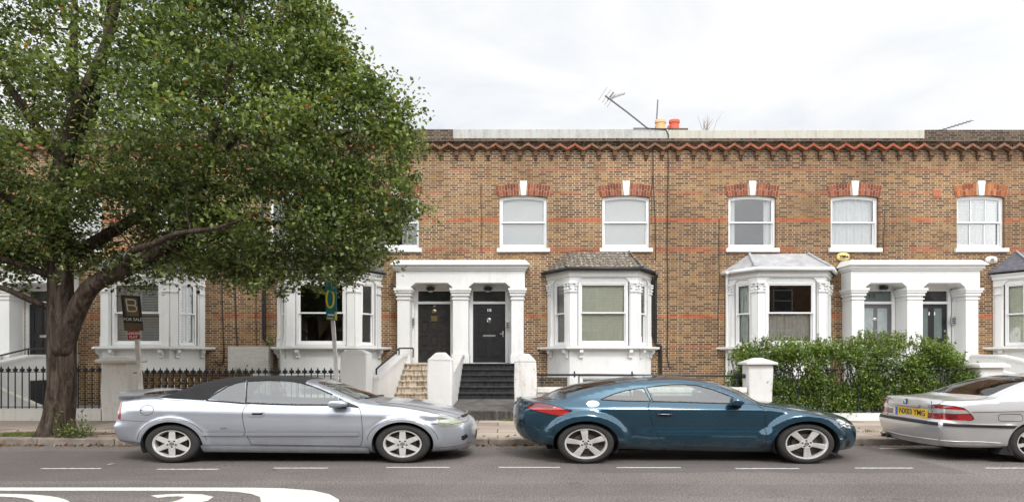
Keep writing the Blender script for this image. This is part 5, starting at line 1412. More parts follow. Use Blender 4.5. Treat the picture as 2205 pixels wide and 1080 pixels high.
# sprays that stick out of the outline
C2 = CP[rs.randint(0, len(CP), 420)]; j = rs.randint(0, len(CP), 520)
tt = rs.uniform(0, 1, 520)[:, None]; C2 = CP[j]*(1-tt) + CP[(j+1) % len(CP)]*tt; C2 = C2[(C2[:, 0] > -14) & (C2[:, 1] < 11)]
ctr = np.array([-10.0, 6.0])
for c in C2[:330]:
    c = c + (ctr-c)/np.linalg.norm(ctr-c)*0.22
    ang = rs.uniform(0, 6.28); L = rs.uniform(0.05, 0.32); k = rs.randint(12, 26); t = rs.uniform(0, 1, k)[:, None]
    y = TD + rs.normal(0, 0.5)
    lf.append(np.array([c[0], y, c[1]]) + t*np.array([math.cos(ang)*L, rs.normal(0, .15), math.sin(ang)*L]) + rs.normal(0, 0.055, (k, 3)))
LV = np.concatenate(lf); print('leaves', len(LV))
crown = leaf_mesh('crown', M['leaves'], LV, 0.088, 21, 0.30, tree, aspect=0.72)

# suckers and weeds at the foot of the trunk
t = thing('trunk_suckers', 'leafy suckers and weeds sprouting at the foot of the big tree', 'shoots', (X_(150, 11.05), 11.05, PZ))
sb = MB(); pts = []
for i in range(34):
    x = X_(rs.uniform(118, 185), 11.0); y = 11.0 + rs.uniform(-0.12, 0.2); h = rs.uniform(0.15, 0.6) if rs.rand() < 0.35 else rs.uniform(0.1, 0.3)
    dx = rs.normal(0.05, 0.12); p = [(x, y, PZ), (x+dx*0.5, y-0.04, PZ+h*0.6), (x+dx, y-0.07, PZ+h)]
    sb.tube(p, [0.007, 0.005, 0.003], 4); 
    for q in range(10):
        u = rs.uniform(0.25, 1); pts.append([x+dx*u, y-0.07*u, PZ+h*u])
for i in range(50): pts.append([X_(rs.uniform(125, 185), 10.95), 11.0+rs.uniform(-.1, .1), PZ+abs(rs.normal(0, 0.08))])
sb.build('shoot_stems', simple('green stems', (0.10, 0.12, 0.04), 0.8), t)
pts = np.array(pts); leaf_mesh('shoot_leaves', M['leaves'], pts + rs.normal(0, 0.035, pts.shape), 0.058, 31, 0.2, t)
b = MB(); n = 40; vs = [(X_(120, 11.5), 11.45, PZ+0.05)]
for i in range(n):
    a = 2*math.pi*i/n; vs.append((X_(105, 11.5)+1.25*math.cos(a)*(1+0.15*math.sin(3*a)), 11.5+0.42*math.sin(a)*(1+0.1*math.sin(5*a+1)), PZ+0.006))
b.add(vs, [(0, 1+i, 1+(i+1) % n) for i in range(n)]); tag(b.build('tree_pit_soil', M['soil'], smooth=True), kind='structure')
# grass in the pit
gp = np.stack([rs.uniform(X_(0, 11.3), X_(80, 11.3), 900), rs.uniform(11.15, 11.6, 900), np.full(900, PZ+0.02)], 1)
g_ = leaf_mesh('grass', leaf_mat('grass blades', [(0, (0.10, 0.15, 0.03)), (1, (0.22, 0.27, 0.07))]), gp, 0.07, 5, -0.9, aspect=0.22); tag(g_, 'short grass in the soil left of the tree trunk', 'grass', kind='stuff')
# weeds along the joints
wp_ = []
for px, d, k, w in ((1100, 14.05, 40, .12), (1000, 14.1, 60, .2), (1088, 14.1, 30, .1), (1880, 11.9, 26, .3), (1130, 14.05, 20, .1), (985, 14.05, 50, .06)):
    for i in range(k): wp_.append([X_(px, d)+rs.normal(0, w), d+rs.normal(0, .05), PZ+0.02])
w_ = leaf_mesh('weeds', bpy.data.materials['grass blades'], np.array(wp_), 0.09, 8, -0.8, aspect=0.2); tag(w_, 'small weeds in the joints of the pavement', 'weeds', kind='stuff')
# fallen leaves along the kerb and in the gutter
n = 1500; fx = rs.uniform(-13, 13, n); keep = rs.rand(n) < np.interp(fx, [-13, -9, -6, -5, -3, -0.5, 0.5, 1.5, 3, 13], [.9, 1, 1, .5, .25, .5, .8, .4, .12, .05]); fx = fx[keep]
fy = 10.80 - np.abs(rs.normal(0, 0.07, len(fx))); up_ = rs.rand(len(fx)) < 0.22; fy = np.where(up_, 11.05 + np.abs(rs.normal(0, 0.6, len(fx))), fy); fz = np.where(up_, PZ+0.012, 0.016)
fl = leaf_mesh('fallen_leaves', leaf_mat('dead leaves', [(0, (0.13, 0.065, 0.03)), (0.5, (0.24, 0.11, 0.045)), (0.8, (0.32, 0.13, 0.05)), (1, (0.12, 0.14, 0.05))], 0.1), np.stack([fx, fy, fz], 1), 0.075, 9, 0.0)
tag(fl, 'brown fallen leaves along the kerb', 'fallen leaves', kind='stuff')

# ------------------------------------------------------------------ the hedge
hedge = thing('hedge', 'bushy green privet hedge growing through the railings in front of the lead roofed bay', 'hedge', (8.7, 15.0, 0.1))
topx = [5.6, 5.9, 6.4, 7.0, 7.6, 8.2, 8.6, 9.0, 9.5, 10.0, 10.5, 10.9, 11.2, 11.5, 11.7]
topz = [1.55, 1.86, 1.98, 1.99, 2.02, 1.90, 1.98, 2.10, 2.16, 2.04, 2.02, 1.98, 1.72, 1.40, 1.1]
hl = []; hs = MB()
N = 2500
hx = rs.uniform(5.62, 11.75, N); tz = np.interp(hx, topx, topz) + 0.07*np.sin(hx*7.3) + 0.05*np.sin(hx*17+1); hz = 0.30 + (tz-0.36)*rs.uniform(0, 1, N)**0.85
front = np.where(hx < 6.42, 14.62, 14.20) + 0.06*np.sin(hx*5+hz*4); hy = front + np.abs(rs.normal(0, 0.30, N)); hy = np.where(hy > 15.4, 14.5+rs.uniform(0, .9, N), hy)
for x, y, z in zip(hx, hy, hz):
    if mnoise.noise(Vector((x*1.9, y*1.4, z*1.9))) < -0.20: continue
    k = 30; hl.append(np.array([x, y, z]) + rs.normal(0, 1, (k, 3))*np.array([0.105, 0.06, 0.075]))
# upright sprays on top
for i in range(330):
    x = rs.uniform(5.7, 11.6); z = np.interp(x, topx, topz) - 0.12; y = rs.uniform(14.3, 15.3) if x > 6.4 else rs.uniform(14.7, 15.3)
    h = rs.uniform(0.12, 0.42); dx, dy = rs.normal(0, 0.09), rs.normal(0, 0.07); k = int(h*55)
    t_ = rs.uniform(0.0, 1, k)[:, None]; hl.append(np.array([x, y, z]) + t_*np.array([dx, dy, h]) + rs.normal(0, 0.022, (k, 3)))
    hs.tube([(x, y, z-0.1), (x+dx*0.5, y+dy*0.5, z+h*0.5), (x+dx, y+dy, z+h)], [0.006, 0.005, 0.003], 4, cap=False)
for i in range(90):
    x = rs.uniform(5.8, 11.5); y = rs.uniform(14.6, 15.1); z = np.interp(x, topx, topz)-0.2
    hs.tube([(x, y, 0.1), (x+rs.normal(0, .1), y+rs.normal(0, .1), z*0.5), (x+rs.normal(0, .2), y+rs.normal(0, .15), z)], [0.02, 0.014, 0.006], 5, cap=False)
hs.build('stems', simple('hedge wood', (0.09, 0.065, 0.04), 0.9), hedge)
HV = np.concatenate(hl); print('hedge', len(HV))
leaf_mesh('foliage', M['hedge_leaves'], HV, 0.075, 41, -0.35, hedge, aspect=0.5)
# small pot plants
for px, py, d, lab in ((518, 800, 16.9, 'small green weed growing on the pierced yard wall'), (586, 735, 18.5, 'small dark plant on the sill of the dark bay')):
    x, z = X_(px, d), Z_(py, d); t = thing('small_plant', lab, 'plant', (x, d, z-0.12)); b = MB()
    for i in range(6): b.tube([(x, d, z-0.12), (x+rs.normal(0, .12), d+rs.normal(0, .05), z+0.1)], 0.006, 4)
    b.build('stem', M['cable'], t); leaf_mesh('foliage', M['hedge_leaves'], np.array([[x, d, z]]) + rs.normal(0, 0.09, (60, 3)), 0.07, 77, -0.3, t)
# ------------------------------------------------------------------ cars
def carpaint(name, col, metal, rough, flake=0.05):
    g = G(name); g.pos()
    c = g.ramp(g.noise(2.0, 3), [(0.3, tuple(x*0.95 for x in col)), (0.7, tuple(min(1, x*1.03) for x in col))])
    # road film towards the sills
    dirt = g.m('MULTIPLY', g.rng(g.Z, 0.42, 0.16, 0, 0.55), g.rng(g.noise(6, 4, 0.7), 0.35, 0.7, 0.3, 1))
    c = g.mix(dirt, c, (0.16, 0.14, 0.12))
    r = g.m('ADD', g.m('MULTIPLY', dirt, 0.5), rough)
    b = g.bsdf(c, r, metal, coat=0.85)
    return g.mat
M['silver_blue'] = carpaint('silver blue paint', (0.50, 0.535, 0.60), 0.66, 0.32)
M['silver'] = carpaint('silver paint', (0.60, 0.60, 0.605), 0.62, 0.33)
M['petrol'] = carpaint('petrol blue paint', (0.010, 0.055, 0.092), 0.45, 0.20)
M['soft_top'] = simple('black canvas', (0.018, 0.017, 0.018), 0.92, var=0.15, nscale=5, bump=0.5, bscale=220)
M['tyre'] = simple('tyre rubber', (0.028, 0.027, 0.026), 0.85, var=0.25, nscale=10, bump=0.2)
M['alloy'] = simple('alloy wheel', (0.66, 0.65, 0.635), 0.36, metal=0.35, var=0.15, nscale=9)
M['alloy_dark'] = simple('wheel barrel', (0.07, 0.065, 0.06), 0.6, metal=0.4, var=0.3)
M['disc'] = simple('rusty brake disc', (0.11, 0.09, 0.08), 0.5, metal=0.6, var=0.3)
M['black_trim'] = simple('black trim', (0.014, 0.014, 0.015), 0.45)
M['gap'] = simple('panel gap', (0.006, 0.006, 0.007), 0.9)
M['underside'] = simple('underside', (0.012, 0.012, 0.012), 0.9)
M['seat'] = simple('dark seat fabric', (0.035, 0.035, 0.038), 0.8)
M['car_glass'] = glass_mat('car glass', 0.12, (0.74, 0.84, 0.81), wav=0, fm=1.4)
M['car_glass_tint'] = glass_mat('tinted car glass', 0.06, (0.50, 0.60, 0.57), wav=0, fm=1.0)
M['car_glass_rear'] = glass_mat('rear car glass', 0.05, (0.72, 0.82, 0.79), wav=0, fm=0.8)
M['red_lens'] = simple('red lens', (0.30, 0.006, 0.010), 0.12, var=0.2, coat=1.0)
M['red_dark'] = simple('dark red lens', (0.10, 0.004, 0.010), 0.12, coat=1.0)
M['clear_lens'] = simple('clear lens', (0.50, 0.50, 0.48), 0.15, metal=0.4, coat=1.0)
M['fog_lens'] = simple('hazed yellowish lens', (0.27, 0.28, 0.22), 0.25, metal=0.2, var=0.15, nscale=9, coat=0.8)
M['plate_yellow'] = simple('yellow number plate', (0.80, 0.50, 0.02), 0.45, var=0.03)
M['blue_ink'] = simple('blue print', (0.02, 0.12, 0.45), 0.45)
M['disc_white'] = simple('white fuel cap', (0.80, 0.79, 0.74), 0.4, var=0.03)

def catmull(P, k=8):
    P = [np.array(p, float) for p in P]; out = []
    for i in range(len(P)-1):
        p0, p1, p2, p3 = P[max(i-1, 0)], P[i], P[i+1], P[min(i+2, len(P)-1)]
        d0, d1, d2 = (max(np.linalg.norm(b-a), 1e-6)**0.5 for a, b in ((p0, p1), (p1, p2), (p2, p3)))
        m1 = (p2-p1) + d1*((p1-p0)/d0 - (p2-p0)/(d0+d1)) if i > 0 else (p2-p1)
        m2 = (p2-p1) + d1*((p3-p2)/d2 - (p3-p1)/(d1+d2)) if i < len(P)-2 else (p2-p1)
        for j in range(k):
            t = j/k; t2, t3 = t*t, t*t*t
            out.append((2*t3-3*t2+1)*p1 + (t3-2*t2+t)*m1 + (-2*t3+3*t2)*p2 + (t3-t2)*m2)
    out.append(P[-1]); return np.array(out)
def inside(poly, P):
    poly = np.asarray(poly); x, y = P[:, 0], P[:, 1]; r = np.zeros(len(P), bool); n = len(poly)
    for i in range(n):
        a, c = poly[i], poly[(i+1) % n]
        k = (a[1] > y) != (c[1] > y)
        if k.any(): r ^= k & (x < (c[0]-a[0])*(y-a[1])/(c[1]-a[1]+1e-15) + a[0])
    return r
def dens(poly, step):
    out = []; n = len(poly)
    for i in range(n):
        a, c = np.array(poly[i], float), np.array(poly[(i+1) % n], float); k = max(1, int(np.linalg.norm(c-a)/step))
        for j in range(k): out.append(a + (c-a)*j/k)
    return out
def cdt(domain, holes, regions, step):
    """split a flat domain into triangles that respect every outline; returns points and {region: triangles}"""
    loops = [dens(domain, step)] + [dens(h, step) for h in holes] + [dens(r, step) for _, r in regions]
    dm = np.array(domain); x0, y0 = dm.min(0); x1, y1 = dm.max(0)
    gx, gy = np.meshgrid(np.arange(x0, x1, step), np.arange(y0, y1, step)); gx = gx + (np.arange(gx.shape[0]) % 2)[:, None]*step*0.5
    Gp = np.stack([gx.ravel(), gy.ravel()], 1); Gp = Gp[inside(domain, Gp)]
    L = np.array([p for l in loops for p in l])
    keep = np.ones(len(Gp), bool)
    for i in range(0, len(Gp), 500):
        d = np.min(np.hypot(Gp[i:i+500, None, 0]-L[None, :, 0], Gp[i:i+500, None, 1]-L[None, :, 1]), 1); keep[i:i+500] = d > step*0.42
    V = [Vector(p) for p in L] + [Vector(p) for p in Gp[keep]]; E = []; k = 0
    for l in loops:
        n = len(l); E += [(k+i, k+(i+1) % n) for i in range(n)]; k += n
    r = delaunay_2d_cdt(V, E, [], 0, 1e-5)
    P = np.array([tuple(v) for v in r[0]]); F = np.array([tuple(f) for f in r[2]])
    c = P[F].mean(1); ok = inside(domain, c)
    for h in holes: ok &= ~inside(h, c)
    out = {}; left = ok.copy()
    for nme, rg in regions:
        k = inside(rg, c) & left; out.setdefault(nme, []).append(F[k]); left &= ~k
    out = {a: np.concatenate(b_) for a, b_ in out.items()}
    out['body'] = np.concatenate([out['body'], F[left]]) if 'body' in out else F[left]
    return P, out
def soft(x, w): return 0.5*(x + np.sqrt(x*x + w*w))
def circ(v, R): v = np.clip(v, 0, 1); return 1-np.sqrt(np.maximum(0, 1-v*v))

class Acc:
    """triangles, vertex positions and normals gathered for one mesh"""
    def __init__(s): s.v = []; s.n = []; s.f = []; s.c = 0
    def add(s, V, N, F):
        if len(F) == 0: return
        u, inv = np.unique(F, return_inverse=True); inv = inv.reshape(F.shape)
        V, N = V[u], N[u]
        a, b_, c = V[inv[:, 0]], V[inv[:, 1]], V[inv[:, 2]]
        fl = np.einsum('ij,ij->i', np.cross(b_-a, c-a), N[inv[:, 0]]+N[inv[:, 1]]+N[inv[:, 2]]) < 0
        inv = inv.copy(); inv[fl] = inv[fl][:, ::-1]
        s.v.append(V); s.n.append(N); s.f.append(inv + s.c); s.c += len(V)
    def build(s, name, mat, parent):
        V = np.concatenate(s.v); N = np.concatenate(s.n); F = np.concatenate(s.f)
        off = np.array(origin_of(parent)); me = bpy.data.meshes.new(name)
        me.from_pydata([tuple(v) for v in (V-off)], [], [tuple(int(i) for i in f) for f in F]); me.materials.append(mat)
        me.polygons.foreach_set('use_smooth', [True]*len(me.polygons)); me.update()
        me.normals_split_custom_set_from_vertices([tuple(n) for n in N])
        o = bpy.data.objects.new(name, me); COL.objects.link(o); o.parent = parent; return o

class CarBody:
    def __init__(s, d, yc):
        s.d = d; s.yc = yc
        E = catmull(d['E'], 8); s.Ex, s.Ez = E[:, 0], E[:, 1]
        r = catmull(d['rear'], 6); f = catmull(d['front'], 6)      # bottom to top
        s.rz, s.rx = r[:, 1], r[:, 0]; s.fz, s.fx = f[:, 1], f[:, 0]
        s.x0, s.x1 = s.Ex[0], s.Ex[-1]
    def Et(s, x): return np.interp(x, s.Ex, s.Ez)
    def Y(s, x, z):
        d = s.d; x = np.asarray(x, float); z = np.asarray(z, float)
        zc = np.interp(x, *zip(*d['crease'])); zb = np.interp(x, *zip(*d['belt']))
        y = np.interp(x, *zip(*d['hw']))*np.ones_like(z)
        w = d.get('sharp', 0.02)
        y = y - d['low']*(soft(zc-z, w)/0.55)**d.get('lowp', 1.6)
        mid = soft(z-zc, w) - soft(z-zb, 0.02); y = y - d['mid']*mid - d['up']*soft(z-zb, 0.02)
        for (wx, wz) in d['wheels']:
            r = np.hypot((x-wx)/d['ax'], (z-wz)/d['az'])
            k = np.clip((d['fl1']-r)/(d['fl1']-d['fl0']), 0, 1); k = k*k*(3-2*k)
            k = k*np.clip((z-wz+0.16)/0.15, 0, 1)
            y = y + d['flare']*k
        for fn in d.get('extra', ()): y = y + fn(x, z)
        e = s.Et(x) - z; r_ = d['er']; y = y - r_*circ((r_-e)/r_, 1)
        dr = x - np.interp(z, s.rz, s.rx); df = np.interp(z, s.fz, s.fx) - x
        y = y - d['Ryr']*circ((d['Rr']-dr)/d['Rr'], 1)**0.95 - d['Ryf']*circ((d['Rf']-df)/d['Rf'], 1)**0.95
        b_ = z - np.interp(x, *zip(*d['sill'])); y = y - 0.05*circ((0.07-b_)/0.07, 1)
        return y
    def side(s, x, z, sg=-1):
        h = 0.004; y = s.Y(x, z); yx = (s.Y(x+h, z)-s.Y(x-h, z))/(2*h); yz = (s.Y(x, z+h)-s.Y(x, z-h))/(2*h)
        e = s.Et(x)-z; yz = np.where(e < 0.004, -3.0, yz); yx = np.clip(yx, -6, 6); yz = np.clip(yz, -6, 6)
        N = np.stack([-yx, np.full_like(y, sg*1.0), -yz], 1); N[:, 1] = sg*1.0; N /= np.linalg.norm(N, axis=1)[:, None]
        return np.stack([x, s.yc + sg*y, z], 1), N
    def topp(s, x, t):
        d = s.d; e = s.Et(x); ye = s.Y(x, e - 1e-4); cr = np.interp(x, *zip(*d['crown'])); bw = np.interp(x, *zip(*d['bow']))
        q = 1 - np.abs(t)**2.2
        z = e + cr*q
        for fn in d.get('topextra', ()): z = z + fn(x, t)
        return np.stack([x + bw*q, s.yc + ye*t, z], 1)
    def top(s, x, t):
        h = 0.006; a = s.topp(x+h, t) - s.topp(x-h, t); b_ = s.topp(x, np.clip(t+h, -1, 1)) - s.topp(x, np.clip(t-h, -1, 1))
        N = np.cross(a, b_); N /= np.linalg.norm(N, axis=1)[:, None]+1e-9; N[N[:, 2] < 0] *= -1
        return s.topp(x, t), N
    def endp(s, t, z, rear):
        d = s.d; X = np.interp(z, s.rz, s.rx) if rear else np.interp(z, s.fz, s.fx); ye = s.Y(X, z)
        bw = np.interp(s.x0 if rear else s.x1, *zip(*d['bow'])); q = 1 - np.abs(t)**2.2
        cr = np.interp(s.x0 if rear else s.x1, *zip(*d['crown'])); k = np.clip((z - (s.Ez[0] if rear else s.Ez[-1]) + 0.15)/0.15, 0, 1)
        X = X + bw*q
        for fn in d.get('endextra', ()): X = X + fn(ye*t, z, rear)
        return np.stack([X, s.yc + ye*t, z + cr*q*k], 1)
    def end(s, t, z, rear):
        h = 0.01; a = s.endp(np.clip(t+h, -1, 1), z, rear) - s.endp(np.clip(t-h, -1, 1), z, rear); b_ = s.endp(t, z+h, rear) - s.endp(t, z-h, rear)
        N = np.cross(a, b_); N /= np.linalg.norm(N, axis=1)[:, None]+1e-9; N[(N[:, 0] > 0) == rear] *= -1
        return s.endp(t, z, rear), N
    def line(s, pts, r, acc, sg=-1, off=0.0):
        P = np.array(dens_open(pts, 0.02)); V, N = s.side(P[:, 0], P[:, 1], sg); acc.tube([tuple(v+n*off) for v, n in zip(V, N)], r, 6)
    def line_end(s, pts, r, acc, rear=True, off=0.0):   # pts in (t, z)
        P = np.array(dens_open(pts, 0.03)); V, N = s.end(P[:, 0], P[:, 1], rear); acc.tube([tuple(v+n*off) for v, n in zip(V, N)], r, 6)
    def line_top(s, pts, r, acc, off=0.0):
        P = np.array(dens_open(pts, 0.03)); V, N = s.top(P[:, 0], P[:, 1]); acc.tube([tuple(v+n*off) for v, n in zip(V, N)], r, 6)
def dens_open(pts, step):
    out = []; 
    for i in range(len(pts)-1):
        a, c = np.array(pts[i], float), np.array(pts[i+1], float); k = max(1, int(np.linalg.norm(c-a)/step))
        for j in range(k): out.append(a + (c-a)*j/k)
    return out + [np.array(pts[-1], float)]

def make_wheel(car, x, y, z, R, rr, sx, spokes, sg=-1, width=0.22, style='six', rot=0.0):
    """outer face towards sg*y"""
    w = bpy.data.objects.new('wheel', None); COL.objects.link(w); w.parent = car
    w.location = Vector((x, y, z)) - origin_of(car); bpy.context.view_layer.update() if False else None
    def lathe(b, prof, seg=56):
        vs = []; n = len(prof)
        for r, h in prof:
            for k in range(seg):
                a = 2*math.pi*k/seg; vs.append((x + r*math.cos(a)*sx, y - sg*h, z + r*math.sin(a)))
        fs = [(i*seg+k, i*seg+(k+1) % seg, (i+1)*seg+(k+1) % seg, (i+1)*seg+k) for i in range(n-1) for k in range(seg)]
        b.add(vs, fs); return b
    # h is measured inwards from the outer face
    b = lathe(MB(), [(rr-0.005, 0.03), (rr+0.002, 0.008), (rr+0.012, 0.0), (rr+(R-rr)*0.45, -0.008), (R-0.022, 0.004), (R-0.006, 0.022), (R, 0.045), (R, width-0.045), (R-0.02, width-0.01), (rr, width), (rr-0.01, width-0.01), (rr-0.01, 0.03)])
    o = b.build('tyre', M['tyre'], w, smooth=True)
    b = lathe(MB(), [(rr-0.004, 0.012), (rr+0.003, 0.002), (rr-0.010, 0.004), (rr-0.018, 0.02), (rr-0.020, 0.10)])
    F = Fr(x, y, 1, 0) if sg < 0 else Fr(x, y, -1, 0)
    def sp_poly(a, r0, r1, w0, w1):
        ca, sa = math.cos(a), math.sin(a)
        return [((r*ca - ww*sa)*sx, z + r*sa + ww*ca) for r, ww in ((r0, -w0), (r1, -w1), (r1, w1), (r0, w0))]
    a0 = math.pi/2 + rot
    for k in range(spokes):
        a = a0 + 2*math.pi*k/spokes
        if style == 'six': b.prism(F, sp_poly(a, 0.04, rr-0.012, 0.040, 0.030), -0.035, -0.012)
        elif style == 'five':
            b.prism(F, sp_poly(a, 0.03, rr-0.012, 0.026, 0.043), -0.045, -0.018)
            for q in (-0.55, 0.0, 0.55): b.prism(F, [((r*math.cos(a) - (q*wl+e_)*math.sin(a))*sx, z + r*math.sin(a) + (q*wl+e_)*math.cos(a)) for r, wl, e_ in ((0.07, 0.030, -0.005), (rr-0.02, 0.043, -0.007), (rr-0.02, 0.043, 0.007), (0.07, 0.030, 0.005))], -0.018, -0.012)
        else: b.prism(F, sp_poly(a, 0.04, rr-0.012, 0.022, 0.026), -0.04, -0.012)
    n = 28; b.prism(F, [(0.072*math.cos(2*math.pi*i/n)*sx, z + 0.072*math.sin(2*math.pi*i/n)) for i in range(n)], -0.05, -0.010)
    b.build('rim', M['alloy'], w, autosmooth=30)
    b = lathe(MB(), [(rr-0.02, 0.10), (0.02, 0.12)]); b.build('wheel_barrel', M['alloy_dark'], w)
    b = lathe(MB(), [(0.145, 0.072), (0.145, 0.085), (0.02, 0.085)]); b2 = lathe(b, [(0.145, 0.072), (0.02, 0.072)]); b.build('brake_disc', M['disc'], w)
    b = MB()
    for k in range(5):
        a = a0 + math.pi/5*(1 if style == 'five' else 1) + 2*math.pi*k/5; c = (x*0 + 0.048*math.cos(a)*sx, z + 0.048*math.sin(a))
        b.prism(F, [(c[0] + 0.0115*math.cos(2*math.pi*i/10)*sx, c[1] + 0.0115*math.sin(2*math.pi*i/10)) for i in range(10)], -0.012, -0.006)
    b.build('wheel_nuts', M['gap'], w)
    b = MB(); b.prism(F, [(0.026*math.cos(2*math.pi*i/16)*sx, z + 0.026*math.sin(2*math.pi*i/16)) for i in range(16)], -0.010, -0.003); b.build('hub_cap', M['grey_plastic'], w)
    return w

def ellipse_arc(cx, cz, ax, az, zlow, n=40):
    """arch opening from left to right over the top, starting at height zlow"""
    a = math.asin(max(-1, min(1, (zlow-cz)/az)))
    return [(cx - ax*math.cos(t)*1.0 if True else 0, cz + az*math.sin(t)) for t in np.linspace(a, math.pi-a, n)]

def build_car(name, label, cat, d, yc, group='cars parked along the kerb'):
    t = thing(name, label, cat, ((d['x_mid']), yc, 0.0), group)
    cb = CarBody(d, yc)
    paint = d['paint']
    # --- side patches
    Etop = [(x, z) for x, z in zip(cb.Ex, cb.Ez)]
    fr = list(zip(cb.fx, cb.fz))[::-1]; re = list(zip(cb.rx, cb.rz))
    sill = []
    (rwx, rwz), (fwx, fwz) = d['wheels']; ax, az = d['ax'], d['az']
    sl = lambda x: float(np.interp(x, *zip(*d['sill'])))
    bottom = [fr[-1]]
    xe = fwx + ax
    def arch(cx, cz):
        zl = sl(cx+ax); zr_ = sl(cx-ax)
        a1 = math.asin(max(-1, (zl-cz)/az)); a2 = math.asin(max(-1, (zr_-cz)/az))
        return [(cx + ax*math.cos(q), cz + az*math.sin(q)) for q in np.linspace(a1, math.pi-a2, 44)]
    pts = [p for p in [(x, sl(x)) for x in np.linspace(fr[-1][0]-0.03, fwx+ax+0.06, 6)]] + arch(fwx, fwz) + [(x, sl(x)) for x in np.linspace(fwx-ax-0.06, rwx+ax+0.06, 24)] + arch(rwx, rwz) + [(x, sl(x)) for x in np.linspace(rwx-ax-0.06, re[0][0]+0.03, 6)]
    domain = Etop + fr[1:] + pts + re[:-1]
    domain = domain[::-1]
    accs = {}
    def put(nm, V, N, F): accs.setdefault(nm, Acc()).add(V, N, F)
    P, parts = cdt(domain, [], d['side_regions'], 0.035)
    for sg in (-1, 1):
        V, N = cb.side(P[:, 0], P[:, 1], sg)
        for nm, F in parts.items(): put(nm if nm == 'body' else (nm + ('@near' if sg < 0 else '@far')), V, N, F)
    # --- top patch
    dom = [(cb.x0, -1), (cb.x1, -1), (cb.x1, 1), (cb.x0, 1)]
    S = 1/0.75
    P, parts = cdt([(a, b_/S) for a, b_ in dom], [], [(nm, [(a, b_/S) for a, b_ in pl]) for nm, pl in d['top_regions']], 0.04)
    V, N = cb.top(P[:, 0], P[:, 1]*S)
    for nm, F in parts.items(): put(nm, V, N, F)
    for rear in (True, False):
        zz = cb.rz if rear else cb.fz; z0, z1 = zz[0], zz[-1]
        P, parts = cdt([(-1/S, z0), (1/S, z0), (1/S, z1), (-1/S, z1)], [], [(nm, [(a/S, b_) for a, b_ in pl]) for nm, pl in d.get('rear_regions' if rear else 'front_regions', [])], 0.035)
        V, N = cb.end(P[:, 0]*S, P[:, 1], rear)
        for nm, F in parts.items(): put(nm, V, N, F)
    body = accs.pop('body').build('body', paint, t)
    objs = {'body': body}
    for nm, a in accs.items():
        base = nm.split('@')[0]; mat, pname, par = d['region_mats'][base]
        key = nm
        par_o = t if par is None else objs.get(par + ('@' + nm.split('@')[1] if '@' in nm else ''), t)
        objs[key] = a.build(pname, mat, par_o)
    # --- floor, wheel housings
    b = MB(); hw = 0.62
    b.box(d['rear'][0][0]+0.25, d['front'][0][0]-0.35, yc-0.45, yc+0.45, 0.17, 0.30)
    b.box(rwx+ax+0.02, fwx-ax-0.02, yc-hw, yc+hw, 0.17, 0.34)
    b.build('underside', M['underside'], t)
    cx0, cx1 = d['cabin']; b = MB()
    for sg in (-1, 1):
        yy = yc + sg*0.70
        b.box(cx0, cx1, min(yy, yy+sg*0.03), max(yy, yy+sg*0.03), 0.34, d['cardz'])
    b.box(cx0-0.03, cx0, yc-0.73, yc+0.73, 0.34, d['cardz']-0.02); b.box(cx0, cx1, yc-0.69, yc+0.69, 0.30, 0.36)
    b.build('cabin_trim', M['seat'], t)
    for wx, wz in d['wheels']:
        for sg in (-1, 1):
            b = MB(); vs = []; n = 28; fs = []
            for k in range(n+1):
                a = math.radians(-25) + math.radians(230)*k/n
                for yy in (0.40, float(cb.Y(np.array([wx]), np.array([wz+az*0.9]))[0])-0.035):
                    vs.append((wx + (ax+0.004)*math.cos(a), yc + sg*yy, wz + (az+0.004)*math.sin(a)))
            fs = [(2*k, 2*k+2, 2*k+3, 2*k+1) for k in range(n)]
            b.add(vs, fs); b.add([vs[2*k] for k in range(n+1)], [tuple(range(n+1))]); b.build('wheel_housing', M['underside'], t)
    for (wx, wz), rot in zip(d['wheels'], d.get('rots', (0, 0))):
        for sg in (-1, 1):
            yo = float(cb.Y(np.array([wx]), np.array([wz+az*0.98]))[0]) - d.get('tuck', 0.045)
            w = make_wheel(t, wx, yc + sg*yo, wz, d['R'], d['rr'], d['sx'], d['spokes'], sg, style=d['wstyle'], rot=rot)
    return t, cb, objs

def offset_side_poly(cb, poly, mat, name, parent, off=0.006, sg=-1, step=0.02):
    """a thin piece lying on the flank, raised by off"""
    P, parts = cdt(poly, [], [], step); V, N = cb.side(P[:, 0], P[:, 1], sg); a = Acc(); a.add(V + N*off, N, parts['body'])
    bd = dens(poly, step); B = np.array(bd); V0, N0 = cb.side(B[:, 0], B[:, 1], sg); n = len(B)
    V2 = np.concatenate([V0 + N0*off, V0 - N0*0.004]); NN = np.concatenate([N0, N0])
    F = [(i, (i+1) % n, n+(i+1) % n) for i in range(n)] + [(i, n+(i+1) % n, n+i) for i in range(n)]
    a.v.append(V2); a.n.append(NN); a.f.append(np.array(F)+a.c); a.c += len(V2)
    return a.build(name, mat, parent)
def rnd_rect(x0, x1, z0, z1, r, n=5):
    out = []
    for cx_, cz_, a0 in ((x1-r[0], z1-r[1], 0), (x0+r[0], z1-r[1], 90), (x0+r[0], z0+r[1], 180), (x1-r[0], z0+r[1], 270)):
        for i in range(n+1):
            a = R(a0 + 90*i/n); out.append((cx_ + r[0]*math.cos(a), cz_ + r[1]*math.sin(a)))
    return out
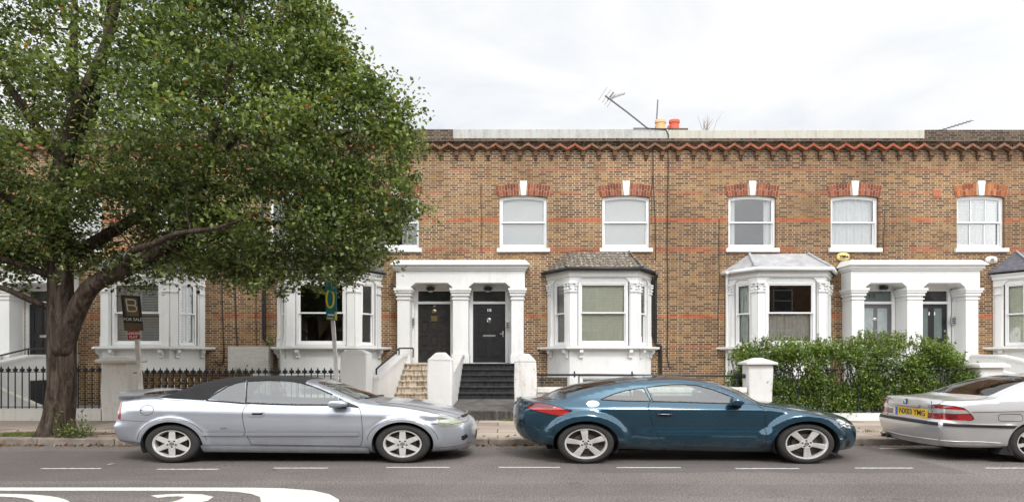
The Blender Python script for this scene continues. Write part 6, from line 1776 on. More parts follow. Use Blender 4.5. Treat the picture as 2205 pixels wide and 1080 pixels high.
def mirror(t, cb, x, z, sg, mat, sx=1.36, wide=1.0):
    """door mirror: a rounded shell on a short arm"""
    y0 = float(cb.Y(np.array([x]), np.array([z]))[0]); yy = cb.yc + sg*(y0+0.11)
    b = MB(); seg, rings = 16, 10; vs = []
    for i in range(rings+1):
        v = math.pi*i/rings
        for k in range(seg):
            a = 2*math.pi*k/seg; ca, sa = math.cos(a), math.sin(a)
            sq = lambda c: math.copysign(abs(c)**0.7, c)
            vs.append((x + 0.105*wide*sx*sq(math.cos(v))*(1.0), yy + 0.10*sq(ca)*math.sin(v)**0.6 if 0 < i < rings else yy, z + 0.06 + 0.062*sq(sa)*(math.sin(v)**0.6 if 0 < i < rings else 0)*(1-0.25*math.cos(v))))
    b.add(vs, [(i*seg+k, i*seg+(k+1) % seg, (i+1)*seg+(k+1) % seg, (i+1)*seg+k) for i in range(rings) for k in range(seg)])
    m_ = b.build('door_mirror', mat, t, smooth=True)
    b = MB(); b.hexa([(x-0.05, cb.yc+sg*(y0-0.03), z-0.03), (x+0.11, cb.yc+sg*(y0-0.03), z-0.03), (x+0.11, cb.yc+sg*(y0+0.05), z-0.01), (x-0.05, cb.yc+sg*(y0+0.05), z-0.01), (x-0.04, cb.yc+sg*(y0-0.03), z+0.03), (x+0.09, cb.yc+sg*(y0-0.03), z+0.03), (x+0.07, cb.yc+sg*(y0+0.09), z+0.05), (x-0.03, cb.yc+sg*(y0+0.09), z+0.05)])
    b.build('mirror_arm', M['black_trim'], m_, bevel=0.008)
    return m_
def seats(t, yc, xs, zs, w=0.24, zb=0.52, h=0.62, rake=-0.16):
    for x in xs:
        for sg in (-1, 1):
            y = yc + sg*0.36
            b = MB(); b.hexa([(x-0.05, y-w, zb), (x+0.12, y-w, zb), (x+0.12, y+w, zb), (x-0.05, y+w, zb), (x-0.05+rake*1.3, y-w*0.8, zb+h*0.8), (x+0.05+rake*1.3, y-w*0.8, zb+h*0.8), (x+0.05+rake*1.3, y+w*0.8, zb+h*0.8), (x-0.05+rake*1.3, y+w*0.8, zb+h*0.8)])
            b.box(x-0.05, x+0.62, y-w, y+w, zb-0.16, zb+0.02)
            s_ = b.build('seat', M['seat'], t, bevel=0.04)
            b = MB(); hx = x+rake*1.5; b.box(hx-0.05, hx+0.06, y-0.13, y+0.13, zb+h*0.84, zb+h*1.05); b.box(hx-0.01, hx+0.01, y-0.05, y+0.05, zb+h*0.75, zb+h*0.86); b.build('headrest', M['seat'], s_, bevel=0.03)

def PXc(px, py, D=8.88, x_only=False): return ((px-1102.5)*D/FPX, EYE-(py-HOR)*D/FPX)
def sp(pts, D=8.88, k=6, close=True):
    P = catmull([PXc(*p, D) for p in pts] + ([PXc(*pts[0], D)] if close else []), k)
    return [tuple(p) for p in (P[:-1] if close else P)]
def pl(pts, D=8.88): return [PXc(*p, D) for p in pts]
ROOF = 9.17

# ---- blue coupe -------------------------------------------------------------
E = [PXc(1134, 871, 9.0), PXc(1143, 866.5, 9.0), PXc(1160, 864.5, 8.98), PXc(1190, 862.5, 8.98), PXc(1216, 858, 9.0), PXc(1246, 847.5, 9.04), PXc(1290, 834, 9.1), PXc(1334, 825, ROOF), PXc(1379, 819.5, ROOF), PXc(1423, 817.5, ROOF), PXc(1468, 817.5, ROOF), PXc(1504, 820, ROOF), PXc(1538, 828, ROOF), PXc(1571, 840, 9.12), PXc(1600, 852.5, 9.05), PXc(1622, 863, 8.98), PXc(1642, 871, 8.92), PXc(1662, 875, 8.92), PXc(1704, 880, 8.92), PXc(1749, 888, 8.92), PXc(1787, 895, 8.95), PXc(1816, 901.5, 9.0), PXc(1838, 909, 9.1)]
rear = [PXc(1147, 955), PXc(1136, 944), PXc(1129, 932), PXc(1124, 910), PXc(1124, 895), PXc(1127, 880), E[0]]
front = [PXc(1846, 971, 9.14), PXc(1853, 958, 9.14), PXc(1853, 940, 9.14), PXc(1851, 926, 9.14), PXc(1847, 916, 9.12), E[-1]]
W1, W2 = PXc(1262, 954), PXc(1737, 956)
W1 = (W1[0], 0.312); W2 = (W2[0], 0.312)
zc = lambda py: PXc(0, py)[1]
qwin = sp([(1293, 858.5), (1318, 848.5), (1346, 840), (1372, 836), (1386, 834.5)], ROOF-0.08, close=False) + pl([(1390, 846), (1399, 862)], 9.05)
qwin = [PXc(1293, 859.5, 9.02), PXc(1318, 848, 9.07), PXc(1346, 840, 9.1), PXc(1372, 836, 9.12), PXc(1386, 834.3, 9.12), PXc(1392, 846, 9.07), PXc(1400, 863, 9.0), PXc(1350, 862.5, 9.0)]
dwin = [PXc(1405, 863, 9.0), PXc(1398, 846, 9.07), PXc(1391.5, 833.5, 9.12), PXc(1420, 829.5, 9.14), PXc(1446, 827.3, 9.14), PXc(1475, 827, 9.14), PXc(1500, 829, 9.14), PXc(1530, 836.5, 9.12), PXc(1560, 847.5, 9.08), PXc(1588, 859, 9.03), PXc(1602, 868.5, 8.97), PXc(1540, 867, 8.98), PXc(1460, 864.5, 9.0)]
door = pl([(1400, 868), (1397, 877), (1401, 896), (1412, 927), (1421, 942), (1430, 951), (1446, 960), (1470, 963), (1560, 965), (1636, 966.5), (1646, 963), (1650, 954), (1650, 891), (1647, 882), (1636, 872)]) + [PXc(1618, 869, 8.95)] + dwin[-3:] + [PXc(1402, 864.5, 8.98)]
tail = pl([(1137, 876), (1150, 869), (1165, 867.5), (1178, 869), (1205, 876), (1229, 883.5), (1218, 891.5), (1204, 894.5), (1180, 890), (1155, 884), (1137, 879.5)])
head = pl([(1806, 904), (1818, 903.5), (1832, 909), (1845, 917.5), (1849, 925), (1838, 923), (1824, 917)])
d = dict(cabin=(1.3, 3.7), cardz=0.935, E=E, rear=rear, front=front, wheels=(W1, W2), ax=0.505, az=0.355, fl0=1.18, fl1=1.50, flare=0.088, x_mid=PXc(1483, 0)[0],
    hw=[(0.0, 0.83), (0.5, 0.865), (1.5, 0.87), (3.0, 0.865), (4.6, 0.865), (5.4, 0.83)], crease=[(0, zc(880)), (2.2, zc(880.5)), (4.0, zc(884)), (4.8, zc(891)), (5.4, zc(902))], belt=[(0, zc(861)), (2.2, zc(861)), (3.6, zc(866)), (5.4, zc(880))],
    sill=[(0, zc(956)), (0.6, zc(960)), (1.7, zc(970)), (4.0, zc(977)), (4.9, zc(979)), (5.4, zc(974))], extra=[lambda x, z: 0.050*(lambda q: q*q*(3-2*q))(np.clip((0.56-z)/0.13, 0, 1))*np.clip((x-1.9)/0.3, 0, 1)*np.clip((4.25-x)/0.3, 0, 1)], low=0.14, lowp=1.5, mid=0.75, up=0.62, sharp=0.010, er=0.055, Rr=0.50, Ryr=0.20, Rf=0.75, Ryf=0.30,
    crown=[(0.1, 0.025), (0.6, 0.03), (1.2, 0.07), (2.3, 0.055), (3.3, 0.055), (3.9, 0.035), (4.8, 0.06), (5.3, 0.045)], bow=[(0.1, -0.13), (1.0, -0.22), (1.8, -0.02), (3.0, 0.0), (3.6, 0.20), (4.2, 0.12), (5.3, 0.14)],
    R=0.312, rr=0.232, sx=1.41, rots=(0.09, -0.55), spokes=5, wstyle='five', paint=M['petrol'],
    side_regions=[('quarter', qwin), ('dwin', dwin), ('door', door), ('tail', tail), ('head', head)],
    top_regions=[('rearglass', [(0.95, -0.72), (1.22, -0.86), (2.05, -0.80), (2.08, 0), (2.05, 0.80), (1.22, 0.86), (0.95, 0.72), (0.90, 0)]), ('screen', [(3.02, -0.86), (3.88, -0.93), (3.93, 0), (3.88, 0.93), (3.02, 0.86), (3.0, 0)])],
    region_mats=dict(door=(M['petrol'], 'door', None), quarter=(M['car_glass'], 'quarter_window', None), dwin=(M['car_glass'], 'door_window', 'door'), tail=(M['red_lens'], 'tail_light', None), head=(M['clear_lens'], 'headlight', None), rearglass=(M['car_glass_tint'], 'rear_window', None), screen=(M['car_glass'], 'windscreen', None), grille=(M['black_trim'], 'grille', None)),
    front_regions=[('grille', rnd_rect(-0.42, 0.42, 0.27, 0.62, (0.06, 0.06)))])
d['side_regions'].sort(key=lambda r: ['quarter', 'dwin', 'tail', 'head', 'door'].index(r[0]))
def detail_common(t, cb, objs, d):
    pass
car, cb, ob = build_car('parked_coupe', 'petrol blue two door coupe with a white fuel cap, parked between two silver cars', 'car', d, 9.76)
dn = ob['door@near']
b = MB(); cb.line(door + [door[0]], 0.0045, b, off=-0.001); b.build('door_gap', M['gap'], dn)
b = MB(); cb.line(qwin + [qwin[0]], 0.008, b, off=0.002); b.build('window_seal', M['black_trim'], ob['quarter@near'])
b = MB(); cb.line(dwin + [dwin[0]], 0.008, b, off=0.002); b.build('window_seal', M['black_trim'], ob['dwin@near'])
b = MB()
for pts in (pl([(1183, 960), (1197, 905), (1208, 899)]), pl([(1126, 921), (1196, 925)]), pl([(1848, 912), (1834, 914)]), pl([(1814, 906), (1831, 925), (1838, 950)]), pl([(1642, 872), (1700, 882), (1760, 893), (1806, 904)])): cb.line(pts, 0.0035, b, off=-0.001)
cb.line_top([(0.75, -0.92), (0.62, -0.8), (0.60, 0), (0.62, 0.8), (0.75, 0.92)], 0.004, b); cb.line_top([(3.98, -0.80), (4.4, -0.82), (5.1, -0.72)], 0.004, b)
b.build('panel_gap', M['gap'], ob['body'])
offset_side_poly(cb, sp([(1263, 869.5), (1268, 865), (1277, 863), (1287, 864.5), (1292, 868.5), (1290, 873), (1280, 876), (1268, 875)]), M['disc_white'], 'fuel_cap', car, 0.008)
offset_side_poly(cb, rnd_rect(PXc(1417, 0)[0], PXc(1450, 0)[0], zc(895.5), zc(885.5), (0.10, 0.034)), M['gap'], 'handle_recess', dn, 0.002)
b = MB(); V, N = cb.side(np.linspace(PXc(1415, 0)[0], PXc(1449, 0)[0], 8), np.full(8, zc(891)), -1); b.tube([tuple(v + n*(0.02 if 0 < i < 7 else 0.005)) for i, (v, n) in enumerate(zip(V, N))], 0.014, 8); b.build('door_handle', M['petrol'], dn, smooth=True)
mirror(car, cb, PXc(1595, 0, 8.7)[0], zc(872), -1, M['petrol'], wide=0.72); mirror(car, cb, PXc(1597, 0, 8.7)[0], zc(868), 1, M['petrol'])
seats(car, 9.76, [2.45], 0, zb=0.42, h=0.62)
b = MB(); b.box(3.3, 3.95, 9.12, 10.40, 0.5, 0.83); b.build('dashboard', M['seat'], car, bevel=0.05)
b = MB(); b.tube([(3.18+0.06*math.sin(a), 10.12+0.17*math.cos(a), 0.84+0.16*math.sin(a)) for a in np.linspace(0, 6.28, 25)], 0.014, 6); b.tube([(3.18, 10.12, 0.84), (3.4, 10.12, 0.78)], 0.02, 6); b.build('steering_wheel', M['seat'], car)
tl = ob['tail@near']
offset_side_poly(cb, pl([(1140, 881), (1156, 884.5), (1181, 890.5), (1204, 894), (1216, 891), (1225, 885), (1205, 884), (1180, 881), (1160, 877)]), simple('bright red lens', (0.42, 0.018, 0.012), 0.12, coat=1.0), 'lens_band', tl, 0.003)
offset_side_poly(cb, pl([(1140, 875), (1151, 870), (1165, 868.8), (1178, 870.2), (1196, 875.2), (1190, 878.5), (1165, 877.5), (1148, 878)]), M['red_dark'], 'brake_lens', tl, 0.003)
b = MB(); cb.line([(a_[0], a_[1]) for a_ in tail] + [tail[0]], 0.004, b, off=0.001); b.build('lamp_gap', M['gap'], tl)
b = MB(); cb.line_end([(-0.95, zc(868)), (0, zc(868)), (0.95, zc(868))], 0.016, b); b.build('boot_lip', M['petrol'], ob['body'])
lamp = ob['head@near']
b = MB()
for px, py, r_ in ((1838, 917, 0.030), (1829, 913, 0.022)):
    V, N = cb.side(np.array([PXc(px, 0)[0]]), np.array([zc(py)])); b.ball(tuple(V[0]+N[0]*0.0), r_, 12, 8, 1.2)
b.build('lamp_bulb', M['steel'], lamp, smooth=True)
offset_side_poly(cb, sp([(1838, 955), (1842, 951), (1847, 951), (1850, 956), (1849, 963), (1843, 965), (1838, 961)]), M['black_trim'], 'fog_light', car, 0.003)
offset_side_poly(cb, rnd_rect(PXc(1812, 0)[0], PXc(1819, 0)[0], zc(946), zc(943.5), (0.02, 0.008)), M['alloy'], 'side_marker', car, 0.004)

# ---- silver convertible -----------------------------------------------------
E = [PXc(245, 862, 9.0), PXc(252, 858, 8.98), PXc(277, 857.5, 8.98), PXc(320, 855, 8.96), PXc(342, 853.5, 8.96), PXc(366, 846, 9.0), PXc(399, 834.5, 9.08), PXc(432, 824, 9.14), PXc(465, 818, 9.18), PXc(500, 814.5, 9.2), PXc(532, 813.3, 9.2), PXc(560, 813, 9.2), PXc(588, 813.2, 9.2), PXc(620, 815, 9.2), PXc(657, 819, 9.17), PXc(690, 830, 9.12), PXc(730, 848, 9.05), PXc(765, 863, 8.97), PXc(785, 867.5, 8.93), PXc(811, 870, 8.93), PXc(864, 875, 8.93), PXc(909, 883, 8.93), PXc(950, 891.5, 8.95), PXc(970, 896.5, 9.0), PXc(985, 902, 9.05)]
rear = [PXc(292, 962, 9.0), PXc(252, 958, 9.0), PXc(240, 949, 9.0), PXc(233, 933, 9.0), PXc(231, 919, 9.0), PXc(239, 907, 9.0), PXc(241, 896, 9.0), PXc(244, 880, 9.0), E[0]]
rear = [(x+0.0, z) for x, z in rear]
front = [PXc(990, 972, 9.3), PXc(1003, 960, 9.3), PXc(1009, 946, 9.3), PXc(1010, 930, 9.3), PXc(1008, 918, 9.3), PXc(1000, 908, 9.2), E[-1]]
W1 = (PXc(364, 0)[0], 0.302); W2 = (PXc(865, 0)[0], 0.302)
qwin = [PXc(*p) for p in ((450, 858, 9.03), (462, 849.5, 9.07), (477, 840, 9.1), (492, 831, 9.13), (506, 825, 9.15), (519, 821.5, 9.15), (529, 820.5, 9.15), (530, 866, 9.0), (490, 863, 9.0))]
dwin = [PXc(*p) for p in ((534, 866.5, 9.0), (533, 820, 9.15), (560, 818.3, 9.16), (588, 818, 9.16), (620, 819.5, 9.16), (645, 823, 9.14), (664, 828, 9.12), (690, 838, 9.07), (715, 849, 9.03), (728, 855, 9.0), (728, 871, 8.97), (640, 870.5, 8.98), (585, 869, 8.98))]
tri = [PXc(*p) for p in ((729, 855.5, 9.0), (745, 863.5, 8.97), (770, 874, 8.93), (771, 878, 8.92), (729, 872.5, 8.97))]
apil = [PXc(*p) for p in ((655, 819.6, 9.16), (690, 831, 9.12), (730, 849, 9.05), (760, 862, 8.97))]
door = pl([(531, 869), (524, 875), (520, 886), (521, 905), (524, 925), (529, 942), (536, 958), (640, 959.5), (773, 961), (777, 950), (779, 930), (778, 905), (776, 890), (772, 880), (769, 876)]) + [PXc(729, 873.5, 8.96), PXc(728, 872, 8.97)] + [PXc(640, 871.5, 8.98), PXc(585, 870, 8.98)]
softp = [PXc(338, 855.5, 8.96), PXc(338, 800, 8.96), PXc(658, 800, 9.17), PXc(658, 827, 9.15), PXc(640, 821.5, 9.16), PXc(620, 818, 9.17), PXc(588, 816.5, 9.17), PXc(560, 817, 9.17), PXc(532, 818.8, 9.16), PXc(506, 823.5, 9.15), PXc(490, 830, 9.13), PXc(474, 839, 9.1), PXc(458, 850, 9.06), PXc(446, 859.8, 9.0), PXc(437, 861.3, 8.97), PXc(400, 859.5, 8.96), PXc(370, 858, 8.96)]
tail = pl([(238, 904), (236.5, 890), (238, 874), (241.5, 863), (246, 872), (249, 890), (248.5, 904)])
head = sp([(941, 896), (945, 895), (960, 896.5), (985, 899.5), (992, 904), (994, 909), (990, 918), (965, 921), (944, 919), (940, 908)], k=4)
xr = lambda px, D: PXc(px, 0, D)[0]
d = dict(cabin=(-4.9, -2.6), cardz=0.90, E=E, rear=rear, front=front, wheels=(W1, W2), ax=0.475, az=0.345, fl0=1.06, fl1=1.34, flare=0.032, x_mid=xr(625, 8.9),
    hw=[(-6.3, 0.80), (-5.6, 0.84), (-4.5, 0.86), (-2.6, 0.86), (-1.4, 0.845), (-0.6, 0.80)], crease=[(-6.3, zc(885)), (-0.5, zc(900))], belt=[(-6.3, zc(861)), (-4.6, zc(862)), (-3.0, zc(869)), (-2.2, zc(874)), (-0.6, zc(890))],
    sill=[(-6.3, zc(958)), (-5.6, zc(961)), (-4.8, zc(974)), (-2.3, zc(976)), (-1.4, zc(976)), (-0.6, zc(974))], low=0.085, lowp=1.6, mid=0.38, up=0.60, sharp=0.03, er=0.06, Rr=0.42, Ryr=0.17, Rf=0.80, Ryf=0.30,
    crown=[(-6.2, 0.02), (-5.4, 0.02), (-4.6, 0.022), (-3.5, 0.022), (-2.7, 0.03), (-2.2, 0.045), (-1.4, 0.05), (-0.8, 0.02)], bow=[(-6.2, -0.09), (-4.6, -0.06), (-4.0, -0.02), (-3.4, 0.0), (-2.9, 0.10), (-2.2, 0.13), (-0.8, 0.10)],
    R=0.302, rr=0.208, sx=1.42, spokes=6, wstyle='six', paint=M['silver_blue'], rots=(0.0, 0.0),
    side_regions=[('quarter', qwin), ('dwin', dwin), ('tri', tri), ('soft', softp), ('tail', tail), ('head', head), ('door', door)],
    top_regions=[('soft', [(xr(340, 8.97), -1), (xr(658, 9.17), -1), (xr(658, 9.17), 1), (xr(340, 8.97), 1)]), ('screen', [(xr(676, 9.15), -0.88), (xr(700, 9.12), -0.90), (xr(763, 9.0), -0.90), (xr(770, 9.0), 0), (xr(763, 9.0), 0.90), (xr(700, 9.12), 0.90), (xr(676, 9.15), 0.88), (xr(672, 9.15), 0)])],
    region_mats=dict(door=(M['silver_blue'], 'door', None), quarter=(M['car_glass'], 'quarter_window', None), dwin=(M['car_glass'], 'door_window', 'door'), tri=(M['black_trim'], 'mirror_base', 'door'), soft=(M['soft_top'], 'soft_top', None), tail=(M['red_lens'], 'tail_light', None), head=(M['fog_lens'], 'headlight', None), screen=(M['car_glass'], 'windscreen', None), grille=(M['black_trim'], 'grille', None)),
    front_regions=[('grille', rnd_rect(-0.45, 0.45, 0.30, 0.44, (0.06, 0.05)))])
car, cb, ob = build_car('parked_convertible', 'silver blue convertible with a closed black fabric roof and small boot spoiler', 'car', d, 9.76)
dn = ob['door@near']
b = MB(); cb.line(door + [door[0]], 0.0045, b, off=-0.001); b.build('door_gap', M['gap'], dn)
b = MB(); cb.line([PXc(443, 861.8, 8.97)] + [qwin[0]] + qwin[1:7], 0.010, b, off=0.002); cb.line(dwin[1:9], 0.010, b, off=0.002); cb.line([PXc(446, 861.5, 8.97)] + [PXc(490, 864.5, 8.97), PXc(532, 868, 8.97)], 0.012, b, off=0.002); b.build('window_seal', M['black_trim'], ob['quarter@near'])
b = MB(); cb.line([dwin[-1], dwin[-2], dwin[-3]] , 0.012, b, off=0.002); cb.line([dwin[0], dwin[-1]], 0.012, b, off=0.002); cb.line([PXc(532, 866.5, 9.0), PXc(531.5, 820, 9.15)], 0.016, b, off=-0.004); b.build('window_seal', M['black_trim'], ob['dwin@near'])
b = MB()
for pts in (pl([(245, 905), (318, 908)]), pl([(236, 949), (250, 951.5), (293, 955)]), pl([(941, 914), (925, 913)]), pl([(1004, 906), (1000, 912), (965, 915.5)]), pl([(934, 966), (975, 965), (1010, 960)]), pl([(812, 871), (864, 876.5), (909, 884.5), (944, 893)]), pl([(321, 857), (335, 860), (400, 863), (440, 863.5)])): cb.line(pts, 0.0035, b, off=-0.001)
# rims of the arches
for (wx, wz) in (W1, W2):
    q = [(wx + 0.475*1.17*math.cos(a), wz + 0.345*1.17*math.sin(a)) for a in np.linspace(0.15, math.pi-0.15, 40)]
    q = [p for p in q if p[1] > 0.33]; cb.line(q, 0.0035, b, off=0.0)
cb.line_top([(xr(321, 9), -0.93), (xr(319, 9), 0), (xr(321, 9), 0.93)], 0.004, b); cb.line_top([(xr(800, 9), -0.86), (xr(900, 9), -0.84), (xr(975, 9), -0.72)], 0.004, b)
b.build('panel_gap', M['gap'], ob['body'])
b = MB(); c0 = PXc(311, 883); cb.line([(c0[0]+0.105*math.cos(a), c0[1]+0.078*math.sin(a)) for a in np.linspace(0, 6.283, 30)], 0.0035, b); cb.line([(c0[0]-0.11, c0[1]), (c0[0]-0.07, c0[1])], 0.006, b); b.build('fuel_flap', M['gap'], ob['body'])
for a_, c_, par in ((432, 523, car), (526, 771, dn)):
    offset_side_poly(cb, rnd_rect(xr(a_, 8.88), xr(c_, 8.88), zc(937.5), zc(929.5), (0.03, 0.022)), M['silver_blue'], 'rub_strip', par, 0.022)
    b = MB(); cb.line([(xr(a_+1, 8.88), zc(938)), (xr(c_-1, 8.88), zc(938))], 0.006, b, off=0.003); b.build('strip_shadow_gap', M['gap'], par)
offset_side_poly(cb, rnd_rect(xr(533, 8.88), xr(567, 8.88), zc(896), zc(884), (0.04, 0.03)), M['silver_blue'], 'handle_surround', dn, 0.010)
offset_side_poly(cb, rnd_rect(xr(541, 8.88), xr(564, 8.88), zc(892.5), zc(888), (0.02, 0.012)), M['gap'], 'handle_recess', dn, 0.013)
offset_side_poly(cb, rnd_rect(xr(542, 8.88), xr(565, 8.88), zc(889.5), zc(886.2), (0.02, 0.010)), M['silver_blue'], 'door_handle', dn, 0.03)
offset_side_poly(cb, rnd_rect(xr(817, 8.88), xr(831, 8.88), zc(900.5), zc(896.5), (0.03, 0.013)), M['clear_lens'], 'side_repeater', car, 0.010)
# sill moulding
def sidebar(px0, px1, y0, y1, mat, name, par, off): return offset_side_poly(cb, [PXc(px0, y0), PXc(px1, y0), PXc(px1, y1), PXc(px0, y1)][::-1], mat, name, par, off)
offset_side_poly(cb, pl([(431, 971.5), (791, 974.5), (793, 963.5), (428, 958.5)]), M['silver_blue'], 'sill_moulding', car, 0.028)
tl = ob['tail@near']; offset_side_poly(cb, pl([(237.5, 893), (237.2, 885), (242, 885), (244, 893)]), M['clear_lens'], 'reverse_lens', tl, 0.003)
hl = ob['head@near']
V, N = cb.side(np.array([xr(962, 8.88), xr(982, 8.88)]), np.array([zc(905.5), zc(906)]))
b = MB(); 
offset_side_poly(cb, sp([(946, 899), (962, 899), (976, 902), (976, 909), (960, 911.5), (946, 910)], k=4), simple('lamp reflector', (0.34, 0.36, 0.31), 0.15, metal=0.5, var=0.2, nscale=20, coat=1.0), 'reflector', hl, 0.003)
offset_side_poly(cb, pl([(1000, 897.5), (1006, 893.5), (1011, 902), (1009, 908.5), (1005, 905)]), M['black_trim'], 'grille', car, 0.003) if False else None
b = MB()
for i in range(4):
    cb.line_end([(-0.62, zc(899)+0.0), (-0.60, zc(906))], 0.001, b, rear=False)
gy = [zc(896), zc(907)]
b = MB(); cb.line_top([(xr(984, 9.05), -0.75), (xr(985, 9.05), -0.4), (xr(985, 9.05), 0.4), (xr(984, 9.05), 0.75)], 0.028, b); b.build('grille_bar', M['black_trim'], car)
b = MB(); cb.line_top([(xr(982, 9.05), -0.72), (xr(983, 9.05), -0.4), (xr(983, 9.05), 0.4), (xr(982, 9.05), 0.72)], 0.012, b, off=0.028); b.build('grille_chrome', M['steel'], car)
offset_side_poly(cb, pl([(990, 943), (1001, 939), (1004, 946), (995, 953), (991, 951)]), M['black_trim'], 'bumper_vent', car, 0.002)
b = MB(); F = Fr(0, float(cb.side(np.array([xr(478, 8.88)]), np.array([zc(921.5)]))[0][0][1])-0.002)
b.text(F, 'COUPE', xr(478, 8.88), zc(921.5), 0.032, 0.0, 0.002, xs=1.6) if False else b.fbox(F, xr(472, 8.88), xr(485, 8.88), 0.0, 0.004, zc(923), zc(920)); b.build('badge', M['grey_plastic'], car)
mirror(car, cb, xr(722, 8.72), zc(876), -1, M['silver_blue']); mirror(car, cb, xr(722, 8.72), zc(876), 1, M['silver_blue'])
# boot spoiler on two feet
b = MB(); vs = []; n = 24
for i in range(n+1):
    t_ = -1 + 2*i/n; y = 9.76 + 0.74*t_; bx = -0.07*(1-t_*t_); zz = zc(847) - 0.035*abs(t_)**4
    prof = [(-0.16, 0.0), (-0.10, 0.028), (0.06, 0.030), (0.26, 0.0), (0.10, -0.012), (-0.10, -0.014)]
    for px_, pz_ in prof: vs.append((xr(262, 9.0)+bx+px_*(1.0), y, zz+pz_))
b.add(vs, [(i*6+k, i*6+(k+1) % 6, (i+1)*6+(k+1) % 6, (i+1)*6+k) for i in range(n) for k in range(6)] + [(0, 1, 2, 3, 4, 5), tuple(n*6+k for k in reversed(range(6)))])
b.build('boot_spoiler', M['silver_blue'], car, autosmooth=50)
for sg in (-1, 1):
    b = MB(); b.box(xr(262, 9)-0.12, xr(262, 9)+0.14, 9.76+sg*0.60-0.06, 9.76+sg*0.60+0.06, 0.97, zc(847)-0.01); b.build('spoiler_foot', M['silver_blue'], car, bevel=0.01)
seats(car, 9.76, [-3.9], 0, zb=0.42, h=0.60)
b = MB(); b.box(-2.95, -2.3, 9.12, 10.40, 0.5, 0.84); b.build('dashboard', M['seat'], car, bevel=0.05)
b = MB(); b.tube([(-3.1+0.06*math.sin(a), 10.12+0.17*math.cos(a), 0.86+0.16*math.sin(a)) for a in np.linspace(0, 6.28, 25)], 0.014, 6); b.tube([(-3.1, 10.12, 0.86), (-2.9, 10.12, 0.80)], 0.02, 6); b.build('steering_wheel', M['seat'], car)
b = MB(); cb.line_top([(xr(768, 9.0), -0.7), (xr(776, 9.0), -0.2)], 0.012, b, off=0.01); cb.line_top([(xr(772, 9.0), 0.05), (xr(778, 9.0), 0.6)], 0.012, b, off=0.01); b.build('wiper', M['black_trim'], car)

# ---- silver saloon, seen from behind -----------------------------------------
def Q(x, z): return (x, z)
XR = 6.80
E = [(XR+0.02, 0.925), (XR+0.07, 0.955), (XR+0.20, 0.962), (XR+0.45, 0.968), (XR+0.70, 0.985), (XR+0.90, 1.03), (XR+1.15, 1.13), (XR+1.45, 1.235), (XR+1.75, 1.30), (XR+2.1, 1.335), (XR+2.6, 1.345), (XR+3.1, 1.33), (XR+3.5, 1.27), (XR+3.9, 1.13), (XR+4.3, 0.98), (XR+4.6, 0.93), (XR+5.2, 0.87), (XR+5.8, 0.78), (XR+6.1, 0.70)]
rear = [(XR+0.02, 0.235), (XR-0.01, 0.30), (XR-0.045, 0.40), (XR-0.065, 0.50), (XR-0.065, 0.57), (XR-0.06, 0.61), (XR-0.015, 0.65), (XR+0.0, 0.78), (XR+0.0, 0.88), E[0]]
front = [(XR+6.1, 0.22), (XR+6.2, 0.35), (XR+6.2, 0.5), (XR+6.16, 0.62), E[-1]]
W1 = (8.20, 0.312); W2 = (8.20+3.70, 0.312)
tail = [(XR-0.02, 0.665), (XR-0.02, 0.895), (XR+0.10, 0.89), (XR+0.24, 0.855), (XR+0.30, 0.80), (XR+0.36, 0.735), (XR+0.385, 0.69), (XR+0.35, 0.668), (XR+0.28, 0.663)]
qwin = [(XR+1.42, 1.02), (XR+1.38, 1.09), (XR+1.52, 1.165), (XR+1.72, 1.215), (XR+1.86, 1.235), (XR+1.90, 1.03)]
dwin = [(XR+1.96, 1.03), (XR+1.92, 1.245), (XR+2.4, 1.275), (XR+3.0, 1.27), (XR+3.4, 1.20), (XR+3.8, 1.08), (XR+3.9, 1.0)]
door = [(XR+1.93, 1.02), (XR+1.90, 0.9), (XR+1.95, 0.6), (XR+2.1, 0.32), (XR+3.95, 0.30), (XR+4.02, 0.6), (XR+4.0, 0.98)]
